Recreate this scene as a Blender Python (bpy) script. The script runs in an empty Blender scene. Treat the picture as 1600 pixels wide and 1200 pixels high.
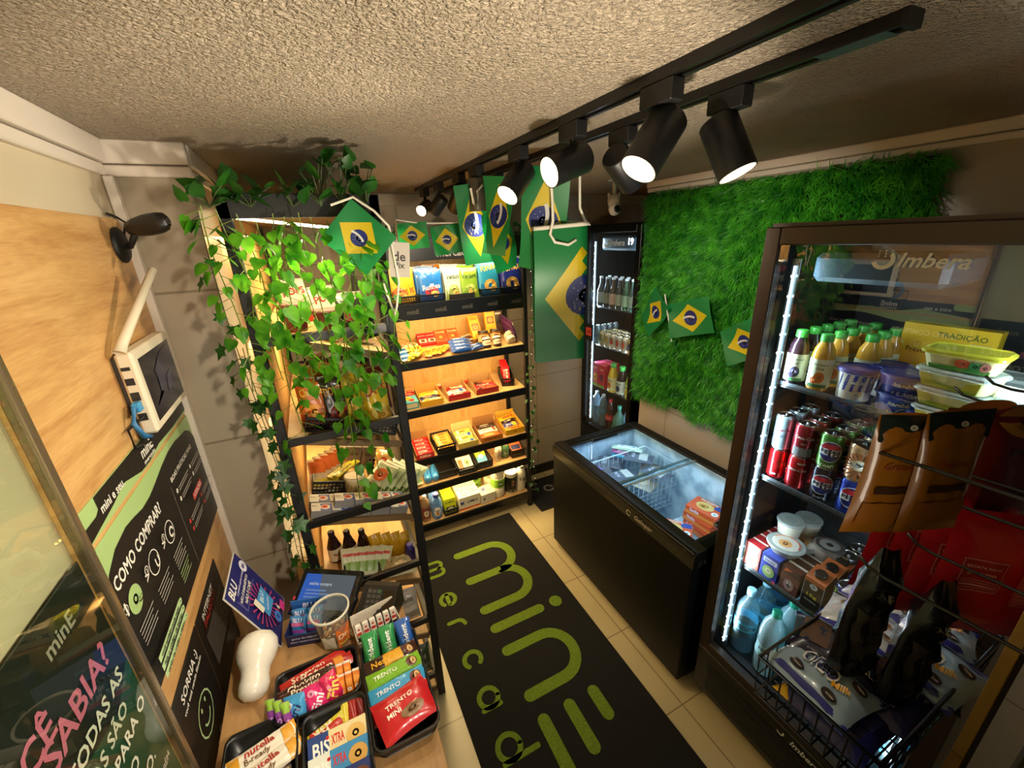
import bpy, math, random
from mathutils import Matrix, Vector
import numpy as np
random.seed(7)
SC = bpy.context.scene
COL = SC.collection
PI = math.pi
T = Matrix.Translation
def RX(d): return Matrix.Rotation(math.radians(d), 4, 'X')
def RY(d): return Matrix.Rotation(math.radians(d), 4, 'Y')
def RZ(d): return Matrix.Rotation(math.radians(d), 4, 'Z')

# ------------------------------------------------------------------ camera, world, light, exposure
def make_camera():
    ya, pi_, ro = math.radians(25.312), math.radians(19.941), math.radians(-2.2815)
    f = Vector((math.sin(ya)*math.cos(pi_), math.cos(ya)*math.cos(pi_), -math.sin(pi_)))
    r0 = Vector((math.cos(ya), -math.sin(ya), 0)); u0 = r0.cross(f)
    r = r0*math.cos(ro) + u0*math.sin(ro); u = -r0*math.sin(ro) + u0*math.cos(ro)
    m = Matrix(((r.x, u.x, -f.x, 0), (r.y, u.y, -f.y, 0), (r.z, u.z, -f.z, 2.02), (0, 0, 0, 1)))
    cd = bpy.data.cameras.new('camera'); cd.sensor_width = 36; cd.lens = 36*637.67/1600
    cd.clip_start = 0.02
    c = bpy.data.objects.new('camera', cd); c.matrix_world = m; COL.objects.link(c)
    SC.camera = c
make_camera()
SC.view_settings.view_transform = 'Standard'
SC.view_settings.look = 'None'
SC.view_settings.gamma = 1
SC.view_settings.use_curve_mapping = False
SC.view_settings.exposure = 0.2
SC.cycles.max_bounces = 8; SC.cycles.transparent_max_bounces = 12; SC.cycles.caustics_reflective = False; SC.cycles.caustics_refractive = False
w = bpy.data.worlds.new('world'); SC.world = w; w.use_nodes = True
w.node_tree.nodes['Background'].inputs[0].default_value = (0.9, 0.85, 0.75, 1)
w.node_tree.nodes['Background'].inputs[1].default_value = 0.10
WARM = (1.0, 0.80, 0.50); COOL = (0.62, 0.85, 1.0); NEUT = (1.0, 0.87, 0.68)
def lamp(kind, name, loc, energy, color=WARM, target=None, size=.1, size_y=None, spot=80, blend=.6, parent=None):
    ld = bpy.data.lights.new(name, kind); ld.energy = energy; ld.color = color
    if kind == 'AREA':
        ld.shape = 'RECTANGLE'; ld.size = size; ld.size_y = size_y or size
    elif kind == 'SPOT':
        ld.spot_size = math.radians(spot); ld.spot_blend = blend; ld.shadow_soft_size = size
    else:
        ld.shadow_soft_size = size
    o = bpy.data.objects.new(name, ld); COL.objects.link(o)
    m = T(Vector(loc))
    if target is not None:
        d = (Vector(target) - Vector(loc)).normalized()
        m = m @ d.to_track_quat('-Z', 'Y').to_matrix().to_4x4()
    o.matrix_world = m
    return o
# unseen fill lamps added to brighten the ceiling, and the lobby lamp
lamp('AREA', 'ceiling_fill_rear', (0.15, -0.9, 1.2), 12, NEUT, (0.4, .9, 2.3), .8, .5)  # unseen area fill, added behind the camera to lift the ceiling
lamp('SPOT', 'lobby_spot', (0.45, -0.15, 2.15), 62, NEUT, (-.43, .65, 1.6), .05, spot=80, blend=.7)
lamp('SPOT', 'ceiling_fill_mid', (0.42, 0.45, 1.62), 34, NEUT, (0.40, 1.02, 2.29), .04, spot=92, blend=.35)  # added uplight with no fixture, makes the bright patch on the ceiling
lamp('SPOT', 'ceiling_fill_side', (0.95, -0.45, 1.5), 26, (1, .93, .82), (1.42, .55, 2.29), .05, spot=62, blend=.5)  # unseen spot added to brighten the right side of the ceiling

# ------------------------------------------------------------------ materials
def lin(c):
    c = c/255
    return c/12.92 if c <= .04045 else ((c+.055)/1.055)**2.4
def rgb(h):
    h = h.lstrip('#'); return tuple(lin(int(h[i:i+2], 16)) for i in (0, 2, 4)) + (1,)
_M = {}
def C(h, rough=.5, metal=0, coat=0, spec=.5):
    k = (h, rough, metal, coat, spec)
    if k in _M: return _M[k]
    m = bpy.data.materials.new('surface_%s_%d' % (h, len(_M))); m.use_nodes = True
    nt = m.node_tree; p = nt.nodes['Principled BSDF']
    p.inputs['Base Color'].default_value = rgb(h); p.inputs['Roughness'].default_value = rough
    p.inputs['Metallic'].default_value = metal; p.inputs['Coat Weight'].default_value = coat
    p.inputs['Specular IOR Level'].default_value = spec
    n = nt.nodes.new('ShaderNodeTexNoise'); n.inputs['Scale'].default_value = 60
    mr = nt.nodes.new('ShaderNodeMapRange'); mr.inputs['To Min'].default_value = max(0, rough-.06); mr.inputs['To Max'].default_value = min(1, rough+.06)
    tc = nt.nodes.new('ShaderNodeTexCoord')
    nt.links.new(tc.outputs['Object'], n.inputs['Vector']); nt.links.new(n.outputs['Fac'], mr.inputs['Value']); nt.links.new(mr.outputs['Result'], p.inputs['Roughness'])
    _M[k] = m; return m
def foil(h, rough=.3): return C(h, rough, 0, .5)
def EM(h, s):
    k = ('em', h, s)
    if k in _M: return _M[k]
    m = bpy.data.materials.new('glow_%s' % h); m.use_nodes = True
    p = m.node_tree.nodes['Principled BSDF']; p.inputs['Base Color'].default_value = rgb(h)
    p.inputs['Emission Color'].default_value = rgb(h); p.inputs['Emission Strength'].default_value = s
    _M[k] = m; return m
def newmat(name):
    m = bpy.data.materials.new(name); m.use_nodes = True
    return m, m.node_tree, m.node_tree.nodes['Principled BSDF']
def GLASS(name='thin_glass', tint='eef6f6', ior=1.45, rough=0.0, dens=0.0, refl=1.0):
    k = (name, tint, ior, rough, dens, refl)
    if k in _M: return _M[k]
    m = bpy.data.materials.new(name); m.use_nodes = True; nt = m.node_tree; nt.nodes.clear()
    o = nt.nodes.new('ShaderNodeOutputMaterial'); mx = nt.nodes.new('ShaderNodeMixShader')
    tr = nt.nodes.new('ShaderNodeBsdfTransparent'); tr.inputs[0].default_value = rgb(tint)
    gl = nt.nodes.new('ShaderNodeBsdfGlossy'); gl.inputs['Roughness'].default_value = rough
    fr = nt.nodes.new('ShaderNodeFresnel'); fr.inputs[0].default_value = ior
    ge = nt.nodes.new('ShaderNodeNewGeometry'); iv = nt.nodes.new('ShaderNodeMath'); iv.operation = 'SUBTRACT'; iv.inputs[0].default_value = 1; mu = nt.nodes.new('ShaderNodeMath'); mu.operation = 'MULTIPLY'
    nt.links.new(ge.outputs['Backfacing'], iv.inputs[1]); nt.links.new(iv.outputs[0], mu.inputs[0]); nt.links.new(fr.outputs[0], mu.inputs[1])
    nt.links.new(mu.outputs[0], mx.inputs[0]); nt.links.new(gl.outputs[0], mx.inputs[2])
    if dens > 0:
        df = nt.nodes.new('ShaderNodeBsdfPrincipled'); df.inputs['Base Color'].default_value = rgb(tint); df.inputs['Roughness'].default_value = .2
        m2 = nt.nodes.new('ShaderNodeMixShader'); m2.inputs[0].default_value = dens
        nt.links.new(tr.outputs[0], m2.inputs[1]); nt.links.new(df.outputs[0], m2.inputs[2]); nt.links.new(m2.outputs[0], mx.inputs[1])
    else: nt.links.new(tr.outputs[0], mx.inputs[1])
    nt.links.new(mx.outputs[0], o.inputs[0]); _M[k] = m; return m
def mat_wood(name, c1, c2, scale=(1, 1, 1), rough=.4):
    m, nt, p = newmat(name); L = nt.links
    tc = nt.nodes.new('ShaderNodeTexCoord'); mp = nt.nodes.new('ShaderNodeMapping'); mp.inputs['Scale'].default_value = scale
    n = nt.nodes.new('ShaderNodeTexNoise'); n.inputs['Scale'].default_value = 2.2; n.inputs['Detail'].default_value = 9; n.inputs['Roughness'].default_value = .62; n.inputs['Distortion'].default_value = .8
    n2 = nt.nodes.new('ShaderNodeTexNoise'); n2.inputs['Scale'].default_value = 14; n2.inputs['Detail'].default_value = 4
    mx = nt.nodes.new('ShaderNodeMath'); mx.operation = 'MULTIPLY_ADD'; mx.inputs[1].default_value = .35
    cr = nt.nodes.new('ShaderNodeValToRGB'); cr.color_ramp.elements[0].position = .42; cr.color_ramp.elements[1].position = .82
    cr.color_ramp.elements[0].color = rgb(c1); cr.color_ramp.elements[1].color = rgb(c2)
    L.new(tc.outputs['Object'], mp.inputs[0]); L.new(mp.outputs[0], n.inputs['Vector']); L.new(mp.outputs[0], n2.inputs['Vector'])
    L.new(n2.outputs[0], mx.inputs[0]); L.new(n.outputs[0], mx.inputs[2]); L.new(mx.outputs[0], cr.inputs[0]); L.new(cr.outputs[0], p.inputs['Base Color'])
    p.inputs['Roughness'].default_value = rough; return m
def mat_ceiling():
    m, nt, p = newmat('popcorn_plaster'); L = nt.links
    tc = nt.nodes.new('ShaderNodeTexCoord')
    n = nt.nodes.new('ShaderNodeTexNoise'); n.inputs['Scale'].default_value = 105; n.inputs['Detail'].default_value = 2; n.inputs['Roughness'].default_value = .5; n.inputs['Distortion'].default_value = 1.6
    v = nt.nodes.new('ShaderNodeTexVoronoi'); v.inputs['Scale'].default_value = 130
    ad = nt.nodes.new('ShaderNodeMath'); ad.operation = 'SUBTRACT'
    b = nt.nodes.new('ShaderNodeBump'); b.inputs['Strength'].default_value = 1.0; b.inputs['Distance'].default_value = .03
    for t in (n, v): L.new(tc.outputs['Object'], t.inputs['Vector'])
    L.new(n.outputs[0], ad.inputs[0]); mu = nt.nodes.new('ShaderNodeMath'); mu.operation = 'MULTIPLY'; mu.inputs[1].default_value = .35
    L.new(v.outputs['Distance'], mu.inputs[0]); L.new(mu.outputs[0], ad.inputs[1]); L.new(ad.outputs[0], b.inputs['Height']); L.new(b.outputs[0], p.inputs['Normal'])
    p.inputs['Base Color'].default_value = rgb('bfae97'); p.inputs['Roughness'].default_value = .8; return m
def mat_tile(name, c, mortar, sx, sy, off, axis, rough=.3, msize=.004):
    m, nt, p = newmat(name); L = nt.links
    tc = nt.nodes.new('ShaderNodeTexCoord'); sp = nt.nodes.new('ShaderNodeSeparateXYZ'); cb = nt.nodes.new('ShaderNodeCombineXYZ')
    L.new(tc.outputs['Object'], sp.inputs[0]); L.new(sp.outputs[axis[0]], cb.inputs[0]); L.new(sp.outputs[axis[1]], cb.inputs[1])
    mp = nt.nodes.new('ShaderNodeMapping'); mp.inputs['Location'].default_value = (off[0], off[1], 0)
    br = nt.nodes.new('ShaderNodeTexBrick'); br.offset = 0; br.inputs['Scale'].default_value = 1
    br.inputs['Brick Width'].default_value = sx; br.inputs['Row Height'].default_value = sy; br.inputs['Mortar Size'].default_value = msize
    br.inputs['Mortar Smooth'].default_value = .2
    n = nt.nodes.new('ShaderNodeTexNoise'); n.inputs['Scale'].default_value = 3.5; n.inputs['Detail'].default_value = 5
    h = rgb(c); br.inputs['Color1'].default_value = h; br.inputs['Color2'].default_value = tuple(x*.96 for x in h[:3])+(1,); br.inputs['Mortar'].default_value = rgb(mortar)
    mxc = nt.nodes.new('ShaderNodeMixRGB'); mxc.blend_type = 'MULTIPLY'; mxc.inputs[0].default_value = .25
    L.new(cb.outputs[0], mp.inputs[0]); L.new(mp.outputs[0], br.inputs['Vector']); L.new(tc.outputs['Object'], n.inputs['Vector'])
    L.new(br.outputs['Color'], mxc.inputs[1]); L.new(n.outputs['Fac'], mxc.inputs[2]); L.new(mxc.outputs[0], p.inputs['Base Color'])
    p.inputs['Roughness'].default_value = rough; return m
def mat_noise(name, c1, c2, scale, rough=.9, bump=0, dist=.005):
    m, nt, p = newmat(name); L = nt.links
    tc = nt.nodes.new('ShaderNodeTexCoord'); n = nt.nodes.new('ShaderNodeTexNoise'); n.inputs['Scale'].default_value = scale; n.inputs['Detail'].default_value = 4
    cr = nt.nodes.new('ShaderNodeValToRGB'); cr.color_ramp.elements[0].position = .35; cr.color_ramp.elements[1].position = .65
    cr.color_ramp.elements[0].color = rgb(c1); cr.color_ramp.elements[1].color = rgb(c2)
    L.new(tc.outputs['Object'], n.inputs['Vector']); L.new(n.outputs['Fac'], cr.inputs[0]); L.new(cr.outputs[0], p.inputs['Base Color'])
    if bump:
        b = nt.nodes.new('ShaderNodeBump'); b.inputs['Strength'].default_value = bump; b.inputs['Distance'].default_value = dist
        L.new(n.outputs['Fac'], b.inputs['Height']); L.new(b.outputs[0], p.inputs['Normal'])
    p.inputs['Roughness'].default_value = rough; return m
def mat_leaf(name, c1, c2, trans=.45):
    m = bpy.data.materials.new(name); m.use_nodes = True; nt = m.node_tree; p = nt.nodes['Principled BSDF']; L = nt.links
    tc = nt.nodes.new('ShaderNodeTexCoord'); n = nt.nodes.new('ShaderNodeTexNoise'); n.inputs['Scale'].default_value = 18
    cr = nt.nodes.new('ShaderNodeValToRGB'); cr.color_ramp.elements[0].position = .35; cr.color_ramp.elements[1].position = .7
    cr.color_ramp.elements[0].color = rgb(c1); cr.color_ramp.elements[1].color = rgb(c2)
    tl = nt.nodes.new('ShaderNodeBsdfTranslucent'); mx = nt.nodes.new('ShaderNodeMixShader'); mx.inputs[0].default_value = trans
    L.new(tc.outputs['Object'], n.inputs['Vector']); L.new(n.outputs['Fac'], cr.inputs[0]); L.new(cr.outputs[0], p.inputs['Base Color']); L.new(cr.outputs[0], tl.inputs[0])
    p.inputs['Roughness'].default_value = .4
    L.new(p.outputs[0], mx.inputs[1]); L.new(tl.outputs[0], mx.inputs[2]); L.new(mx.outputs[0], nt.nodes['Material Output'].inputs[0]); return m

BLK = C('0b0a09', .38); BLKM = C('0d0c0b', .55); PLA = C('101010', .42); WHT = C('e8e4da', .5)
SHELFWOOD = mat_wood('shelf_wood', 'b98a52', 'd9b47c', (2, 9, 9)); SHELFWOODY = mat_wood('shelf_wood_long', 'b98a52', 'd9b47c', (9, 2, 9))
PANELWOOD = mat_wood('panel_wood', 'b07c44', 'd6aa6c', (1, 1.6, 15)); COUNTERWOOD = mat_wood('counter_wood', '9c7448', 'b98e5c', (8, 1.5, 8))
CARD = C('a8814f', .8); CARDW = C('c9b88f', .7)

# ------------------------------------------------------------------ mesh builder
_TX = {}
def text_geo(s, bold=.02, shear=0.0):
    k = (s, bold, shear)
    if k not in _TX:
        cu = bpy.data.curves.new('t', 'FONT'); cu.body = s; cu.size = 1; cu.offset = bold; cu.shear = shear; cu.resolution_u = 2
        cu.align_x = 'CENTER'; cu.align_y = 'CENTER'
        o = bpy.data.objects.new('t', cu); COL.objects.link(o); bpy.context.view_layer.update()
        me = bpy.data.meshes.new_from_object(o.evaluated_get(bpy.context.evaluated_depsgraph_get()))
        vs = [(v.co.x, v.co.y) for v in me.vertices]; fs = [tuple(p.vertices) for p in me.polygons]
        bpy.data.objects.remove(o); bpy.data.meshes.remove(me); bpy.data.curves.remove(cu)
        if vs:
            xs = [v[0] for v in vs]; ys = [v[1] for v in vs]; cx, cy = (max(xs)+min(xs))/2, (max(ys)+min(ys))/2
            vs = [(x-cx, y-cy) for x, y in vs]; _TX[k] = (vs, fs, max(xs)-min(xs), max(ys)-min(ys))
        else: _TX[k] = ([], [], 1, 1)
    return _TX[k]
class MB:
    def __init__(s): s.v = []; s.f = []; s.mi = []; s.sm = []; s.mats = []; s.M = Matrix.Identity(4)
    def add(s, vs, fs, mat, smooth=False):
        if mat not in s.mats: s.mats.append(mat)
        k = s.mats.index(mat); b = len(s.v); M = s.M
        s.v.extend([tuple(M @ Vector(p)) for p in vs])
        for f in fs: s.f.append(tuple(b+i for i in f)); s.mi.append(k); s.sm.append(smooth)
        return s
    def box(s, x0, x1, y0, y1, z0, z1, mat, c=0):
        if c <= 0:
            vs = [(x, y, z) for z in (z0, z1) for y in (y0, y1) for x in (x0, x1)]
            return s.add(vs, [(0, 2, 3, 1), (4, 5, 7, 6), (0, 1, 5, 4), (2, 6, 7, 3), (0, 4, 6, 2), (1, 3, 7, 5)], mat)
        vs = []; idx = {}
        for i, x in enumerate((x0, x1)):
            for j, y in enumerate((y0, y1)):
                for k, z in enumerate((z0, z1)):
                    xi = x+(c if i == 0 else -c); yi = y+(c if j == 0 else -c); zi = z+(c if k == 0 else -c)
                    idx[i, j, k] = len(vs); vs += [(x, yi, zi), (xi, y, zi), (xi, yi, z)]
        fs = []
        q = idx
        fs.append([q[0, 0, 0], q[0, 0, 1], q[0, 1, 1], q[0, 1, 0]]); fs.append([q[1, 0, 0], q[1, 1, 0], q[1, 1, 1], q[1, 0, 1]])
        fs.append([q[0, 0, 0]+1, q[1, 0, 0]+1, q[1, 0, 1]+1, q[0, 0, 1]+1]); fs.append([q[0, 1, 0]+1, q[0, 1, 1]+1, q[1, 1, 1]+1, q[1, 1, 0]+1])
        fs.append([q[0, 0, 0]+2, q[0, 1, 0]+2, q[1, 1, 0]+2, q[1, 0, 0]+2]); fs.append([q[0, 0, 1]+2, q[1, 0, 1]+2, q[1, 1, 1]+2, q[0, 1, 1]+2])
        for a in (0, 1):
            for b in (0, 1):
                fs.append([q[a, b, 0], q[a, b, 1], q[a, b, 1]+1, q[a, b, 0]+1])
                fs.append([q[a, 0, b], q[a, 1, b], q[a, 1, b]+2, q[a, 0, b]+2])
                fs.append([q[0, a, b]+1, q[1, a, b]+1, q[1, a, b]+2, q[0, a, b]+2])
                for k in (0, 1): fs.append([q[a, b, k], q[a, b, k]+1, q[a, b, k]+2])
        return s.add(vs, fs, mat)
    def tube(s, pts, r, mat, n=6, cap=True):
        pts = [Vector(p) for p in pts]; vs = []; fs = []
        rr = r if isinstance(r, (list, tuple)) else [r]*len(pts)
        up = Vector((0, 0, 1))
        for i, p in enumerate(pts):
            d = (pts[min(i+1, len(pts)-1)] - pts[max(i-1, 0)]).normalized()
            a = d.cross(up if abs(d.z) < .95 else Vector((1, 0, 0))).normalized(); b = d.cross(a)
            for k in range(n):
                t = 2*PI*k/n; vs.append(tuple(p + (a*math.cos(t)+b*math.sin(t))*rr[i]))
        for i in range(len(pts)-1):
            for k in range(n): fs.append((i*n+k, i*n+(k+1) % n, (i+1)*n+(k+1) % n, (i+1)*n+k))
        if cap: fs.append(tuple(range(n))); fs.append(tuple((len(pts)-1)*n+k for k in range(n)))
        return s.add(vs, fs, mat, n > 5)
    def lathe(s, prof, mat, n=20, capb=True, capt=True, ell=1.0):
        vs = []; fs = []
        for r, z in prof:
            for k in range(n): t = 2*PI*k/n; vs.append((r*math.cos(t), r*ell*math.sin(t), z))
        for i in range(len(prof)-1):
            for k in range(n): fs.append((i*n+k, i*n+(k+1) % n, (i+1)*n+(k+1) % n, (i+1)*n+k))
        s.add(vs, fs, mat, True)
        if capb: s.add(vs[:n], [tuple(range(n))], mat)
        if capt: s.add(vs[-n:], [tuple(range(n))], mat)
        return s
    def sheet(s, fn, us, vs_, mat, o=0, smooth=True):
        nu, nv = len(us), len(vs_)
        vs = [fn(u, v, o) for v in vs_ for u in us]
        fs = [(j*nu+i, j*nu+i+1, (j+1)*nu+i+1, (j+1)*nu+i) for j in range(nv-1) for i in range(nu-1)]
        return s.add(vs, fs, mat, smooth)
    def deco(s, fn, W, H, items, base=.0006, step=.0003, rough=.45):
        for k, it in enumerate(items):
            o = base+step*k; t = it[0]
            if t == 't':
                _, st, cu, cv, wf, c = it[:6]; rot = math.radians(it[6]) if len(it) > 6 else 0; hf = it[7] if len(it) > 7 else None; sh = it[8] if len(it) > 8 else 0
                vs, fs, tw, th = text_geo(st, .02, sh)
                sx = wf*W/tw if rot == 0 or abs(math.sin(rot)) < .7 else wf*H/tw
                sy = sx if not hf else (hf*H/th if abs(math.sin(rot)) < .7 else hf*W/th)
                cr, sr = math.cos(rot), math.sin(rot)
                P = [fn((cu-.5)*W + x*sx*cr - y*sy*sr, cv*H + x*sx*sr + y*sy*cr, o) for x, y in vs]
                s.add(P, fs, C(c, rough)); continue
            c = it[-1]; m = C(c, rough) if isinstance(c, str) else c
            if t == 'r':
                _, u0, v0, u1, v1 = it[:5]
                s.sheet(fn, [(u0+(u1-u0)*i/5-.5)*W for i in range(6)], [(v0+(v1-v0)*i/5)*H for i in range(6)], m, o)
            elif t == 'e':
                _, cu, cv, ru, rv = it[:5]; N = 20
                vs = [fn((cu-.5)*W, cv*H, o)]; fs = []
                for q in (.35, .7, 1):
                    for i in range(N): a = 2*PI*i/N; vs.append(fn((cu-.5+ru*q*math.cos(a))*W, (cv+rv*q*math.sin(a))*H, o))
                fs += [(0, 1+i, 1+(i+1) % N) for i in range(N)]
                for q in (0, 1): fs += [(1+q*N+i, 1+q*N+(i+1) % N, 1+(q+1)*N+(i+1) % N, 1+(q+1)*N+i) for i in range(N)]
                s.add(vs, [f[::-1] for f in fs], m, True)
            elif t == 'd':
                _, cu, cv, ru, rv = it[:5]; n = 8; vs = []
                for j in range(n+1):
                    for i in range(n+1):
                        a, b = i/n-.5, j/n-.5; vs.append(fn((cu-.5+(a+b)*ru)*W, (cv+(b-a)*rv)*H, o))
                s.add(vs, [(j*(n+1)+i, j*(n+1)+i+1, (j+1)*(n+1)+i+1, (j+1)*(n+1)+i) for j in range(n) for i in range(n)], m, True)
            elif t == 'b':
                _, cu, cv, R0, R1, a0, a1 = it[:7]; N = 14; vs = []
                for i in range(N+1):
                    a = math.radians(a0+(a1-a0)*i/N)
                    for R in (R0, R1): vs.append(fn((cu-.5)*W+R*W*math.cos(a), cv*H+R*W*math.sin(a), o))
                s.add(vs, [(2*i, 2*i+1, 2*i+3, 2*i+2) for i in range(N)], m, True)
            elif t == 'p':
                pts = it[1]; cu = sum(p[0] for p in pts)/len(pts); cv = sum(p[1] for p in pts)/len(pts)
                vs = [fn((cu-.5)*W, cv*H, o)]+[fn((u-.5)*W, v*H, o) for u, v in pts]; n = len(pts)
                s.add(vs, [(0, 1+i, 1+(i+1) % n) for i in range(n)], m)
        return s
    def mesh(s, name):
        me = bpy.data.meshes.new(name); me.from_pydata(s.v, [], s.f)
        for m in s.mats: me.materials.append(m)
        me.polygons.foreach_set('material_index', s.mi); me.polygons.foreach_set('use_smooth', s.sm); me.update(); return me
def setp(o, label=None, cat=None, group=None, kind=None):
    if label: o['label'] = label
    if cat: o['category'] = cat
    if group: o['group'] = group
    if kind: o['kind'] = kind
    return o
def link(name, me, M=None, parent=None, label=None):
    o = bpy.data.objects.new(name, me); COL.objects.link(o)
    if parent is not None: o.parent = parent
    if M is not None:
        if parent is not None: o.matrix_basis = M
        else: o.matrix_world = M
    if label: o['label'] = label
    return o
def struct(name, mb, M=None): return setp(link(name, mb.mesh(name), M), kind='structure')
def root(name, label, cat, M=None, group=None):
    o = bpy.data.objects.new(name, None); COL.objects.link(o); o.empty_display_size = .05
    o.matrix_world = M or Matrix.Identity(4)
    return setp(o, label, cat, group)
# proto: (name, category, [(part name, mesh, matrix or None, label or None), ...])
def P(name, cat, *parts): return (name, cat, [(n, b.mesh(n) if isinstance(b, MB) else b, None) for n, b in parts])
def place(pr, M, label, group=None, s=1.0):
    name, cat, parts = pr
    if s != 1.0: M = M @ Matrix.Scale(s, 4)
    if len(parts) == 1: return setp(link(name, parts[0][1], M), label, cat, group)
    r = root(name, label, cat, M, group)
    for n, me, _ in parts: link(n, me, Matrix.Identity(4), r)
    return r
ORD = ['first', 'second', 'third', 'fourth', 'fifth', 'sixth', 'seventh', 'eighth', 'ninth', 'tenth', 'eleventh', 'twelfth', 'thirteenth', 'fourteenth', 'fifteenth']
def od(i, n, a='from the left', l='leftmost', r='rightmost'):
    return l if i == 0 else (r if i == n-1 else ORD[i]+' '+a)
def stk(i, n): return 'topmost' if i == n-1 else ('lowest' if i == 0 else ORD[i]+' from the bottom')

# ------------------------------------------------------------------ product shapes
def plane_fn(y=0): return lambda u, v, o: (u, y-o, v)
def bagfn(w, h, t, seed=0, crimp=.9, wr=1, tp=0):
    def f(u, v, o):
        U = 2*u/w; V = 2*v/h-1
        a = max(0, 1-U**4); b = max(0, 1-(abs(V)/crimp)**4)
        th = t/2*(a**.55)*(b**.55)
        th += wr*(.05*t*math.sin(9*U+4*V+seed)*a*b + .035*t*math.sin(17*V-6*U+seed*2)*a*b)
        x = u*(1-.07*(1-V*V))*(1-tp*max(0, V)**2)+(.03*w*math.sin(5*V+seed)*tp)
        return (x, -(th+o), v + .01*h*math.sin(3*U+seed)*(V > 0))
    return f
def bag(w, h, t, col, items=(), seed=0, rough=.3, name='snack_bag', cat='snack bag', back=None, wr=1, tp=0):
    b = MB(); f = bagfn(w, h, t, seed, .9, wr, tp); us = [(-.5+i/12)*w for i in range(13)]; vs = [i/14*h for i in range(15)]
    m = foil(col, rough)
    b.sheet(f, us, vs, m); g = lambda u, v, o: (lambda p: (p[0], -p[1], p[2]))(f(u, v, o)); b.sheet(g, us[::-1], vs, foil(back, rough) if back else m)
    b.deco(f, w, h, items, base=.0016, rough=.35)
    return P(name, cat, ('bag', b))
def boxp(w, d, h, col, front=(), top=(), side=(), name='carton', cat='box', c=.0015, rough=.5):
    b = MB(); b.box(-w/2, w/2, -d/2, d/2, 0, h, C(col, rough), c)
    b.deco(plane_fn(-d/2), w, h, front, base=.0003); b.deco(lambda u, v, o: (u, v-d/2, h+o), w, d, top, base=.0003)
    b.deco(lambda u, v, o: (-w/2-o, -u, v), d, h, side, base=.0003)
    return P(name, cat, ('carton', b))
def cylfn(R):
    return lambda u, v, o: ((R(v)+o)*math.sin(u/R(v)+PI/2), -(R(v)+o)*math.cos(u/R(v)+PI/2), v)
def can(r, h, col, items=(), top='b9bdc0', name='drink_can'):
    b = MB(); b.lathe([(r*.78, 0), (r*.92, h*.015), (r, h*.06), (r, h*.90), (r*.93, h*.95), (r*.86, h*.975)], C(col, .25, .55), 24, True, False)
    b.deco(cylfn(lambda v: r), 2*PI*r, h, items, base=.0004, rough=.3)
    l = MB(); l.lathe([(r*.86, h*.97), (r*.88, h), (r*.84, h), (r*.8, h*.975)], C(top, .25, 1), 24, False, True); l.tube([(0, -r*.1, h*.985), (0, -r*.5, h*.985)], r*.16, C('8c8f92', .3, 1), 8)
    return P(name, 'can', ('can_body', b), ('can_lid', l))
def bottle(prof, col, cap, label=None, items=(), capz=None, glass=False, name='bottle', cat='bottle', dens=.0, n=20):
    # prof: (r,z); cap: (r,z0,z1,color); label: (z0,z1,color)
    b = MB(); m = GLASS('bottle_wall', col, 1.4, .05, dens) if glass else C(col, .18, 0, .3); b.lathe(prof, m, n)
    parts = [('bottle_body', b)]
    c = MB(); c.lathe([(cap[0], cap[1]), (cap[0], cap[2]-.002), (cap[0]*.85, cap[2])], C(cap[3], .4), 16); parts.append(('cap', c))
    if label:
        z0, z1, lc = label[:3]
        def R(z):
            for (r0, a), (r1, b_) in zip(prof, prof[1:]):
                if a <= z <= b_ and b_ > a: return r0+(r1-r0)*(z-a)/(b_-a)
            return prof[1][0]
        l = MB(); zs = [z0+(z1-z0)*i/6 for i in range(7)]; l.lathe([(R(z)+.0008, z) for z in zs], C(lc, .5), n, False, False)
        l.deco(lambda u, v, o: cylfn(R)(u, z0+v, o), 2*PI*R((z0+z1)/2), z1-z0, items, base=.0018)
        parts.append(('label', l))
    return P(name, cat, *parts)
def tub(r0, r1, h, col, lid, items=(), lidtop=(), name='tub', glasslid=False, ell=1.0):
    b = MB(); b.lathe([(r0, 0), (r0+(r1-r0)*.9, h*.86)], C(col, .4), 28, ell=ell)
    R = lambda v: r0+(r1-r0)*min(1, v/h)
    b.deco(lambda u, v, o: ((R(v)+o)*math.sin(u/R(v)+PI/2), -(R(v)+o)*ell*math.cos(u/R(v)+PI/2), v), 2*PI*(r0+r1)/2, h*.86, items, base=.0008)
    l = MB(); lm = GLASS('clear_lid', 'dfe6e6', 1.5, .1, .35) if glasslid else C(lid, .35)
    l.lathe([(r1, h*.84), (r1*1.06, h*.86), (r1*1.06, h*.93), (r1*.95, h), (r1*.9, h*.97)], lm, 28, ell=ell)
    l.deco(lambda u, v, o: (u, v-r1*ell, h*.97+o), 2*r1, 2*r1*ell, lidtop, base=.001)
    return P(name, 'tub', ('tub_body', b), ('lid', l))
def perf_wall(b, x0, x1, z0, z1, mat, n, m, M, t=.0022, bar=.0035):
    s = b.M; b.M = s @ M
    for i in range(n+1):
        x = x0+(x1-x0)*i/n; b.box(x-bar/2, x+bar/2, -t/2, t/2, z0, z1, mat)
    for j in range(m+1):
        z = z0+(z1-z0)*j/m; b.box(x0, x1, -t/2, t/2, z-bar/2, z+bar/2, mat)
    b.M = s
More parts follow.
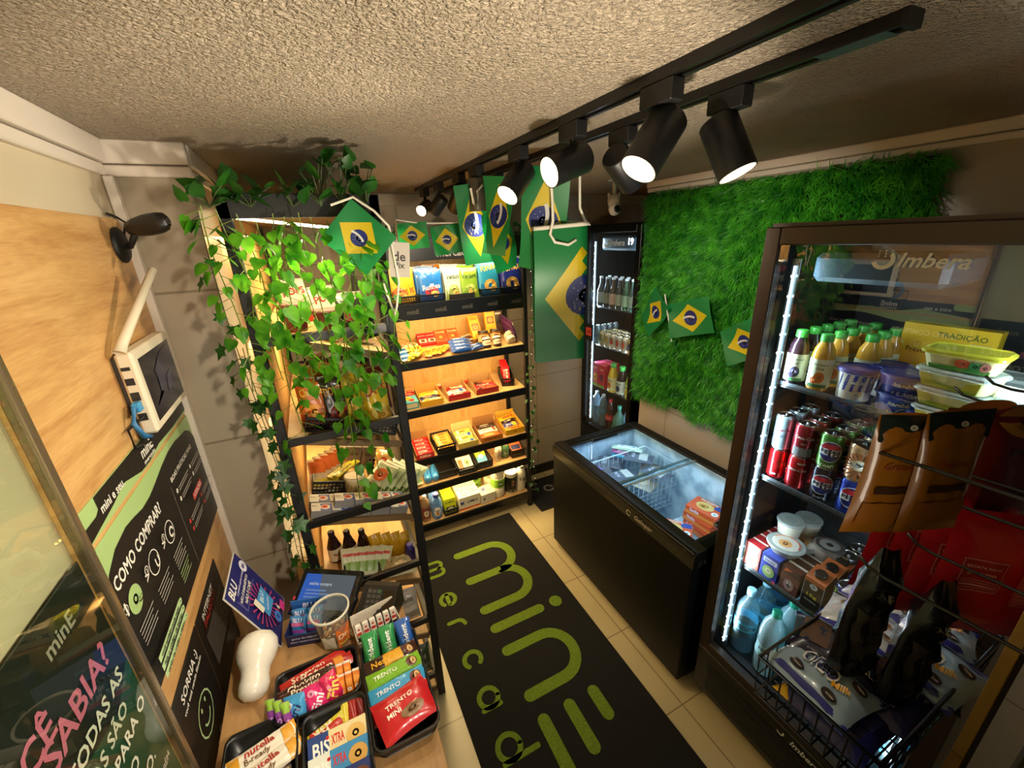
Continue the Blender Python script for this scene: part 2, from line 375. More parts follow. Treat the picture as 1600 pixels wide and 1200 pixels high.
def bin_(w, d, h, col='0d0d0d', name='storage_basket', label='storage basket'):
    b = MB(); m = C(col, .45); b.box(-w/2+.002, w/2-.002, -d/2+.002, d/2-.002, 0, .003, m)
    n = max(4, int(w/.013)); k = max(4, int(d/.013)); mm = max(2, int(h*.7/.012))
    for (a, L, M) in ((w, n, T((0, -d/2, 0))), (w, n, T((0, d/2, 0))), (d, k, T((-w/2, 0, 0)) @ RZ(90)), (d, k, T((w/2, 0, 0)) @ RZ(90))):
        perf_wall(b, -a/2, a/2, .002+h*.12, h*.84, m, L, mm, M)
        s = b.M; b.M = s @ M; b.box(-a/2, a/2, -.0015, .0015, 0, h*.14, m); b.box(-a/2, a/2, -.0035, .0035, h*.84, h, m, .001); b.M = s
    return P(name, 'basket', ('basket', b))
def tray(w, d, h, col, back=0, inner=None, name='display_tray', th=.003, cat='tray', front=()):
    b = MB(); m = C(col, .6); mi = C(inner or col, .7)
    b.box(-w/2, w/2, -d/2, d/2, 0, th, m)
    b.box(-w/2, w/2, -d/2, -d/2+th, 0, h*.8, m); b.box(-w/2, w/2, d/2-th, d/2, 0, h+back, mi)
    b.add([(-w/2, -d/2, 0), (-w/2, d/2, 0), (-w/2, d/2, h+back*.4), (-w/2, -d/2, h*.8), (-w/2+th, -d/2, 0), (-w/2+th, d/2, 0), (-w/2+th, d/2, h+back*.4), (-w/2+th, -d/2, h*.8)], [(0, 3, 2, 1), (4, 5, 6, 7), (3, 7, 6, 2)], mi)
    b.add([(w/2, -d/2, 0), (w/2, d/2, 0), (w/2, d/2, h+back*.4), (w/2, -d/2, h*.8), (w/2-th, -d/2, 0), (w/2-th, d/2, 0), (w/2-th, d/2, h+back*.4), (w/2-th, -d/2, h*.8)], [(0, 1, 2, 3), (4, 7, 6, 5), (3, 2, 6, 7)], mi)
    b.deco(plane_fn(-d/2), w, h*.8, front, base=.0003)
    return P(name, cat, ('tray', b))
def rtray(w, d, h, r=.02):
    # black plastic tray with rounded corners and sloping walls
    b = MB(); n = 6
    def ring(k, z, i=0):
        ww, dd = w/2*k-i, d/2*k-i; P_ = []
        for cx, cy, a0 in ((ww-r, dd-r, 0), (-ww+r, dd-r, 90), (-ww+r, -dd+r, 180), (ww-r, -dd+r, 270)):
            for q in range(n): a = math.radians(a0+90*q/(n-1)); P_.append((cx+r*math.cos(a), cy+r*math.sin(a), z))
        return P_
    R = [ring(.9, .0), ring(.985, h*.9), ring(1.0, h), ring(1.0, h, .004), ring(.96, h*.9, .003), ring(.88, .004, .003)]
    vs = [p for q in R for p in q]; N = 4*n
    fs = [(i*N+k, i*N+(k+1) % N, (i+1)*N+(k+1) % N, (i+1)*N+k) for i in range(len(R)-1) for k in range(N)]
    fs.append(tuple(range(N))); fs.append(tuple((len(R)-1)*N+k for k in range(N)))
    b.add(vs, fs, C('0a0a0a', .35), True)
    return P('display_tray', 'tray', ('tray', b))

# ------------------------------------------------------------------ room shell
ZC = 2.29
CREAM = mat_tile('wall_cream_tile', 'aea08a', '857963', .49, .49, (-.09+.5, .06), (0, 2))
CREAMY = mat_tile('wall_cream_tile_side', 'aea08a', '857963', .49, .49, (.2, .06), (1, 2))
PLASTER = C('cbbd9f', .45); TRIMW = C('d8cdbf', .4)
b = MB(); b.box(-1.2, 2.8, -1.2, 2.9, -.05, 0, mat_tile('floor_tile', 'c4b48a', '8a7c5c', .413, .413, (.069, .018), (0, 1), .25, .003)); struct('floor', b)
b = MB(); b.box(-1.2, 2.8, -1.2, 2.9, ZC, ZC+.05, mat_ceiling()); struct('ceiling', b)
b = MB(); b.box(-.50, -.43, -1.2, 1.535, 0, ZC, PLASTER); struct('wall_left', b)
b = MB(); b.box(-.50, -.25, 1.535, 2.8, 0, ZC, CREAM); struct('wall_column', b)
b = MB(); b.box(-.25, 2.74, 2.8, 2.87, 0, ZC, CREAM); struct('wall_back', b)
b = MB(); b.box(1.93, 2.0, -1.2, 2.07, 0, ZC, CREAMY); b.box(2.68, 2.74, 2.0, 2.8, 0, ZC, CREAMY); b.box(1.93, 2.74, 2.0, 2.07, 0, ZC, CREAM); struct('wall_right', b)
def crown(n, pts):
    b = MB()
    for (x0, x1, y0, y1) in pts:
        sx = .018 if x1-x0 < y1-y0 else 0; sy = 0 if sx else .018
        b.box(x0, x1, y0, y1, ZC-.055, ZC, TRIMW, .003)
        b.box(x0 if x0 > 0 else x0, x1-(.01 if sx and x0 < 0 else 0), y0+(.0 if not sy else .01), y1, ZC-.085, ZC-.058, TRIMW, .003)
    struct(n, b)
crown('trim_1', [(-.43, -.405, -1.2, 1.50)]); crown('trim_2', [(-.43, -.235, 1.508, 1.535)]); crown('trim_3', [(-.25, -.232, 1.535, 2.8)])
b = MB(); b.box(1.905, 1.93, -1.2, 2.05, ZC-.035, ZC, TRIMW, .003); b.box(1.913, 1.93, -1.2, 2.05, ZC-.06, ZC-.038, TRIMW, .003); struct('trim_4', b)
b = MB(); b.box(-.25, 2.68, 2.78, 2.8, ZC-.07, ZC, C('a49b89', .4), .003); struct('trim_5', b)
b = MB(); b.box(-.428, -.405, 1.505, 1.533, 0, ZC-.085, TRIMW, .003); struct('trim_6', b)
b = MB(); b.box(-.25, 2.68, 2.785, 2.8, 0, .085, C('14110e', .4), .002); struct('baseboard_back', b)
# wood cladding and glass partition on the left
b = MB(); b.box(-.43, -.422, .80, 1.503, .0, 2.10, PANELWOOD, .001); struct('panel_wood', b)
g = MB(); g.box(-.415, -.409, -1.1, .795, .02, 2.0, GLASS('partition_glass', 'f2f6f0', 1.5))
o = setp(link('window_1', g.mesh('window_1')), kind='structure')
b = MB(); b.box(-.422, -.404, .797, .811, .0, 2.0, C('8f7d62', .25, .7), .002); link('window_frame', b.mesh('window_frame'), None, o)

# ------------------------------------------------------------------ floor mats
b = MB(); b.box(.27, 1.07, .0, 2.405, .0, .008, mat_noise('black_mat_pile', '070605', '0e0c0a', 220, 1, .6, .004))
mm = MB(); GRN = mat_noise('green_mat_pile', '4c6410', '71891e', 260, 1, .6, .004)
def stroke(pts, wd, cap=True):
    n = len(pts); L = []; R = []
    P2 = [Vector((p[0], p[1])) for p in pts]
    for i in range(n):
        d = (P2[min(i+1, n-1)]-P2[max(i-1, 0)]).normalized(); q = Vector((-d.y, d.x))*wd/2
        L.append(P2[i]+q); R.append(P2[i]-q)
    out = list(L)
    d = (P2[-1]-P2[-2]).normalized(); a0 = math.atan2(d.x, -d.y)
    a0 = math.atan2((L[-1]-P2[-1]).y, (L[-1]-P2[-1]).x)
    out += [P2[-1]+Vector((math.cos(a0-PI*k/8), math.sin(a0-PI*k/8)))*wd/2 for k in range(1, 8)]
    out += R[::-1]
    a0 = math.atan2((R[0]-P2[0]).y, (R[0]-P2[0]).x)
    out += [P2[0]+Vector((math.cos(a0-PI*k/8), math.sin(a0-PI*k/8)))*wd/2 for k in range(1, 8)]
    return L, R, out
def stamp(pts, wd):
    L, R, out = stroke(pts, wd); n = len(L)
    z = .0095; vs = [(p.x, p.y, z) for p in L+R]; fs = [(i, i+1, n+i+1, n+i) for i in range(n-1)]
    mm.add(vs, fs, GRN)
    mm.add([(p.x, p.y, z) for p in out[n:n+7]]+[(L[-1].x, L[-1].y, z), (R[-1].x, R[-1].y, z)], [(7, 0, 1, 2, 3, 4, 5, 6, 8)], GRN)
    mm.add([(p.x, p.y, z) for p in out[-7:]]+[(L[0].x, L[0].y, z), (R[0].x, R[0].y, z)], [(8, 0, 1, 2, 3, 4, 5, 6, 7)], GRN)
def arc(cx, cy, r, a0, a1, n=14, ry=None):
    return [(cx+r*math.cos(math.radians(a0+(a1-a0)*k/n)), cy+(ry or r)*math.sin(math.radians(a0+(a1-a0)*k/n))) for k in range(n+1)]
W1 = .056
stamp([(.565, 2.155), (.70, 2.155)]+arc(.775, 2.035, .12, 90, -90)+[(.565, 1.915)], W1)
stamp([(.775, 1.915)]+arc(.775, 1.797, .118, 90, -90)+[(.565, 1.679)], W1)
stamp([(.572, 1.545), (.848, 1.545)], W1)
mm.add([(.955+.037*math.cos(2*PI*k/20), 1.545+.037*math.sin(2*PI*k/20), .0095) for k in range(20)], [tuple(range(20))], GRN)
stamp([(.575, 1.40), (.70, 1.40)]+arc(.765, 1.277, .123, 90, -90)+[(.575, 1.154)], W1)
for x, ya_, yb in ((.847, 1.035, .93), (.715, 1.035, .855), (.58, 1.035, .80)): stamp([(x, ya_), (x, yb)], W1)
W2 = .023; X0 = .40
stamp([(.355, 2.175), (.405, 2.175)]+arc(.415, 2.145, .03, 90, -90, 8)+[(.355, 2.115)], W2)
stamp([(.415, 2.115)]+arc(.415, 2.085, .03, 90, -90, 8)+[(.355, 2.055)], W2)
stamp([(.40, 1.885), (.40, 1.81)]+arc(.40, 1.85, .042, -80, 225, 18), W2)
stamp([(.355, 1.69), (.40, 1.69)]+arc(.402, 1.655, .035, 90, 0, 8), W2)
stamp(arc(.395, 1.44, .042, -150+0, 150-60+30, 18)[::-1] if 0 else arc(.40, 1.44, .042, 135+90, -135+90+0-0, 18), W2)
stamp(arc(.40, 1.235, .044, 0, 350, 22), W2); stamp([(.36, 1.19), (.44, 1.19)], W2)
stamp(arc(.40, 1.015, .048, 0, 350, 22), W2); stamp([(.36, .967), (.51, .967)], W2)
stamp(arc(.40, .80, .048, 0, 350, 22), W2)
r = root('entrance_mat', 'long black doormat with green lettering running down the aisle floor', 'doormat')
link('mat_base', b.mesh('mat_base'), None, r); link('lettering', mm.mesh('lettering'), None, r)
b = MB(); b.box(1.30, 1.93, 2.30, 2.70, 0, .008, C('0e0d0c', .8)); fl = lambda u, v, o: (1.48+u, 2.42+v, .008+o)
b.deco(fl, .5, .3, [('b', .35, .65, .07, .10, 20, 300, '8a8678'), ('b', .55, .4, .06, .09, 0, 330, '8a8678'), ('b', .2, .85, .09, .11, 30, 200, '8a8678')], base=.0005)
place(('doormat', 'doormat', [('mat', b.mesh('mat'), None)]), Matrix.Identity(4), 'small black mat with grey curls in the back corner behind the freezer')

# ------------------------------------------------------------------ posters on the left wall
def wallfn(x, y0, z0): return lambda u, v, o: (x+o, y0+u, z0+v)
def curve_poly(f, n, a, b_, base):  # polygon under a wavy top edge
    return [(a+(b_-a)*i/n, f(i/n)) for i in range(n+1)]+[(b_, base), (a, base)]
DK = '171513'; GL = 'a3c07c'; WH = 'e9e4d8'
def board(name, y0, y1, z0, z1, col, items, label, x=-.4215, cat='poster'):
    W, H = y1-y0, z1-z0; b = MB(); b.box(x, x+.0025, y0, y1, z0, z1, C(col, .4), .0004)
    b.deco(wallfn(x+.0025, (y0+y1)/2, z0), W, H, items, base=.0004)
    return setp(link(name, b.mesh(name)), label, cat)
lines = lambda u0, u1, v, n, dv, c='b9b4a8', h=.006: [('r', u0, v-dv*i, u0+(u1-u0)*(1-.25*((i*7) % 3)/2), v-dv*i+h, c) for i in range(n)]
board('header_board', .812, 1.503, 1.543, 1.606, GL, [('p', [(0, .5), (.0, .0), (.2, .25), (.3, .45), (.12, .6), (.1, .5)], DK), ('p', [(.12, 1), (.12, .45), (.3, .4), (.42, .08), (.5, .05), (.62, .2), (.8, .1), (1, .12), (1, 1)], DK), ('t', 'mini e seu.', .21, .5, .16, WH), ('t', 'minE', .51, .58, .11, WH, 0, .42), ('t', 'mercado', .51, .22, .11, WH, 0, .16)],
      'narrow header board reading mini e seu above the how to buy poster', cat='sign')
it = [('p', [(.0, 0), (1, 0), (1, .79), (.97, .87), (.92, .915), (.85, .93), (.76, .95), (.67, .95), (.57, .925), (.47, .89), (.4, .87), (.33, .87), (.26, .895), (.2, .91), (.11, .89), (.04, .83), (0, .73)], DK),
      ('t', 'COMO COMPRAR?', .24, .745, .40, WH, 0, .085), ('t', 'BOAS PRÁTICAS MINE', .76, .77, .32, WH, 0, .05)]
for k, (u, s_) in enumerate(((.10, '1'), (.256, '2'), (.415, '3'))):
    it += [('e', u, .555, .042, .083, GL)] if k == 0 else [('b', u, .555, .038, .042, 0, 360, WH)]
    it += [('e', u-.06, .59, .014, .028, WH), ('e', u-.06, .59, .011, .022, DK), ('t', s_, u-.06, .59, .008, WH)] + lines(u-.05, u+.07, .40, 5, .026)
    if k < 2: it += [('t', '>', u+.09, .555, .025, WH)]
it += [('t', ':)', .10, .555, .035, DK, -90), ('t', 'U', .256, .555, .03, WH), ('b', .415, .555, .012, .02, 0, 300, WH)]
it += lines(.36, .47, .26, 4, .026, 'a3c07c')
it += [('r', .53, .1, .532, .78, '8a857a'), ('r', .70, .45, .84, .51, 'd6403c'), ('t', 'ATENÇÃO', .77, .48, .12, WH)]
for k in range(8): it += [('e', .57+.2*(k % 2), .70-.07*(k//2)-(.14 if k > 3 else 0), .009, .018, WH if k < 4 else 'd6403c')] + lines(.59+.2*(k % 2), .74+.2*(k % 2), .70-.07*(k//2)-(.14 if k > 3 else 0), 2, .022, 'a8a399', .007)
it += [('r', .02, .07+.062*k, .25, .113+.062*k, 'b9d69a') for k in range(3)] + [('e', .25, .0915+.062*k, .011, .0215, 'b9d69a') for k in range(3)] + [('t', s_, .13, .0915+.062*k, .19, DK) for k, s_ in enumerate(('cartão de crédito e débito', 'leia o código de barras', 'você também pode pagar'))]
board('instruction_poster', .815, 1.503, 1.185, 1.532, 'a3c07c', it, 'large black and green poster headed COMO COMPRAR on the wooden panel')
board('small_poster', 1.068, 1.322, .80, 1.117, DK, [('t', 'INTERNET', .42, .9, .5, WH), ('t', 'FALHOU?', .42, .83, .5, 'd6403c')] + lines(.1, .9, .74, 12, .028) + [('t', 'minE', .2, .1, .2, WH)] + lines(.45, .9, .35, 6, .04),
      'black poster headed INTERNET FALHOU beside the smiley poster')
board('smiley_poster', .835, 1.061, .80, 1.117, DK, [('t', 'SORRIA :)', .5, .87, .6, WH), ('t', 'você está sendo filmado', .5, .79, .7, WH), ('b', .5, .46, .22, .24, 0, 360, 'b9d69a'), ('b', .5, .46, .10, .125, 200, 340, 'b9d69a'), ('e', .43, .55, .02, .02, 'b9d69a'), ('e', .57, .55, .02, .02, 'b9d69a'), ('t', 'minE', .5, .1, .35, WH)],
      'black poster reading SORRIA with a round smiley face')
it = [('p', [(0, .0), (1, 0), (1, .62), (.8, .55), (.5, .6), (.2, .5), (0, .55)], '1c4a35'), ('t', 'minE', .73, .91, .2, '9a958a'), ('t', 'VOCÊ', .3, .80, .42, 'd1708f'), ('t', 'SABIA?', .65, .73, .5, 'd1708f')]
for k, s in enumerate(('5% DE TODAS AS', 'VENDAS SÃO', 'REVERTIDAS PARA O', 'CAIXA DO', 'GRAN TORINO.')): it.append(('t', s, .52 if k != 1 else .55, .625-.082*k, (.8, .6, .9, .48, .68)[k], WH))
for k, s in enumerate(('AO COMPRAR NO MINE, VOCÊ TAMBÉM', 'CONTRIBUI COM AS DESPESAS DO', 'CONDOMÍNIO.')): it.append(('t', s, .5 if k < 2 else .3, .2-.045*k, (.9, .8, .35)[k], 'c9c4b8'))
it += [('t', 'Gran', .8, .14, .14, 'a9a27a', 0, .05, .3), ('t', 'TORINO', .8, .05, .3, 'b5ad88')]
board('partition_poster', .42, .785, .98, 1.553, '121d18', it, 'dark green poster headed VOCÊ SABIA behind the glass partition', x=-.4195)

# ------------------------------------------------------------------ things on the left wall
def wall_camera():
    r = root('security_camera', 'small black security camera on the wooden wall panel near the ceiling', 'camera')
    b = MB(); b.M = T((-.42, 1.44, 2.035)) @ RY(90); b.lathe([(.044, 0), (.044, .006), (.036, .012), (.015, .016)], BLKM, 24); link('wall_mount', b.mesh('m'), None, r)
    b = MB(); b.tube([(-.41, 1.44, 2.035), (-.395, 1.43, 2.03), (-.365, 1.39, 2.065)], [.011, .006, .008], BLKM, 10)
    b.tube([(-.412, 1.45, 2.045), (-.40, 1.47, 2.09), (-.418, 1.478, 2.105), (-.42, 1.43, 2.11)], .003, BLKM); link('arm', b.mesh('a'), None, r)
    b = MB(); b.M = T((-.325, 1.345, 2.078)) @ Matrix(((.9, .3, 0, 0), (-.44, .9, 0, 0), (0, 0, 1, 0), (0, 0, 0, 1))).normalized() @ RY(82)
    b.lathe([(.005, -.054), (.014, -.052), (.021, -.03), (.025, .0), (.024, .03), (.02, .046), (.012, .052)], BLK, 20, ell=.8)
    b.lathe([(.008, .0522), (.006, .054)], C('333333', .1), 12); link('camera_body', b.mesh('c'), None, r)
wall_camera()
def router():
    r = root('wall_router', 'white wall mounted router box with a dark screen and one antenna', 'router')
    b = MB(); wh = C('d9cdb4', .45); b.box(-.422, -.412, 1.16, 1.44, 1.60, 1.80, C('2a2622', .5), .002); link('mount_plate', b.mesh('m'), None, r)
    b = MB(); b.box(-.412, -.379, 1.15, 1.425, 1.615, 1.81, wh, .006)
    for z, h, c in ((1.775, .008, '15120f'), (1.745, .016, '15120f'), (1.71, .02, '201c18'), (1.66, .018, '15120f')):
        b.box(-.406, -.39, 1.149, 1.153, z-h/2, z+h/2, C(c, .5))
    b.box(-.406, -.39, 1.148, 1.153, 1.685, 1.697, EM('c8a030', .6)); link('router_case', b.mesh('c'), None, r)
    s = MB(); s.box(-.3795, -.378, 1.172, 1.403, 1.637, 1.79, C('12131c', .12)); f = wallfn(-.3778, 1.2875, 1.637)
    s.deco(f, .231, .153, [('p', [(.1, .2), (.35, .3), (.3, .7), (.6, .9), (.9, .95), (.9, .4), (.6, .1)], '1b1c2c'), ('p', [(.3, .35), (.45, .3), (.6, .6), (.5, .85), (.35, .7)], '2b2c42'), ('p', [(.5, .25), (.7, .3), (.75, .55), (.6, .5)], '343650')], rough=.2)
    link('screen', s.mesh('s'), None, r)
    a = MB(); a.tube([(-.398, 1.15, 1.812), (-.392, 1.165, 1.83), (-.34, 1.33, 1.975)], [.012, .0105, .0085], wh, 12); link('antenna', a.mesh('a'), None, r)
    c = MB(); c.tube([(-.398, 1.149, 1.69), (-.40, 1.125, 1.688), (-.405, 1.11, 1.66), (-.402, 1.13, 1.62), (-.40, 1.155, 1.608)], .006, C('2f6f9f', .5), 8)
    c.box(-.406, -.39, 1.128, 1.15, 1.678, 1.70, C('3f8fc0', .4), .003)
    c.tube([(-.398, 1.149, 1.66), (-.41, 1.09, 1.655), (-.41, 1.09, 1.61), (-.4, 1.15, 1.60)], .003, BLKM, 6); link('cable', c.mesh('k'), None, r)
router()

# ------------------------------------------------------------------ ceiling tracks and spotlights
def track(x, y0, y1, label):
    r = root('ceiling_track', label, 'light track', None, None)
    b = MB(); b.box(x-.0175, x-.007, y0, y1, ZC-.019, ZC, BLK, .001); b.box(x+.007, x+.0175, y0, y1, ZC-.019, ZC, BLK, .001); b.box(x-.008, x+.008, y0, y1, ZC-.008, ZC, BLK)
    b.box(x-.0185, x+.0185, y0-.01, y0, ZC-.021, ZC, BLKM); link('rail', b.mesh('r'), None, r)
    for s in (-1, 1):
        c = MB(); c.tube([(x+s*.006, y0+.02, ZC-.012), (x+s*.006, y1-.02, ZC-.012)], .002, C('b08d57', .3, 1), 6); link('conductor', c.mesh('c'), None, r)
    c = MB(); c.box(x-.0165, x+.0165, y0+.015, y0+.11, ZC-.0202, ZC-.0192, C('3f5550', .5)); link('sticker', c.mesh('s'), None, r, 'grey green sticker')
track(.6425, .02, 2.50, 'black ceiling light track running closer to the wooden panel side')
track(.8075, .385, 2.55, 'black ceiling light track running closer to the grass wall side')
def spot(x, y, target, label, energy, ang=46, col=NEUT, lit=True, silver=False, L=.115, R=.037):
    r = root('track_spotlight', label, 'spotlight'); hz = ZC-.019
    b = MB(); b.box(x-.016, x+.016, y-.04, y+.04, hz-.036, hz, BLKM, .002); b.tube([(x, y+.0, hz-.034), (x, y, hz-.07)], .008, BLK, 10); link('track_adapter', b.mesh('a'), None, r)
    piv = Vector((x, y, hz-.085)); d = (Vector(target)-piv).normalized(); M = T(piv+d*.015) @ d.to_track_quat('Z', 'Y').to_matrix().to_4x4()
    body = C('0d0c0c', .42) if not silver else C('6e675c', .3, .8)
    b = MB(); b.M = M; b.lathe([(R*.9, -L/2), (R, -L/2+.004), (R, L/2)], body, 28, True, False); b.lathe([(R*.93, L/2), (R*.82, L/2-.02), (R*.5, L/2-.035)], C('d8d2c6', .35), 28, False, False); b.lathe([(R, L/2), (R*.93, L/2)], body, 28, False, False); link('lamp_housing', b.mesh('h'), None, r)
    b = MB(); b.M = M; b.lathe([(R*.5, L/2-.034), (R*.3, L/2-.030)], EM('fff0cf', 30 if lit else .3), 24, True, True); link('lamp_lens', b.mesh('l'), None, r)
    if lit: lamp('SPOT', 'spot_beam', piv+d*(L/2+.022), energy, col, Vector(target), .022, spot=ang*1.6, blend=.75)
spot(.6425, .67, (-.2, .65, 1.1), 'lit black spotlight nearest the camera on the panel side track', 14)
spot(.6425, .958, (-.43, .92, 1.80), 'lit black spotlight facing the wooden panel, with pale ribbon hanging below', 20, ang=58)
spot(.6425, 1.25, (-.43, .90, 1.1), 'lit black spotlight third from the camera on the panel side track', 14)
spot(.6425, 1.60, (.66, 1.62, 1.0), 'silver spotlight hidden inside the hanging flags and pointing straight down', 16, silver=True)
spot(.6425, 1.80, (.60, 2.7, 1.6), 'black spotlight aimed at the back rack, beside the flag cluster', 11)
spot(.6425, 2.10, (.2, 2.6, 1.5), 'dark spotlight second from the back wall on the panel side track', 8, L=.09, R=.032)
spot(.6425, 2.36, (.2, 1.9, 1.9), 'silver spotlight at the back wall end of the panel side track', 5, silver=True, L=.09, R=.03)
spot(.8075, .656, (.96, .24, 1.32), 'black spotlight nearest the camera on the grass side track', 6)
spot(.8075, .97, (1.86, 1.35, 1.5), 'black spotlight second from the camera on the grass side track', 30, ang=58, col=(1, .92, .78))
spot(.8075, 1.324, (.86, 1.3, 1.5), 'black spotlight shining down onto the folded flags', 6)
spot(.8075, 1.78, (1.86, 1.75, 1.4), 'black spotlight with vent slots facing the grass wall', 18, ang=56, col=(1, .92, .78))
spot(.8075, 2.15, (.9, 2.7, .9), 'black spotlight above the back rack on the grass side track', 9)
def dome_camera():
    r = root('dome_camera', 'small white security camera hanging from the ceiling in the back corner', 'camera', T((1.60, 1.97, ZC)))
    wh = C('b5aea0', .4); b = MB(); b.lathe([(.035, -.008), (.035, 0)], wh, 20); b.tube([(0, 0, 0), (0, 0, -.075)], .011, wh, 10); link('ceiling_mount', b.mesh('m'), None, r)
    b = MB(); b.tube([(-.036, 0, -.07), (-.03, 0, -.10)], .008, wh, 8); b.tube([(.036, 0, -.07), (.03, 0, -.10)], .008, wh, 8); b.M = T((0, 0, -.075)); b.lathe([(.012, .0), (.03, -.012), (.034, -.035), (.03, -.06)], wh, 20)
    b.M = T((-.003, -.014, -.15)); b.lathe([(.006, -.036), (.022, -.03), (.032, -.01), (.032, .012), (.02, .03), (.006, .035)], wh, 20); link('camera_head', b.mesh('h'), None, r)
    b = MB(); b.M = T((-.008, -.046, -.152)) @ RX(90) ; b.lathe([(.02, -.006), (.02, .002), (.012, .003)], C('0a0a0a', .1), 18); link('lens', b.mesh('l'), None, r)
dome_camera()

# ------------------------------------------------------------------ grass wall
def grass_panel():
    r = root('grass_panel', 'large artificial green grass panel covering the right wall', 'grass panel')
    b = MB(); b.box(1.905, 1.926, .72, 2.02, .97, 2.215, C('0c2a0e', .9)); link('backing_mesh', b.mesh('k'), None, r)
    rg = np.random.default_rng(3); N = 46000
    y = rg.uniform(.70, 2.03, N); z = rg.uniform(.96, 2.225, N)
    # ragged lower edge: hangs lower in the middle
    low = .98+.035*np.sin(y*9)+.03*np.sin(y*23+1); keep = (z > low-.02); y, z = y[keep], z[keep]; N = len(y)
    sc = .75+.35*np.sin(y*6.3+z*4)*np.sin(z*5.1-y*3)
    L = rg.uniform(.035, .075, N)*(.85+.3*sc); a = rg.normal(-PI/2-.5+.8*np.sin(y*7+z*5), .9, N); out = rg.uniform(.35, .95, N)
    dx = -L*out*.75; ty = np.cos(a)*L*(1.15-out*.7); tz = np.sin(a)*L*(1.15-out*.7)-L*.15
    wd = rg.uniform(.0012, .0022, N); py = -np.sin(a)*wd; pz = np.cos(a)*wd; x0 = np.full(N, 1.907)
    V = np.empty((N, 5, 3)); 
    V[:, 0] = np.stack([x0, y-py, z-pz], 1); V[:, 1] = np.stack([x0, y+py, z+pz], 1)
    V[:, 2] = np.stack([x0+dx*.65, y+ty*.4+py, z+tz*.35+pz], 1); V[:, 3] = np.stack([x0+dx*.65, y+ty*.4-py, z+tz*.35-pz], 1)
    V[:, 4] = np.stack([x0+dx, y+ty, z+tz], 1)
    base = np.arange(N)*5
    me = bpy.data.meshes.new('grass'); me.vertices.add(N*5); me.vertices.foreach_set('co', V.reshape(-1))
    q = np.stack([base, base+1, base+2, base+3, base+3, base+2, base+4], 1).reshape(-1)
    me.loops.add(len(q)); me.loops.foreach_set('vertex_index', q.astype(np.int32))
    me.polygons.add(2*N); ls = np.stack([np.arange(N)*7, np.arange(N)*7+4], 1).reshape(-1); lt = np.tile([4, 3], N)
    me.polygons.foreach_set('loop_start', ls.astype(np.int32)); me.polygons.foreach_set('loop_total', lt.astype(np.int32))
    me.materials.append(mat_leaf('grass_blade', '1c7a18', '5cbf2e', .35)); me.update(); me.validate()
    setp(link('grass_blades', me, None, r), kind='stuff')
grass_panel()

# ------------------------------------------------------------------ back rack (faces the camera)
BRX0, BRX1, BRY = .395, 1.265, 2.43
BTILT = 7
BZ = [1.655, 1.318, 1.000, .642, .428, .125]
def Fb(k, x, y, z=0): return T((BRX0+.02, BRY, BZ[k])) @ RX(BTILT if k else 0) @ T((x, y, z))
def back_rack():
    r = root('shelf_rack', 'tall black shelf rack with wooden shelves facing the camera on the back wall', 'shelf rack')
    for x in (BRX0, BRX1):
        for y in (BRY, 2.76):
            b = MB(); b.box(x-.014, x+.014, y-.014, y+.014, 0, 2.02, BLKM, .002); b.box(x-.018, x+.018, y-.018, y+.018, 0, .012, BLK); link('post', b.mesh('post'), None, r)
    for k, z in enumerate(BZ):
        b = MB(); b.M = T((0, BRY, z)) @ RX(BTILT if k else 0); b.box(BRX0+.01, BRX1-.01, .0, .33, -.014, -.0015, SHELFWOOD)
        if k: b.box(BRX0+.01, BRX1-.01, .328, .334, -.03, .0, SHELFWOOD)
        s = link('shelf_board', b.mesh('shelf'), None, r)
        b = MB(); b.box(BRX0+.012, BRX1-.012, BRY-.012, BRY+.004, z-(.05 if k else .085), z+(.0 if k else .012), BLK, .001)
        if k == 0:
            for i in range(5): b.deco(lambda u, v, o: (.52+.17*i+u, BRY-.0125-o, z-.05+v), .1, .03, [('t', 'minE', .5, .5, .7, '55524a')], base=.0004)
        for x in (BRX0, BRX1): b.box(x-.006, x+.006, BRY, 2.76, z-.035, z-.012, BLK)
        link('front_rail', b.mesh('rail'), None, r)
    b = MB(); b.box(BRX0, BRX1, 2.770, 2.778, .1, 2.0, mat_wood('rack_back_board', 'c2924e', 'dfb877', (9, 9, 1.5))); link('back_board', b.mesh('bb'), None, r)
    b = MB(); b.box(BRX0+.0, BRX1+.0, BRY-.014, BRY, 1.905, 2.025, C('14120f', .4), .002)
    b.deco(lambda u, v, o: (.80+u, BRY-.0145-o, 1.91+v), .34, .11, [('t', 'minE', .5, .72, .35, '7f7b70'), ('t', 'mercado', .5, .3, .62, '8f8b7f')]); link('header_sign', b.mesh('hs'), None, r)
    b = MB(); b.box(BRX0, BRX1, BRY, 2.76, 2.0, 2.015, BLKM); link('top_board', b.mesh('tb'), None, r)
    for k in (1, 2, 3, 4, 5):
        zt = BZ[k-1]-.055; b = MB(); b.box(BRX0+.04, BRX1-.04, BRY+.02, BRY+.032, zt, zt+.008, EM('ffdf9a', 3)); link('led_strip', b.mesh('led'), None, r)
        lamp('AREA', 'shelf_light', (.83, BRY+.035, zt-.002), (4.4, 3.8, 3.4, 2.0, 3.0)[k-1], (1, .70, .31), (.83, BRY+.16, zt-.4), .8, .02)
    lamp('AREA', 'shelf_light', (.83, BRY+.03, 1.90), 1.5, (1, .85, .6), (.83, BRY+.12, 1.6), .8, .02)
back_rack()

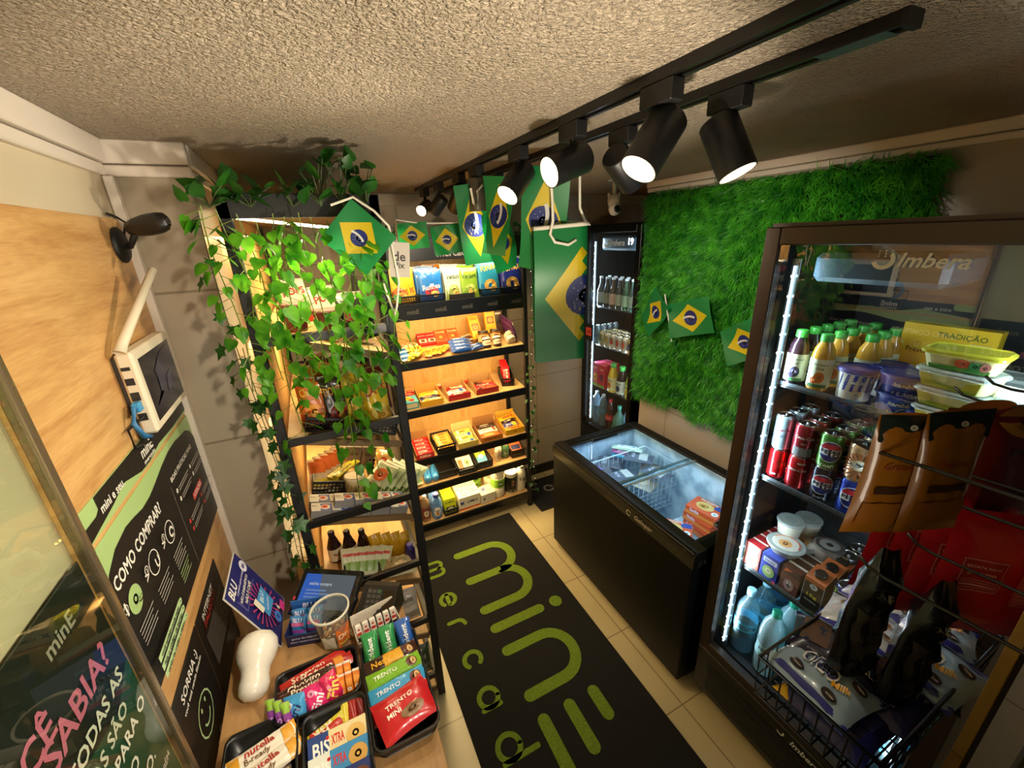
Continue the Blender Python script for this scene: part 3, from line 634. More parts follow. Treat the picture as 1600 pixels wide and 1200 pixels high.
# ------------------------------------------------------------------ left rack (end on, shelves slope down to the aisle)
LX0, LX1, LY0, LY1 = -.165, .215, 1.37, 2.36
LZ = [1.766, 1.437, 1.118, .800, .490, .150]
LT = 16.5
def Fl(k, x, y, z=0): return T((LX0+.015, LY0, LZ[k]+.004)) @ RY(LT) @ T((x, y, z))
def left_rack():
    r = root('shelf_rack', 'tall black shelf rack seen from its end, draped with leafy vines', 'shelf rack')
    for x in (LX0, LX1):
        for y in (LY0, LY1):
            b = MB(); b.box(x-.015, x+.015, y-.015, y+.015, 0, 2.15, BLKM, .002)
            if x > 0 and y == LY0: b.lathe([(.021, 1.36), (.021, 1.385)], BLK, 10) if 0 else None
            link('post', b.mesh('post'), None, r)
    sl = (LX1-LX0-.03)/math.cos(math.radians(LT))
    for k, z in enumerate(LZ):
        b = MB(); b.M = T((LX0+.015, 0, z+.004)) @ RY(LT); b.box(0, sl, LY0+.0, LY1, -.013, -.001, SHELFWOODY); b.box(0, sl, LY0-.004, LY0+.003, -.022, .002, C('6b5232', .5)); b.box(sl-.004, sl+.002, LY0, LY1, -.03, .018, BLK); link('shelf_board', b.mesh('sb'), None, r)
        b = MB()
        for y in (LY0, LY1): b.box(LX0, LX1, y-.012, y+.006, z-.026, z+.002, C('12110f', .35), .001)
        b.box(LX1-.006, LX1+.008, LY0, LY1, z-.13, z-.10, BLK); link('end_rail', b.mesh('er'), None, r)
    b = MB(); b.box(LX0-.008, LX0, LY0+.02, LY1, .1, 2.1, mat_wood('rack_side_board', 'c2924e', 'dfb877', (9, 9, 1.5))); link('back_board', b.mesh('bb'), None, r)
    b = MB(); b.box(LX0-.01, LX1+.01, LY0-.01, LY1, 2.098, 2.115, C('4b3a22', .5)); b.box(LX0-.015, LX1+.015, LY0-.015, LY0+.0, 2.09, 2.15, BLKM); link('top_board', b.mesh('tb'), None, r)
    b = MB(); b.tube([(LX0+.02, LY0+.03, 2.093), (LX1-.03, LY0+.03, 2.05)], .004, EM('fff2c8', 6), 8); link('led_tube', b.mesh('lt'), None, r)
    for k in range(6):
        zt = (2.08, LZ[0]-.04, LZ[1]-.04, LZ[2]-.04, LZ[3]-.04, LZ[4]-.04)[k]
        lamp('AREA', 'shelf_light', (LX0+.17, 1.85, zt-(0.02 if k == 0 else .05)), (11, 5.5, 5.2, 4.6, 2, 1.5)[k], (1, .73, .33), (LX0+.18, 1.85, zt-.5), .05, .85)
    lamp('AREA', 'led_tube_light', (LX0+.19, LY0+.05, 2.04), 3.2, (1, .85, .5), (LX0+.19, LY0-.02, 1.5), .32, .02)
    lamp('AREA', 'gap_light', (-.185, 1.95, 1.35), .8, (1, .74, .34), (-.25, 1.8, 1.35), .02, 1.6)
left_rack()

# ------------------------------------------------------------------ counter
def counter():
    r = root('counter_table', 'wooden counter table with black legs along the left wall', 'table')
    x0, x1, y0, y1, z = -.385, .082, .42, 1.17, .93
    b = MB(); b.box(x0, x1, y0, y1, z-.022, z, COUNTERWOOD, .002); link('tabletop', b.mesh('tt'), None, r)
    for x in (x0+.02, x1-.012):
        for y in (y0+.02, y1-.02):
            b = MB(); b.box(x-.014, x+.014, y-.014, y+.014, 0, z-.022, BLKM, .002); link('leg', b.mesh('leg'), None, r)
    b = MB(); b.box(x0+.01, x1-.002, y0+.01, y1-.01, z-.05, z-.022, BLKM); link('apron', b.mesh('ap'), None, r)
    b = MB(); b.box(x0+.02, x1-.01, y0+.02, y1-.02, .38, .40, C('3a2c1c', .5)); link('lower_shelf', b.mesh('ls'), None, r)
counter()

# ------------------------------------------------------------------ chest freezer
def freezer():
    x0, x1, y0, y1, H = 1.20, 1.86, .875, 1.965, .78
    r = root('chest_freezer', 'black chest freezer with sliding glass lids against the grass wall', 'freezer')
    bm = C('060504', .5, 0, 0, .3); wh = mat_noise('frosted_liner', '8fa3b2', 'dfeaf0', 9, .6, .4, .006)
    b = MB(); t = .065
    b.box(x0, x0+t-.01, y0, y1, .045, H-.05, bm, .006); b.box(x1-t+.01, x1, y0, y1, .045, H-.05, bm, .006); b.box(x0+t-.012, x1-t+.012, y0, y0+t-.01, .045, H-.05, bm); b.box(x0+t-.012, x1-t+.012, y1-t+.01, y1, .045, H-.05, bm); b.box(x0+.01, x1-.01, y0+.01, y1-.01, .045, .08, bm)
    b.deco(lambda u, v, o: (x0-.001-o, y0+.25-u, .688+v), .16, .03, [('b', .06, .5, .05, .08, 20, 330, '8a8574'), ('t', 'Gelopar', .6, .5, .7, '8a8574', 0, None, .2)]) if 0 else None
    link('body', b.mesh('bd'), None, r)
    b = MB()   # rounded top frame
    for (px0, px1, py0, py1, ax) in ((x0, x0+t, y0, y1, 'l'), (x1-t, x1, y0, y1, 'r'), (x0+t, x1-t, y0, y0+t-.015, 'n'), (x0+t, x1-t, y1-t, y1, 'f')):
        b.box(px0, px1, py0, py1, H-.052, H, bm, .005)
    prof = [(x0-.004+.03-.03*math.cos(math.radians(a)), H-.028+.03*math.sin(math.radians(a))) for a in range(0, 91, 10)]
    prof = [(x0-.004, H-.075)]+prof+[(x0+.07, H+.002), (x0+.07, H-.075)]; n = len(prof)
    b.add([(p[0], y, p[1]) for y in (y0-.003, y1+.003) for p in prof], [(i, (i+1) % n, n+(i+1) % n, n+i) for i in range(n)]+[tuple(range(n)), tuple(range(n, 2*n))], C('120f09', .42), True)
    link('top_frame', b.mesh('tf'), None, r)
    b = MB(); b.deco(lambda u, v, o: (x0-.0045-o, y0+.30-u, H-.066+v), .19, .034, [('b', .06, .5, .055, .085, 20, 330, 'a09a86'), ('t', 'Gelopar', .58, .5, .62, 'a09a86', 0, None, .2)], base=.0002); link('brand_lettering', b.mesh('bl'), None, r)
    b = MB(); u0, u1, v0, v1 = x0+t, x1-t, y0+t-.015, y1-t   # liner
    b.box(u0, u0+.006, v0, v1, .25, H-.012, wh); b.box(u1-.006, u1, v0, v1, .25, H-.012, wh); b.box(u0, u1, v0, v0+.006, .25, H-.012, wh); b.box(u0, u1, v1-.006, v1, .25, H-.012, wh)
    b.box(u0, u1, v0, v1, .235, .25, wh); b.box(u0+.006, u1-.006, v0+.006, v0+.42, .25, .47, wh)
    link('inner_liner', b.mesh('il'), None, r)
    gm = GLASS('freezer_glass', 'e6f2f5', 1.45)
    for (a0, a1, z) in ((v0+.005, (v0+v1)/2+.03, H-.014), ((v0+v1)/2-.03, v1-.005, H-.006)):
        b = MB(); b.box(u0+.004, u1-.004, a0, a1, z-.002, z+.001, gm); g = link('glass_lid', b.mesh('gl'), None, r)
        c = MB()
        for yy in (a0, a1-.014):
            c = MB(); c.box(u0+.002, u1-.002, yy, yy+.014, z-.004, z+.005, C('20201e', .35) if abs(yy-(v0+v1)/2) > .2 else GLASS('clear_edge', 'cfdcdf', 1.5, .1, .3), .001); link('lid_edge', c.mesh('le'), None, g)
        yy = a1-.03 if a0 > v0+.1 else a0+.03; c = MB(); c.box(1.42, 1.62, yy-.016, yy+.012, z+.002, z+.022, BLK, .006); link('lid_handle', c.mesh('lh'), None, g)
    for x in (x0+.06, x1-.06):
        for y in (y0+.07, y1-.07):
            b = MB(); b.M = T((x-.012, y, .022)) @ RY(90); b.lathe([(.022, 0), (.022, .024)], BLK, 14); b.M = Matrix.Identity(4); b.box(x-.018, x+.018, y-.016, y+.016, .026, .05, C('3a3835', .4, .6)); link('caster_wheel', b.mesh('cw'), None, r)
    lamp('AREA', 'freezer_light', (1.53, 1.42, H-.03), 2.6, (.55, .75, 1.0), (1.53, 1.42, .2), .45, .9)
    lamp('AREA', 'freezer_light_far', (1.28, 1.42, H-.10), .5, (.6, .8, 1.0), (1.8, 1.42, .5), .9, .04)
freezer()
def wire_basket(M, w, d, h, label, col='d9e3ea', nx=12, ny=8, r=.0016):
    rt = root('wire_basket', label, 'basket', M); m = C(col, .35, .3)
    def ringpts(k, z): return [(-w/2*k, -d/2*k, z), (w/2*k, -d/2*k, z), (w/2*k, d/2*k, z), (-w/2*k, d/2*k, z), (-w/2*k, -d/2*k, z)]
    b = MB()
    for z, k, rr in ((h, 1, r*2), (h*.5, .985, r), (0, .97, r*1.4)): 
        p = ringpts(k, z)
        for a, c in zip(p, p[1:]): b.tube([a, c], rr, m, 6)
    link('frame_wires', b.mesh('f'), None, rt)
    b = MB()
    for i in range(nx+1):
        x = -w/2+w*i/nx; b.tube([(x, -d/2, h), (x*.97, -d/2*.97, 0), (x*.97, d/2*.97, 0), (x, d/2, h)], r, m, 5)
    for i in range(1, ny):
        y = -d/2+d*i/ny; b.tube([(-w/2, y, h), (-w/2*.97, y*.97, 0), (w/2*.97, y*.97, 0), (w/2, y, h)], r, m, 5)
    link('grid_wires', b.mesh('g'), None, rt)
wire_basket(T((1.53, 1.60, .46)), .44, .27, .26, 'white wire basket hanging in the far half of the chest freezer')

# ------------------------------------------------------------------ upright glass door coolers
def cooler(M, W, D, H, z0, shelves, label, fcol, zhead, tag=False, logo=True, zg=None):
    r = root('display_cooler', label, 'refrigerator', M); t = .045
    fm = C(fcol, .34, .3); inner = C('0b0d10', .5); LW = t+.03
    b = MB(); b.box(0, .03, .03, D, .02, H, fm); b.box(W-.03, W, .03, D, .02, H, fm); b.box(.03, W-.03, D-.04, D, .02, H, fm); b.box(.03, W-.03, .03, D-.04, H-.06, H, fm); b.box(.03, W-.03, .05, D-.04, .02, z0-.03, fm); link('cabinet', b.mesh('cb'), None, r)
    b = MB(); b.box(.031, .036, .05, D-.045, z0, H-.065, inner); b.box(W-.036, W-.031, .05, D-.045, z0, H-.065, inner); b.box(.04, W-.04, D-.046, D-.041, z0, H-.065, inner); b.box(.031, W-.031, .05, D-.045, z0-.028, z0-.002, inner); link('interior_liner', b.mesh('in'), None, r)
    # header light box
    b = MB(); xe = W-.06 if W < .65 else .40; b.box(.10, xe, .09, .30, zhead, H-.085, C('3a4c58', .35), .014); link('evaporator_cover', b.mesh('ev'), None, r)
    # door
    d = MB(); gy0 = z0-.005
    d.box(0, t, 0, .035, gy0-.03, H-.01, fm, .003); d.box(W-t, W, 0, .035, gy0-.03, H-.01, fm, .003); d.box(t, W-t, 0, .035, H-.01-t*1.1, H-.01, fm, .003); d.box(t, W-t, 0, .035, gy0-.03, gy0+.012, fm, .003)
    dr = link('door', d.mesh('dr'), None, r)
    g = MB(); g.box(t, W-t, .008, .012, gy0+.012, H-.01-t*1.1, GLASS('door_glass', 'f4f8f8', 2.1)); link('glass_pane', g.mesh('gp'), None, dr)
    b = MB(); zl = H-.115 if not zg else zg
    b.deco(lambda u, v, o: (W*(.525 if W > .65 else .56)+u, .0078-o, zl+v), .19 if W > .65 else .24, .05, [('e', .10+.07*i, .6+.12*j, .008+.003*i, .04, 'dfe6e6') for i in range(3) for j in range(3)]+[('b', .16, .45, .075, .125, 200, 400, 'dfe6e6'), ('t', 'Imbera', .64, .45, .66, 'e6ebeb', 0, None, .3)] if logo else [], base=.0002); link('door_lettering', b.mesh('dl'), None, dr)
    led = EM('d6f1ff', 3)
    for x in (LW, W-LW+.0):
        b = MB(); b.box(x-.0018, x+.0018, .045, .052, z0+.03, H-.12, led); 
        for i in range(26): z = z0+.05+(H-.2-z0)*i/25; b.box(x-.0035, x+.0035, .043, .045, z-.003, z+.003, EM('ffffff', 9))
        link('led_strip', b.mesh('ls'), None, r)
        s = MB(); s.box(x-.012, x+.012, .053, .056, z0+.01, H-.1, C('8e9aa0', .25, .8)); link('light_channel', s.mesh('lc'), None, r)
        q = M @ Vector((x+(.012 if x < W/2 else -.012), .07, (z0+H)/2)); q2 = M @ Vector((W/2, .3, (z0+H)/2))
        lamp('AREA', 'cooler_light', q, 4.4, (.72, .89, 1.0), q2, .009, H-z0-.2) 
    # shelves: wire racks with front lip
    for z in shelves:
        b = MB(); m = C('14171a', .35, .4)
        for i in range(30): x = .05+(W-.1)*i/29; b.box(x-.0015, x+.0015, .09, D-.06, z-.004, z-.001, m)
        for y in (.09, .3, D-.07): b.box(.04, W-.04, y-.003, y+.003, z-.009, z-.004, m)
        b.box(.04, W-.04, .083, .087, z-.014, z+.004, C('7d8a92', .25, .7)); b.box(.04, W-.04, .079, .083, z-.014, z-.008, BLK); link('wire_shelf', b.mesh('ws'), None, r)
    for x in (.045, W-.045):
        b = MB(); b.box(x-.006, x+.006, .075, .083, z0+.02, shelves[0]+.06, C('a8b4ba', .3, .8)); link('shelf_upright', b.mesh('su'), None, r)
    b = MB(); b.box(.0, W, .0, .05, .07, z0-.04, C('0c0b0a', .4), .004); 
    for i in range(11): b.box(.06, W-.06, -.003, .003, .10+.014*i, .106+.014*i, C('1c1a18', .4))
    b.deco(lambda u, v, o: (W*.62+u, -.0005-o, z0-.085+v), .16, .03, [('b', .08, .5, .05, .085, 200, 400, 'cfd4d2'), ('t', 'Imbera', .6, .5, .6, 'cfd4d2', 0, None, .3)], base=.0004); link('kick_grille', b.mesh('kg'), None, r)
    for x in (.07, W-.07):
        for y in (.08, D-.08):
            b = MB(); b.lathe([(.02, 0), (.02, .03)], BLK, 12); b.M = Matrix.Identity(4); link('foot', b.mesh('ft'), T((x, y, 0)), r)
    return r
MC = T((1.253, .835, 0)) @ RZ(-90)
CS = [1.535, 1.18, .775]
cooler(MC, .70, .58, 2.025, .345, CS, 'large glass door drinks cooler at right with white lettering on its door', '382c25', 1.86)
MF = T((1.985, 2.775, 0)) @ RZ(-90)
FS = [1.465, 1.15, .79]
fc = cooler(MF, .62, .60, 2.075, .44, FS, 'narrow glass door drinks cooler in the back right corner', '0c0b0a', 1.89, zg=1.925)
b = MB(); b.deco(lambda u, v, o: (.47+u, .0075-o, 1.935+v), .07, .07, [('t', '19', .5, .5, .75, EM('e8f8ff', 8))], base=.0006) if 0 else None
b = MB(); vs, fs, tw, th = text_geo('19'); b.add([(.52+x*.06, .0065, 1.955+y*.06) for x, y in vs], fs, EM('e8f8ff', 6)); link('temperature_display', b.mesh('td'), None, fc)
b = MB(); b.box(.03, .145, -.003, .0, 1.19, 1.325, C('120d0c', .5)); b.deco(lambda u, v, o: (.0875+u, -.003-o, 1.20+v), .115, .115, [('r', .2, .25, .82, .82, 'd8472f'), ('t', '-18', .5, .54, .45, '1a0d0a')], base=.0004)
setp(link('age_sign', b.mesh('as'), MF), 'small red and black sign reading -18 stuck on the corner cooler door', 'sign')

# ------------------------------------------------------------------ products: helpers
def stand(M, yaw=0, lean=0): return M @ RZ(yaw) @ RX(-lean)
def lay(M, yaw, t, h): return M @ RZ(yaw) @ RX(-90) @ T((0, -t/2, -h/2))
def row(pr, Ms, desc, where, group=None, s=1.0, a='from the left', same=False):
    n = len(Ms)
    for i, M in enumerate(Ms):
        lb = desc+' '+where if (n == 1 or same) else '%s %s %s' % (od(i, n, a), desc, where)
        if n > ORD_MAX: pass
        place(pr, M, lb, (group or desc+'s') if n > 1 or group else None, s)
ORD_MAX = 99
def bar(L, Wd, t, col, text, tcol, ext=(), seed=0, name='chocolate_bar', cat='snack bar', tw=.5, tc=.42):
    return bag(Wd, L, t, col, list(ext)+([('t', text, .5, tc, tw, tcol, 90)] if text else []), seed, .28, name, cat)
def chips(w, h, t, col, text, tcol, food='d9912e', band=None, seed=0, tv=.72):
    it = []
    if band: it += [('r', .04, .0, .96, .34, band)]
    it += [('e', .5, .3, .3, .16, food), ('e', .62, .22, .2, .1, 'e7b455'), ('t', text, .5, tv, .78, tcol, 6, .16), ('r', .06, .945, .94, .99, 'd8d2c0')]
    return bag(w, h, t, col, it, seed)

# ------------------------------------------------------------------ back rack stock
S0 = 'on the top shelf of the back rack'
def stock_back():
    B = 'back rack'
    # top shelf: bags in black bins
    for i, (x, w) in enumerate(((.075, .15), (.24, .15), (.635, .155), (.785, .155))):
        place(bin_(w, .16, .055), Fb(0, x, .10), '%s black perforated basket holding snack bags on the back rack top shelf' % od(i, 4), 'baskets on the top shelf of the back rack')
    place(tray(.16, .16, .05, '16130f'), Fb(0, .43, .10), 'plain black tray holding pale and lime green snack bags, top shelf of back rack')
    y1 = chips(.14, .20, .034, 'e3b021', 'MiLHITOS', 'a0331c', 'c9772a', None, 1, .3)
    for i, (x, y, z) in enumerate(((.05, .05, .012), (.09, .075, .016), (.07, .11, .045))): place(y1, stand(Fb(0, x, y, z), -4+8*i, 9), ('front left yellow corn snack bag on the top shelf of the back rack', 'front right yellow corn snack bag on the top shelf of the back rack', 'rear yellow corn snack bag standing highest on the top shelf')[i], 'yellow corn snack bags')
    bl = chips(.15, .19, .032, '2473b8', 'Ruffles', 'e6e0da', 'c2342e', '1d4f96', 2, .45)
    for i, (y, x) in enumerate(((.05, .245), (.085, .235), (.12, .225))): place(bl, stand(Fb(0, x, y, .008+.008*i), 2*i, 9), '%s wavy blue potato crisp bag on the top shelf' % ('front', 'middle', 'rear')[i], 'blue potato crisp bags')
    place(chips(.13, .19, .04, 'e08a26', 'Onda', 'f0e8d0', 'c9772a', None, 5), stand(Fb(0, .29, .15, .03), 5, 8), 'orange snack bag peeking out behind the blue crisp bags on the top shelf')
    wg = chips(.115, .19, .038, 'cfd3b4', 'Verdura', '3f4a2a', 'a7b15c', '8fa04a', 3)
    for i in (0, 1): place(wg, stand(Fb(0, .385, .05+.045*i, .006+.02*i), 3, 9), '%s pale grey green snack bag on the top shelf' % ('front', 'rear')[i], 'pale green snack bags')
    lg = chips(.125, .185, .038, '86a82c', 'Verdura', '34491a', 'b3c25a', '6d8f25', 4)
    for i in (0, 1): place(lg, stand(Fb(0, .49, .05+.045*i, .006+.02*i), -3, 9), '%s lime green snack bag on the top shelf' % ('front', 'rear')[i], 'lime green snack bags')
    te = chips(.15, .225, .034, '2d93ad', 'FOFURA', 'f0c34a', 'd39a43', '1f6f96', 6, .78)
    for i in (0, 1, 2): place(te, stand(Fb(0, .63-.03*(i > 1), .05+.04*i, .006+.014*i), 3-4*i, 9), '%s teal snack bag with yellow lettering on the top shelf' % ('front', 'middle', 'rear')[i], 'teal snack bags')
    na = chips(.155, .235, .038, '1f2f8a', 'FOFURA', 'f0c34a', 'caa04a', '16236b', 7, .70)
    for i in (0, 1, 2): place(na, stand(Fb(0, .785-.02*(i == 1), .045+.045*i, .006+.022*i), -7+4*i, 9), '%s navy snack bag with yellow lettering on the top shelf' % ('front', 'middle', 'rear')[i], 'navy snack bags')
    # second shelf
    W = 'on the second shelf of the back rack'
    nd = bag(.075, .12, .028, 'd8b552', [('r', .08, .3, .92, .7, 'e9dfc0'), ('e', .5, .5, .25, .16, 'c96a2a'), ('t', 'NINHO', .5, .8, .7, 'b02a22')], 3, name='noodle_packet', cat='noodles')
    row(nd, [lay(Fb(1, .045+.075*i, .235, .0), 4*i-4, .028, .12) for i in range(2)]+[lay(Fb(1, .05+.07*i, .175, .012), -6, .028, .12) for i in range(2)], 'gold and white noodle packet', 'at the second shelf back left', 'gold noodle packets')
    wb = bag(.06, .10, .02, 'd6e0e2', [('r', .05, .1, .95, .4, '2f6fa8'), ('e', .5, .6, .3, .14, 'c93b2e')], 2, name='biscuit_packet', cat='biscuits')
    row(wb, [lay(Fb(1, .03, .05+.045*i, .004+.01*i), 8, .02, .10) for i in range(3)], 'white and blue biscuit packet', 'at the second shelf left end', a='from the front')
    yb = bar(.13, .045, .02, 'c9b321', 'Bono', '5a3a10', [('r', .1, .1, .9, .3, 'e8dc8a')], 4, name='biscuit_packet', cat='biscuits')
    row(yb, [lay(Fb(1, .085+.02*(i % 3), .04+.05*(i//3), .004+.013*(i % 3)), -58+9*i, .02, .13) for i in range(6)], 'yellow green biscuit roll', 'in the loose pile on the second shelf', 'yellow biscuit rolls')
    ob = bar(.115, .05, .022, 'df8d1e', 'Fandangos', '7b2a10', [('r', .1, .65, .9, .85, 'f0bf56')], 5, name='biscuit_packet', cat='biscuits')
    row(ob, [lay(Fb(1, .19+.035*i, .065+.01*(i % 2), .004+.004*i), -20-6*i, .022, .115) for i in range(4)], 'orange biscuit packet', 'at the second shelf front', 'orange biscuit packets')
    rd = boxp(.062, .028, .10, 'c2282a', [('r', .1, .15, .9, .45, 'e9ddca'), ('t', 'PASSATEMPO', .5, .75, .85, 'f0e6d0'), ('e', .5, .3, .25, .12, '7b4a22')], name='biscuit_carton')
    row(rd, [stand(Fb(1, .20+.062*i, .22, .008), 0, 62) for i in range(2)], 'red and white biscuit box', 'leaning back on the second shelf')
    og = boxp(.082, .03, .115, 'd9552a', [('e', .5, .38, .36, .2, '8a4a1e'), ('e', .45, .42, .16, .1, 'd99a4a'), ('t', 'Torcida', .5, .8, .8, 'f2d9a0'), ('r', .0, .0, 1, .08, 'b8301c')], name='biscuit_carton')
    row(og, [stand(Fb(1, .325+.085*i, .20, .01), 0, 60) for i in range(2)], 'bright orange biscuit box', 'leaning back on the second shelf')
    cn = bar(.15, .06, .03, '4a2514', 'OREO', 'e6dcd0', [('r', .1, .6, .9, .8, 'd98a2a')], 6, name='cookie_packet', cat='cookies')
    row(cn, [lay(Fb(1, .50, .15+.06*i, .0+.012*i), -62, .03, .15) for i in range(2)], 'brown cookie packet', 'behind the dark lidded jars', a='from the front')
    oc = boxp(.075, .03, .17, 'e39a1c', [('r', .15, .35, .85, .65, '7a4314'), ('e', .5, .5, .25, .1, 'c78936'), ('t', 'Cookies', .5, .85, .7, '7a2a12')], name='cookie_carton')
    row(oc, [stand(Fb(1, .575+.11*i, .19+.02*i, .01+.03*i), 4-4*i, 38-14*i) for i in range(2)], 'tall orange cookie box', 'standing at the back of the second shelf')
    place(boxp(.06, .03, .17, '3a2015', [('t', 'OREO', .5, .75, .8, 'e6dcd0'), ('e', .5, .4, .3, .12, '1a0f0a')], name='cookie_carton'), stand(Fb(1, .755, .23, .03), -6, 22), 'tall dark brown cookie box right of the orange cookie boxes')
    orb = bar(.155, .042, .035, '23509c', 'OREO', 'f0efe8', [('e', .5, .82, .35, .09, '1a1a22')], 8, name='cookie_packet', cat='cookies', tw=.42)
    row(orb, [lay(Fb(1, .40+.006*i, .022+.04*i, .002+.006*i), -90, .035, .155) for i in range(4)], 'blue sandwich cookie roll', 'stacked on the second shelf', a='from the front')
    row(orb, [lay(Fb(1, .525, .03+.035*i, .002), -72, .035, .155) for i in range(2)], 'blue sandwich cookie roll', 'slanting beside the small jars', a='from the front', s=.7)
    jar = bottle([(.032, 0), (.036, .006), (.037, .06), (.034, .075)], '6d4219', (.036, .072, .088, '15130f'), (.012, .058, 'c9a56b'), [('e', .25, .5, .1, .4, '7b3a1a'), ('t', 'CREME', .25, .8, .15, '3a1a0c'), ('e', 0.5, .5, .1, .4, 'b98a46')], name='spread_jar', cat='jar')
    row(jar, [stand(Fb(1, .59+.09*i, .125, .0), -10, 18) for i in range(2)], 'glass jar with black lid', 'on the second shelf of the back rack')
    jr2 = bottle([(.026, 0), (.029, .005), (.029, .045), (.026, .055)], '4a2a12', (.028, .052, .066, 'dcd3be'), (.01, .042, 'd8cba8'), [('t', 'nutella', .25, .5, .24, 'a02a1c')], name='spread_jar', cat='jar')
    row(jr2, [stand(Fb(1, .585+.075*i, .045, .0), 0, 30) for i in range(2)], 'small spread jar with cream lid', 'in front of the black lidded jars')
    rg = MB(); rg.lathe([(.016, .0), (.034, 0), (.036, .004), (.036, .028), (.034, .032), (.018, .032), (.016, .028), (.016, 0)], C('d2c7ad', .5), 26, False, False); rg = P('tape_roll', 'tape roll', ('roll', rg))
    row(rg, [stand(Fb(1, .765+.012*i, .055+.05*i, .02+.012*i), 10, 68) @ T((0, 0, -.01)) for i in range(2)], 'cream ring shaped roll', 'near the right end of the second shelf', a='from the front')
    pb = bar(.15, .06, .018, '5a2a5e', 'BARRA', 'e8e0e0', [('r', .05, .0, .95, .45, '5b2a1a'), ('r', .1, .75, .9, .88, 'e8ddd0')], 9)
    row(pb, [stand(Fb(1, .815+.0*i, .06+.027*i, .012), 62, 20) for i in range(7)], 'purple and brown chocolate bar', 'filed at the second shelf right end', a='from the front', group='purple chocolate bars filed upright')
    place(bin_(.085, .21, .05), Fb(1, .80, .155, .001), 'black basket holding the file of purple bars, second shelf right end') if 0 else None
    # third shelf
    W = 'third shelf of the back rack'
    rp = bar(.14, .06, .018, 'd23324', 'Prestigio', 'f0d8b8', [('r', .2, .2, .8, .5, 'e9c7a8'), ('r', .1, .88, .9, .93, 'e8b03a')], 1, tw=.3, tc=.72)
    row(rp, [lay(Fb(2, .045+.13*i, .235+.004*i, 0), -90, .018, .14) for i in range(5)], 'red and white wafer bar', 'behind the cardboard trays', 'red wafer bars along the back of the third shelf')
    place(boxp(.095, .10, .05, '4a9aa3', [('r', .1, .2, .9, .8, 'cfc5a0')], [('e', .4, .6, .25, .25, 'd9b03a'), ('e', .6, .3, .2, .2, 'c8452e'), ('r', 0, .92, 1, 1, 'c2282a')], name='candy_box'), Fb(2, .03, .07), 'small teal and red candy box at the left end of the third shelf')
    for i, (x, w, c, ci) in enumerate(((.165, .15, 'd7a01e', 'b8893f'), (.355, .155, 'b32228', 'b08952'), (.56, .165, 'a01f22', 'a8814f'))):
        place(tray(w, .17, .05, c, .035, ci), Fb(2, x, .10+.006*i), ('yellow fronted cardboard display tray on the third shelf of the back rack', 'red fronted cardboard display tray in the middle of the third shelf', 'dark red cardboard display tray on the right half of the third shelf')[i], 'cardboard display trays on the third shelf')
    def fillbars(k, xc, yc, protos, z0=.012, n=3, dy=.038, s=1.0, where='', lean=22):
        for i in range(n):
            pr, d = protos[i % len(protos)]
            place(pr, Fb(k, xc+(-.006 if i % 2 else .004), yc+dy*(i-(n-1)/2), z0+.006*i) @ RX(8) @ lay(Matrix.Identity(4), -90+(4 if i % 2 else -3), .018, .12), '%s %s %s' % (d, 'lying %s' % (('at the front', 'in the middle', 'at the back', 'last')[i]), where), None, s)
    gy = bar(.13, .045, .018, 'e0a326', 'AMENDOIM', 'a63a18', [('r', .1, .78, .9, .9, 'f2e2b0')], 2); gb = bar(.12, .045, .018, '2a2d4e', 'Charge', 'e0b050', [], 3); gw = bar(.13, .045, .018, 'e6d9b6', 'BATON', 'c93a22', [('r', .1, .1, .9, .35, 'e2a02a')], 4)
    fillbars(2, .165, .085, [(gw, 'cream and yellow bar'), (gb, 'dark blue bar'), (gy, 'orange yellow bar')], where='of the yellow fronted tray')
    r1 = bar(.13, .045, .018, 'b51f2a', 'KitKat', 'f0e6d8', [], 5); r2 = bar(.13, .045, .018, 'e4dccb', 'LACTA', 'b02430', [('r', .1, .65, .9, .85, '2a4a8a')], 6); r3 = bar(.13, .045, .018, '7a1a20', 'Suflair', 'e6d0a0', [('e', .5, .75, .3, .1, 'd8c8a0')], 7)
    fillbars(2, .355, .09, [(r1, 'crimson bar'), (r2, 'white and red bar'), (r3, 'dark red bar')], where='of the middle red tray')
    r4 = bar(.15, .045, .018, 'c2222c', 'Toblerone', 'ead0a8', [], 8); r5 = bar(.14, .045, .018, '3a1a12', 'KINDER', 'd96a3a', [('r', .1, .45, .9, .9, 'd4562e')], 9)
    fillbars(2, .56, .095, [(r5, 'brown and orange bar'), (r4, 'red bar with cream lettering')], n=3, where='of the right dark red tray')
    M = Fb(2, .765, .17, .0) @ RZ(-16); place(bin_(.085, .21, .06), M, 'black perforated basket of red bars at the right end of the third shelf')
    kk = bar(.115, .055, .016, 'c41f24', 'KitKat', 'f0e9e0', [('e', .5, .5, .4, .2, 'd8423c')], 1)
    row(kk, [stand(M @ T((0, -.07+.024*i, .012)), 4, 38) for i in range(7)], 'red wafer bar', 'filed at the third shelf right end', a='from the front', group='red wafer bars filed in a basket')
    # fourth shelf
    M = Fb(3, .075, .085, 0); place(tray(.12, .17, .05, 'c22a22', .075, 'a87c46', front=[('e', .5, .5, .36, .34, 'd8433a'), ('t', 'KitKat', .5, .5, .6, 'f2e8d8')]), M, 'red cardboard tray of wafer bars at the left end of the fourth shelf')
    for i in range(4): place(kk, M @ T((0, -.045+.035*i, .018+.008*i)) @ RX(10) @ lay(Matrix.Identity(4), -90, .016, .115), '%s wafer bar in the red cardboard tray, fourth shelf' % od(i, 4, 'from the front', 'frontmost', 'rearmost'), 'red wafer bars in the red tray')
    M = Fb(3, .225, .095, 0); place(bin_(.13, .18, .065), M, 'black perforated basket of golden wafers on the fourth shelf')
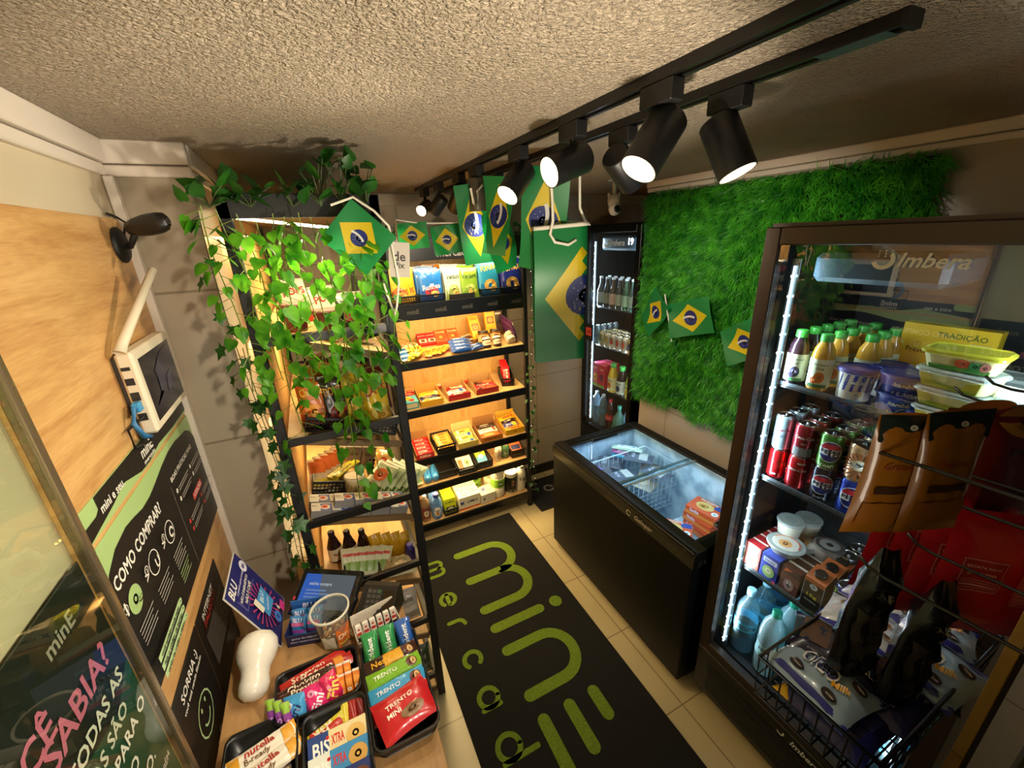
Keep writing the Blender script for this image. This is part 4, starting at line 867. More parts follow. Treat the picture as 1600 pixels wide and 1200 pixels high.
    gw2 = bar(.115, .035, .018, 'd69a2c', 'Chokito', '5a2410', [('r', .1, .1, .9, .3, 'e9c97e')], 2)
    for i in range(5): place(gw2, M @ T((.004*(i % 2), -.055+.026*i, .022+.006*i)) @ RX(12) @ lay(Matrix.Identity(4), -90+4*(i % 3)-4, .018, .115), '%s golden wafer bar in the black basket, fourth shelf' % od(i, 5, 'from the front', 'frontmost', 'rearmost'), 'golden wafer bars')
    M = Fb(3, .385, .095, 0); place(tray(.145, .175, .05, 'c9b04a', .055, 'd1bd80'), M, 'pale yellow display tray in the middle of the fourth shelf')
    cr = bar(.12, .045, .018, 'e3d9a0', 'Ninho', '3a6a3a', [('r', .1, .7, .9, .9, '2f55a0')], 3); c2 = bar(.12, .045, .018, 'd8c046', 'Galak', '6a4a1a', [('r', .1, .1, .9, .25, 'efe9d0')], 4)
    for i in range(4): place((cr, c2)[i % 2], M @ T((0, -.05+.032*i, .012+.008*i)) @ RX(12) @ lay(Matrix.Identity(4), -90+(5 if i % 2 else -6), .018, .12), '%s %s bar in the pale yellow tray, fourth shelf' % (od(i, 4, 'from the front', 'frontmost', 'rearmost'), ('cream', 'yellow')[i % 2]), None)
    M = Fb(3, .565, .10, 0); place(tray(.165, .185, .05, 'd07b2c', .06, '9a6a3a', front=[('t', 'HERSHEYS', .5, .5, .7, '5a2410')]), M, 'orange brown display tray right of the pale yellow tray, fourth shelf')
    h1 = bar(.14, .045, .02, '3a2414', "HERSHEY'S", 'c9bfa8', [], 5); h2 = bar(.14, .045, .02, 'e3ddcf', "HERSHEY'S", '3f1a10', [('r', .1, .75, .9, .9, 'b8431e')], 6); h3 = bar(.14, .045, .02, 'd9652a', "REESE'S", 'f2d35a', [], 7)
    for i in range(3): place((h3, h2, h1)[i], M @ T((0, -.05+.045*i, .014+.012*i)) @ RX(12) @ lay(Matrix.Identity(4), -90, .02, .14), ('orange bar', 'white bar', 'dark brown bar')[i]+' with block lettering in the orange brown tray', None)
    M = Fb(3, .755, .12, 0); place(tray(.15, .20, .055, 'e0ac22', .04, 'd9a93a', front=[('t', 'M', .5, .5, .1, 'b8431e')]), M, 'bright yellow display tray at the right end of the fourth shelf')
    y2 = bar(.13, .05, .02, 'e2a81e', 'M&M', 'b8431e', [('e', .5, .8, .3, .08, 'c9601e')], 8); y3 = bar(.12, .045, .02, '2a1812', 'TWIX', 'e6e0d4', [], 9); y4 = bar(.12, .05, .02, '3c3f8a', 'MILKA', 'e0e0ee', [('r', .1, .6, .9, .9, 'e9c23a')], 1)
    for i, (p_, d) in enumerate(((y2, 'yellow bar frontmost'), (y4, 'blue and yellow bar'), (y3, 'black bar'), (y2, 'yellow bar rearmost'))): place(p_, M @ T((0, -.06+.038*i, .014+.01*i)) @ RX(12) @ lay(Matrix.Identity(4), -90+3*i, .02, .13), d+' in the bright yellow tray, fourth shelf', None)
    # fifth shelf
    wp = bag(.05, .11, .03, 'd9d3b4', [('r', .1, .1, .9, .35, '3a7a3a'), ('e', .5, .6, .3, .15, '2a2a2a')], 4, name='cotton_packet', cat='packet')
    row(wp, [lay(Fb(4, .015, .07+.07*i, .004), 5, .03, .11) for i in range(2)], 'white and green packet', 'at the left end of the fifth shelf', a='from the front', s=.9)
    br = MB(); br.lathe([(.004, 0), (.024, .004), (.026, .02), (.026, .13), (.024, .146), (.004, .15)], foil('3f8fd0', .3), 16); br.deco(cylfn(lambda v: .026), 2*PI*.026, .15, [('t', 'bom ar', .25, .5, .5, '1c3f78', 90)], base=.0006); br = P('bag_roll', 'roll', ('roll', br))
    row(br, [Fb(4, .075+.054*i, .02, .026) @ RZ(-8) @ RX(-90) for i in range(2)], 'bright blue wrapped roll', 'lying on the fifth shelf')
    M1 = Fb(4, .225, .12); place(bin_(.13, .18, .06), M1, 'nearly empty black basket on the fifth shelf beside the blue rolls')
    M2 = Fb(4, .365, .10); place(bin_(.13, .18, .06), M2, 'black basket of white cartons in the middle of the fifth shelf')
    sx = boxp(.11, .022, .14, 'd8d4bf', [('t', 'SUPER', .5, .8, .7, 'b8452e'), ('r', .05, .05, .35, .6, 'c9602e'), ('e', .65, .35, .2, .2, '9aa06a')], name='soap_carton')
    for i in range(3): place(sx, stand(M2 @ T((0, -.06+.045*i, .014)), 0, 66), '%s white carton in the middle basket on the fifth shelf' % ('front', 'middle', 'rear')[i], 'white cartons in a basket')
    M3 = Fb(4, .50, .11); place(bin_(.12, .18, .06), M3, 'black basket of lime and blue cartons on the fifth shelf')
    sy = boxp(.075, .022, .11, 'c4cf3a', [('r', 0, 0, 1, .5, '4a90c4'), ('e', .5, .5, .25, .15, 'e8efe8'), ('t', 'Fresh', .5, .8, .7, '2a5a2a')], name='soap_carton')
    for i in range(2): place(sy, stand(M3 @ T((0, -.05+.05*i, .014)), 0, 64), '%s lime and blue carton in the basket on the fifth shelf' % ('front', 'rear')[i], 'lime cartons in a basket')
    place(bottle([(.022, 0), (.025, .004), (.025, .10), (.02, .112)], 'cfc2ac', (.016, .108, .128, 'b8a58a'), (.02, .085, 'a89880'), [('t', 'Nivea', .25, .5, .2, '3a2a1a')], name='spray_bottle'), Fb(4, .625, .07), 'slim beige deodorant bottle on the fifth shelf')
    place(bottle([(.026, 0), (.03, .004), (.03, .09), (.018, .115)], '3a5a3a', (.017, .11, .13, 'b8322a'), (.02, .08, '5a7a5a'), [('t', 'Dove', .25, .5, .2, 'e8e8d8')], name='spray_bottle'), Fb(4, .69, .085), 'dark green bottle with red cap on the fifth shelf')
    M4 = Fb(4, .785, .13); place(bin_(.11, .18, .065, '2a1d14'), M4, 'brown basket of razors at the right end of the fifth shelf')
    place(boxp(.09, .03, .13, 'dd6a2a', [('t', 'BIC', .5, .7, .5, 'f0e0c0'), ('r', .1, .1, .9, .4, '2a2a5a')], name='razor_pack', cat='packet'), stand(M4 @ T((0, -.05, .02)), -4, 62), 'orange razor pack in the brown basket on the fifth shelf')
    place(boxp(.08, .03, .12, 'd88a3a', [], name='razor_pack', cat='packet'), stand(M4 @ T((0, .02, .03)), -8, 48), 'light orange pack behind the orange razor pack')
    # sixth shelf
    sw = bottle([(.028, 0), (.032, .006), (.033, .14), (.026, .175), (.013, .195)], '9a7a5a', (.014, .195, .218, 'd8cfb8'), (.03, .13, '8a4a3a'), [('e', .25, .5, .09, .3, 'e0d0b0'), ('t', 'YPE', .25, .75, .15, '2a1a4a')], name='detergent_bottle')
    row(sw, [Fb(5, .035, .05+.08*i) for i in range(3)], 'brownish bottle with cream cap', 'on the lowest shelf', a='from the front')
    st = bottle([(.034, 0), (.038, .006), (.04, .09), (.036, .15), (.02, .185)], '5a86c4', (.021, .183, .212, '2a3488'), (.03, .125, '6a94cc'), [('e', .25, .5, .1, .42, 'e6e0d8'), ('t', 'Downy', .25, .6, .17, '23336b'), ('e', .25, .3, .04, .14, 'd9903a')], name='softener_bottle')
    row(st, [Fb(5, .115, .045+.082*i) @ RZ(-6) for i in range(3)], 'blue softener bottle', 'on the lowest shelf', a='from the front')
    M = Fb(5, .215, .115); place(bin_(.10, .20, .055), M, 'black basket of yellow cartons on the lowest shelf')
    yx = boxp(.085, .028, .12, 'c8d222', [('r', .1, .1, .9, .45, '2f3a22'), ('t', 'BOMBRIL', .5, .75, .85, '2a5a2a'), ('e', .5, .28, .3, .12, 'e8e4c8')], [('t', 'BRILLO', .5, .5, .8, '6a3a10')], name='sponge_carton')
    row(yx, [stand(M @ T((0, -.075+.034*i, .006)), 0, 10) for i in range(5)], 'bright yellow carton', 'in the black basket on the lowest shelf', a='from the front')
    om = boxp(.165, .042, .115, 'e6e0c6', [('r', 0, 0, 1, .12, 'c8452e'), ('p', [(.1, .35), (.17, .45), (.28, .4), (.2, .55), (.26, .75), (.15, .62), (.06, .68)], '2a3a8a'), ('t', 'OMO', .62, .55, .5, '1d2456', 0, None, .15)], [('t', 'OMO lavagem', .5, .5, .7, '4a4a5a')], name='detergent_box')
    row(om, [Fb(5, .36, .045+.046*i, .002*i) for i in range(4)], 'white laundry detergent box', 'on the lowest shelf', a='from the front')
    tx = boxp(.115, .10, .085, 'e3ddc6', [('r', 0, .0, 1, .06, 'b8a58a'), ('e', .2, .5, .06, .12, '2a2a2a')], [('e', .35, .6, .2, .3, '8a9ac4'), ('t', 'Soft', .7, .4, .3, '3a4a7a')], name='tissue_box')
    place(tx, Fb(5, .505, .07) @ RZ(4), 'square white tissue box right of the detergent boxes on the lowest shelf')
    tr = MB(); tr.lathe([(.02, .0), (.05, 0), (.054, .008), (.054, .072), (.05, .08), (.02, .08), (.018, .07), (.018, .01), (.02, 0)], C('e3dcc2', .8), 26, False, False); tr.lathe([(.0545, .002), (.0548, .004), (.0548, .076), (.0545, .078)], C('7fb52a', .4), 26, False, False); tr.deco(cylfn(lambda v: .0549), 2*PI*.0549, .08, [('r', .2, .25, .3, .75, '2a4a2a'), ('t', 'Mili', .25, .5, .08, 'f0f0e0')], base=.0006); tr = P('paper_roll', 'paper roll', ('roll', tr))
    tw = MB(); tw.lathe([(.018, .01), (.05, 0), (.054, .008), (.054, .085), (.05, .092), (.02, .09), (.018, .08)], C('e8e2c8', .8), 26, True, True); tw = P('paper_roll', 'paper roll', ('roll', tw))
    place(tr, Fb(5, .475, .235), 'lower green wrapped paper roll behind the tissue box'); place(tr, Fb(5, .475, .235, .081), 'upper green wrapped paper roll behind the tissue box')
    for i, (p_, d) in enumerate(((tw, 'bottom white paper roll'), (tr, 'green wrapped paper roll'), (tw, 'top white paper roll'))): place(p_, Fb(5, .61, .08, .093*i-.01*(i == 2)), d+' in the stack right of the tissue box')
    place(tw, Fb(5, .60, .20, .0), 'lone white paper roll standing behind the paper roll stack')
    k = MB(); k.lathe([(.048, 0), (.05, .004), (.05, .19)], C('d9d2b8', .5), 28, True, True); k.lathe([(.0505, .02), (.0508, .022), (.0508, .155), (.0505, .157)], C('1a1512', .35), 28, False, False); k.deco(cylfn(lambda v: .051), 2*PI*.051, .19, [('t', 'Snob', .25, .55, .28, 'c98a5a', 90, None, .3), ('b', .25, .2, .06, .07, 200, 340, 'd9d2b8'), ('t', 'PAPEL TOALHA', .25, .2, .2, 'd9d2b8')], base=.0006); place(P('paper_towel', 'paper towel', ('roll', k)), Fb(5, .715, .075), 'tall white paper towel roll in a black sleeve on the lowest shelf')
    place(bottle([(.038, 0), (.041, .006), (.041, .16), (.03, .19), (.018, .2)], 'd9d4c0', (.02, .2, .225, 'b8b8b0'), (.03, .15, 'cfcab4'), [('t', 'Vip', .25, .7, .2, '3a3a3a', 0, None, .3), ('b', .25, .4, .05, .055, 0, 360, '9a9a8a')], name='cleaner_bottle'), Fb(5, .80, .065), 'white cleaner bottle at the right end of the lowest shelf')
stock_back()

# ------------------------------------------------------------------ left rack stock (shelves slope down toward the aisle, near end first)
def stock_left():
    # top sloping shelf: pots and bags half hidden by the vines
    wr = chips(.11, .16, .035, 'd9d2c4', 'POPS', 'b02a22', 'c9543a', 'b8322a', 2)
    for i, (x, y) in enumerate(((.10, .30), (.20, .26), (.29, .22))): place(wr, stand(Fl(0, x, y, .006) @ RY(-LT), 28, 10), '%s white and red snack bag behind the vines, top sloping shelf' % od(i, 3), 'white and red snack bags')
    pot = MB(); pot.lathe([(.03, 0), (.043, .075), (.046, .078), (.046, .09), (.041, .09)], C('5a1f1a', .5), 20); pot = P('snack_pot', 'tub', ('pot', pot))
    for i, (x, y) in enumerate(((.09, .10), (.19, .09))): place(pot, Fl(0, x, y, .014) @ RY(-LT), '%s dark red pot near the end of the top sloping shelf' % ('left', 'right')[i], 'dark red pots')
    dk = bag(.10, .14, .035, '1d1716', [('r', .1, .5, .9, .75, '8a2a3a'), ('t', 'DORI', .5, .3, .6, 'd8d0c0')], 5)
    for i, (x, y) in enumerate(((.28, .09), (.31, .15))): place(dk, stand(Fl(0, x, y, .012) @ RY(-LT), 24, 12), '%s dark purple banded bag at the right end of the top sloping shelf' % ('front', 'rear')[i], 'dark purple banded bags')
    # second sloping shelf: standing bags in a black bin
    place(bin_(.30, .34, .055), Fl(1, .20, .22, .001), 'large black perforated basket of crisp bags on the second sloping shelf')
    ye = chips(.10, .19, .034, 'd8b322', 'LAYS', 'b02a22', 'e2c86a', 'b8861a', 1); orr = chips(.10, .17, .034, 'd96a1e', 'Cheetos', 'f0d050', 'f0a040', 'b84a14', 3)
    bk = chips(.11, .19, .034, '2a1714', 'DORITOS', 'd8a02a', 'a8331e', '5a1a18', 4); rdb = chips(.11, .18, .034, '7a1f22', 'PIMENTA', 'e8c890', '3a1212', '4a1416', 6)
    L = [(.09, .10, orr, 'orange'), (.115, .17, ye, 'yellow'), (.16, .24, orr, 'orange'), (.17, .10, bk, 'black'), (.215, .17, rdb, 'dark red'), (.235, .10, ye, 'yellow'), (.275, .16, bk, 'black'), (.30, .095, ye, 'yellow'), (.31, .22, rdb, 'dark red'), (.25, .27, ye, 'yellow'), (.13, .33, bk, 'black'), (.27, .34, bk, 'black')]
    cnt = {}
    for i, (x, y, p_, c) in enumerate(L):
        tot = sum(1 for q in L if q[3] == c); k = cnt.get(c, 0); cnt[c] = k+1
        place(p_, stand(Fl(1, x, y, .012+.012*(i % 3)) @ RY(-LT), 20+(-22, 12, 30, -8)[i % 4], 6), '%s %s crisp bag in the big basket on the second sloping shelf' % (od(k, tot), c), '%s crisp bags in the big basket' % c)
    # third sloping shelf: gelatine cartons, basket, tub, green sachets
    ge = boxp(.066, .052, .030, '8f8c8a', [('r', 0, 0, 1, 1, '7a7674')], [('r', 0, 0, 1, 1, 'e0dccb'), ('r', .45, 0, 1, .9, '2a3f8a'), ('e', .68, .45, .24, .3, 'e6e0d0'), ('e', .66, .48, .18, .22, 'd8452e'), ('t', 'Dr.', .2, .6, .3, '8a6a2a')], name='gelatine_carton')
    n = 0
    for lv in (0, 1):
        for i in range(5):
            x = .035+.068*i
            place(ge, Fl(2, x+(.0 if lv else .004), .035+.06*lv, .0+(0)), '%s small white and blue carton, %s row on the third sloping shelf' % (od(i, 5), ('near', 'far')[lv]), 'small white and blue cartons')
            if lv == 0 and i in (1, 2, 3): place(ge, Fl(2, x+.01, .045, .031), '%s white and blue carton lying on top of the near row' % ('left', 'middle', 'right')[i-1], 'small white and blue cartons')
    place(bin_(.12, .14, .055), Fl(2, .075, .24, .001), 'black basket of orange sachets on the third sloping shelf')
    osx = bag(.07, .13, .014, 'e0c8a0', [('r', .05, .5, .95, .9, 'd96a2a'), ('r', .05, .05, .95, .3, 'd8c22a')], 3, name='sachet', cat='packet')
    row(osx, [stand(Fl(2, .045+.02*i, .19+.022*i, .012), 14, 55-4*i) for i in range(5)], 'orange and cream sachet', 'in the third sloping shelf basket', a='from the front')
    ysx = bar(.17, .03, .012, 'd8cf2a', 'MOSTARDA', '6a5a1a', [], 2, name='sachet', cat='packet')
    row(ysx, [lay(Fl(2, .12+.02*i, .26, .055+.006*i), -35, .012, .17) for i in range(2)], 'long yellow sachet', 'lying across the orange sachet basket')
    place(tub(.030, .037, .085, 'cbb98a', 'ddd0a8', [('r', .1, .1, .45, .8, 'b7a267'), ('t', 'POTE', .25, .6, .16, '6a5528')]), Fl(2, .168, .165, .002) @ RY(-8), 'cream tub with a pale lid between the basket and green sachets')
    gs = bag(.11, .15, .016, 'b9c79a', [('r', .0, .0, 1, .3, '4f6a2a'), ('r', .05, .92, .95, .99, 'e8e4c8'), ('e', .5, .6, .3, .2, 'c9602e'), ('t', 'SOPA', .5, .35, .6, 'e8e4c8')], 5, name='soup_sachet', cat='packet')
    row(gs, [stand(Fl(2, .215+.03*i, .15, .006), -52, 48) for i in range(5)], 'green and white soup sachet', 'leaning on the third sloping shelf')
    place(bin_(.10, .13, .05), Fl(2, .29, .31, .002), 'small black basket of noodle packets behind the green soup sachets')
    brn = boxp(.06, .05, .09, '8a8172', [('t', 'CAFE', .5, .6, .6, '3a2a1a')], [('r', .1, .1, .9, .9, '9a917e')], name='coffee_carton')
    row(brn, [Fl(2, .12+.065*i, .44, .0) for i in range(3)], 'grey brown coffee carton', 'at the back of the third sloping shelf')
    place(nd_ := bag(.075, .12, .028, 'd8a552', [('e', .5, .5, .3, .2, 'c9502a')], 3, name='noodle_packet', cat='noodles'), stand(Fl(2, .29, .28, .012), -10, 40), 'golden noodle packet in the small basket behind the soup sachets')
    # fourth sloping shelf: sauces
    kt = bottle([(.022, 0), (.026, .005), (.027, .07), (.018, .10), (.011, .12)], '2a1210', (.013, .12, .14, '1a1210'), (.012, .068, 'ded2b0'), [('p', [(.1, .1), (.4, .3), (.35, .9), (.2, .5)], 'c23a22'), ('t', 'Shoyu', .25, .6, .17, '3a1a10')], name='sauce_bottle')
    for i in range(3): place(kt, stand(Fl(3, .05+.058*i, .17, .0) @ RY(-LT), 14, 2), '%s dark sauce bottle with cream label on the fourth sloping shelf' % od(i, 3), 'dark sauce bottles')
    ms = bag(.052, .125, .034, 'd9a81c', [('r', .1, .45, .9, .7, 'c9921a')], 2, name='mustard_pouch', cat='sauce')
    row(ms, [stand(Fl(3, .212+.04*i, .14, .004) @ RY(-LT), 10, 4) for i in range(4)], 'yellow sauce pouch', 'on the fourth sloping shelf')
    place(bin_(.13, .10, .045), Fl(3, .13, .052, .001), 'black basket of pale green sachets near the card terminal')
    gw = bag(.055, .11, .014, 'dfe2b8', [('r', .1, .15, .9, .5, '7aa02a'), ('r', .1, .7, .9, .8, 'c9452e')], 4, name='tea_sachet', cat='packet')
    row(gw, [stand(Fl(3, .085+.024*i, .045, .008), 8-5*i, 46) for i in range(6)], 'pale green striped sachet', 'in the basket by the card terminal')
    place(bag(.13, .11, .05, 'd8cba0', [('r', .1, .3, .9, .7, 'b9a878'), ('t', 'PIPOCA', .5, .5, .6, '6a5a3a')], 6, name='popcorn_bag', cat='snack bag'), lay(Fl(3, .275, .055, .004), 8, .05, .11), 'crumpled cream bag at the right end of the fourth sloping shelf')
    place(bottle([(.02, 0), (.022, .004), (.022, .07), (.015, .085)], '3a2a6a', (.014, .083, .10, '4a3a9a'), name='small_bottle'), Fl(3, .345, .10, .0) @ RY(-LT), 'small purple capped bottle at the aisle edge of the left rack')
    for i, (x, c, d) in enumerate(((.19, 'b3231e', 'red'), (.29, 'c9bfae', 'white'))):
        place(bag(.11, .15, .04, c, [('r', .1, .2, .9, .5, 'e0d6c4'), ('t', 'ARROZ', .5, .7, .6, '2a1a14')], i, name='grain_bag', cat='packet'), stand(Fl(4, x, .08, .004) @ RY(-LT), 0, 14), d+' grain bag on the fifth sloping shelf beside the counter edge')
    row(bag(.10, .17, .045, '4a5a3a', [('r', .1, .1, .9, .45, 'a9ad92'), ('t', 'CAFE', .5, .7, .6, 'd8d4bc')], 3, name='coffee_bag', cat='packet'), [stand(Fl(5, .22+.09*i, .07, .004) @ RY(-LT), 0, 6) for i in range(2)], 'dark green and grey bag', 'on the lowest sloping shelf')
    # bags on the very top
    place(boxp(.16, .11, .09, '3a2a1c', [('r', .1, .2, .5, .6, 'a08a68')], name='cardboard_box'), T((-.04, 1.47, 2.116)), 'dark cardboard box lying on top of the left rack')if 0 else None
    cb = MB()
    for k in range(4): cb.tube([(-.08+.07*k+.05*math.cos(t*.7+k), 1.42+.02*math.sin(t+k), 2.125+.028*abs(math.sin(t*.55+k))) for t in range(10)], .0035, BLKM, 6)
    cb.box(.0, .09, 1.40, 1.45, 2.116, 2.15, BLKM, .006); place(P('power_cable', 'cable', ('cable', cb)), Matrix.Identity(4), 'tangle of black cables and adapters on top of the left rack')
stock_left()

# ------------------------------------------------------------------ counter things
ZT = .93
def stock_counter():
    # payment tablet
    r = root('payment_tablet', 'black payment tablet with a glowing blue screen on the counter', 'tablet', T((-.135, 1.125, ZT)) @ RZ(-32))
    b = MB(); b.M = T((0, 0, .012)); b.box(-.075, .075, -.03, .06, -.0115, .02, C('15120f', .4), .004); b.add([(-.06, .0, .02), (.06, 0, .02), (.06, .05, .02), (-.06, .05, .02), (-.05, .0, .05), (.05, 0, .05), (.05, .045, .075), (-.05, .045, .075)], [(0, 1, 5, 4), (1, 2, 6, 5), (2, 3, 7, 6), (3, 0, 4, 7), (4, 5, 6, 7)], BLKM); link('stand_base', b.mesh('sb'), None, r)
    MT = T((0, -.035, .03)) @ RX(28); b = MB(); b.M = MT; b.box(-.10, .10, 0, .135, 0, .016, C('0b0a09', .2, 0, .5), .004); link('tablet_frame', b.mesh('tf'), None, r)
    b = MB(); b.M = MT; b.box(-.082, .082, .018, .118, .0158, .0168, C('10141c', .08), 0); b.deco(lambda u, v, o: (u, .018+v, .017+o), .164, .1, [('p', [(0, 0), (.45, 0), (.3, 1), (0, 1)], EM('1b3f86', .9)), ('p', [(.45, 0), (1, 0), (1, 1), (.3, 1)], EM('3c4552', .6)), ('t', 'minha compra', .35, .7, .45, EM('a9c0e8', .8) and 'a9c0e8')] + [('r', .1, .5-.1*i, .5+.1*(i % 2), .54-.1*i, '6f8fd0') for i in range(4)], rough=.1); link('screen', b.mesh('sc'), None, r)
    b = MB(); b.M = MT; b.box(-.098, -.092, .04, .05, .0162, .0172, C('c23a44', .4)); link('status_light', b.mesh('st'), None, r)
    # card terminal
    r = root('card_terminal', 'black card terminal with a keypad right of the payment tablet', 'card terminal', T((.012, 1.045, ZT)) @ RZ(-32))
    b = MB(); pr = [(-.045, 0), (.06, 0), (.06, .075), (.035, .085), (-.03, .045), (-.045, .03)]; n = len(pr)
    b.add([(x, p[0], p[1]) for x in (-.055, .055) for p in pr], [(i, (i+1) % n, n+(i+1) % n, n+i) for i in range(n)]+[tuple(range(n))[::-1], tuple(range(n, 2*n))], C('211d19', .38)); link('housing', b.mesh('h'), None, r)
    MK = T((0, -.03, .0455)) @ RX(31.6); b = MB(); b.M = MK; b.box(-.038, .012, .004, .066, 0, .003, C('2c2a27', .35), .001); link('keypad_plate', b.mesh('kp'), None, r)
    b = MB(); b.M = MK
    for i in range(4):
        for j in range(3): b.box(-.034+.015*j, -.023+.015*j, .009+.0145*i, .019+.0145*i, .003, .0055, C('4a4640' if (i, j) != (3, 2) else '3a5a3a', .5), .001)
    link('keypad', b.mesh('ky'), None, r); b = MB(); b.M = MK; b.box(.018, .05, .01, .062, 0, .002, C('0a0a0a', .15)); link('display', b.mesh('dp'), None, r)
    # clear bucket of sweets
    r = root('sweets_bucket', 'clear plastic bucket half full of wrapped sweets on the counter', 'bucket', T((-.115, 1.02, ZT)))
    b = MB(); b.lathe([(.036, 0), (.038, .003), (.049, .118)], GLASS('clear_plastic', 'dfe0d6', 1.45, .05, .12), 28, True, False); link('bucket_wall', b.mesh('bw'), None, r)
    b = MB(); b.lathe([(.049, .115), (.0525, .116), (.0535, .122), (.051, .124), (.048, .122)], C('cfc9b6', .35), 28, False, False); link('rim', b.mesh('rm'), None, r)
    b = MB(); R = lambda v: .039+.010*v/.118
    b.deco(lambda u, v, o: ((R(v)+.0005+o)*math.sin(u/.044+PI/2), -(R(v)+.0005+o)*math.cos(u/.044+PI/2), v), 2*PI*.044, .1, [('p', [(.27, .1), (.42, .1), (.42, .8), (.27, .8)], 'cf6a26'), ('t', 'Dr.', .34, .5, .11, 'f0e0c0'), ('t', 'Peanut', .34, .25, .12, 'f0d040'), ('p', [(.12, .15), (.25, .15), (.25, .6), (.12, .6)], 'd8cdb4')]); link('label', b.mesh('lb'), None, r)
    rg = random.Random(2)
    sw = MB(); sw.box(-.008, .008, -.005, .005, 0, .009, C('b07a3a', .35), .002); sw.add([(-.016, -.006, .004), (-.008, 0, .005), (-.016, .006, .004)], [(0, 1, 2)], C('d9c8a0', .3)); sw.add([(.016, -.006, .004), (.008, 0, .005), (.016, .006, .004)], [(0, 2, 1)], C('d9c8a0', .3)); sw = sw.mesh('sw')
    for i in range(26):
        a = rg.uniform(0, 6.28); q = .026*math.sqrt(rg.random()); setp(link('wrapped_sweet', sw, T((-.115+q*math.cos(a), 1.02+q*math.sin(a), ZT+.006+.0018*i)) @ RZ(rg.uniform(0, 360)) @ RX(rg.uniform(-25, 25)) @ RY(rg.uniform(-25, 25))), 'small brown wrapped sweet inside the clear bucket', 'sweet', 'sweets in the clear bucket')
    # blue sign board leaning against the wall
    MBl = Matrix(((0, -.36, .933, -.262), (1, 0, 0, 1.165), (0, .933, .36, ZT+.001), (0, 0, 0, 1)))
    b = MB(); W, H = .19, .245; b.M = MBl; b.box(-W/2, W/2, 0, H, -.0015, .0015, C('d6d0c4', .5)); f = lambda u, v, o: (u, v, .0016+o)
    b.deco(f, W, H, [('r', .01, .01, .99, .99, '1d2160'), ('t', 'BLU', .27, .90, .36, 'e9e4d8', 0, None, .25), ('t', 'a primeira goma energética', .55, .815, .62, 'c9c4e0'), ('r', .12, .62, .14, .80, '6a68a8'), ('r', .12, .62, .8, .63, '6a68a8'), ('t', 'NÃO É ENERGÉTICO', .46, .75, .6, 'e9e4d8'), ('t', 'NÃO É CAFÉ', .46, .68, .45, 'e9e4d8'), ('e', .86, .83, .1, .075, 'e0dce8'), ('t', '2,5X', .86, .83, .12, '3a3a8a')]
           + [('p', [(.45+.10*math.cos(a), .40+.08*math.sin(a)), (.45+.38*math.cos(a-.05), .40+.28*math.sin(a-.05)), (.45+.38*math.cos(a+.05), .40+.28*math.sin(a+.05))], 'a8356e') for a in [k*PI/10 for k in range(20)]]
           + [('p', [(.28, .30), (.66, .26), (.72, .52), (.32, .56)], '3f8cc4'), ('p', [(.24, .42), (.36, .40), (.38, .58), (.26, .60)], 'e3dcc4'), ('t', 'BLU', .52, .48, .22, 'cfe6ea', 10, None, .2), ('t', 'energy gum', .5, .36, .25, 'e8e0f0', 10), ('e', .42, .16, .1, .07, '3a6fc0'), ('r', .62, .05, .80, .15, 'c9328a'), ('t', '6', .6, .18, .06, 'e9e4d8')]); setp(link('sign_board', b.mesh('sg')), 'dark blue sign board headed BLU leaning on the wooden wall', 'sign')
    # blue display box in front of the sign
    M = T((-.185, 1.085, ZT)) @ RZ(-16); b = MB(); bb = C('17224e', .5); b.box(-.05, .05, -.04, .04, 0, .003, bb); b.box(-.05, .05, -.04, -.037, 0, .04, bb); b.box(-.05, -.047, -.04, .04, 0, .05, bb); b.box(.047, .05, -.04, .04, 0, .05, bb); b.box(-.05, .05, .037, .04, 0, .09, C('2a5fa8', .45))
    b.deco(plane_fn(-.04), .1, .04, [('t', 'goma de mascar', .5, .7, .7, 'b9bcd8'), ('t', 'sabor menta e energia', .5, .4, .8, 'b9bcd8')]); b.deco(plane_fn(.037), .1, .09, [('t', 'BLU', .5, .78, .4, 'e8e0f0', 0, None, .2), ('r', .1, .55, .9, .6, '9a4aa8')])
    place(P('display_box', 'box', ('box', b)), M, 'open dark blue gum display box below the blue sign board')
    gp = bag(.045, .07, .012, '3a7fb8', [('r', .0, .3, 1, .45, '9a4ab0'), ('r', .1, .6, .9, .75, 'd86aa8'), ('t', 'BLU', .5, .85, .6, 'e8e0f0')], 2, name='gum_packet', cat='gum')
    for i in range(4): place(gp, stand(M @ T((-.022+.044*(i % 2), -.02+.026*(i//2), .006)), -6+5*i, 14), '%s blue and pink gum packet in the dark blue display box' % ('front left', 'front right', 'rear left', 'rear right')[i], 'blue and pink gum packets')
    # white bulb-shaped scanner
    b = MB(); b.M = T((-.312, .985, ZT+.037)) @ RZ(-8) @ RX(-62); b.lathe([(.004, -.062), (.02, -.058), (.032, -.045), (.036, -.028), (.033, -.008), (.034, .01), (.044, .03), (.05, .052), (.047, .075), (.034, .092), (.014, .10), (.002, .101)], C('e2dccd', .28, 0, .4), 28); place(P('scanner', 'scanner', ('scanner_body', b)), Matrix.Identity(4), 'smooth white bulb shaped scanner beside the wooden wall on the counter')
    # white box with small chocolate bars
    M = T((-.003, .985, ZT)) @ RZ(8); b = MB(); wc = C('d8cdbb', .6); b.box(-.062, .062, -.03, .035, 0, .003, wc); b.box(-.062, .062, -.03, -.027, 0, .032, wc); b.box(-.062, -.06, -.03, .035, 0, .045, wc); b.box(.06, .062, -.03, .035, 0, .045, wc); b.box(-.062, .062, .033, .035, 0, .075, wc)
    b.deco(plane_fn(-.03), .124, .032, [('t', 'kinder', .3, .5, .4, '8a2a22'), ('r', .6, .3, .95, .6, '5a7a5a')])
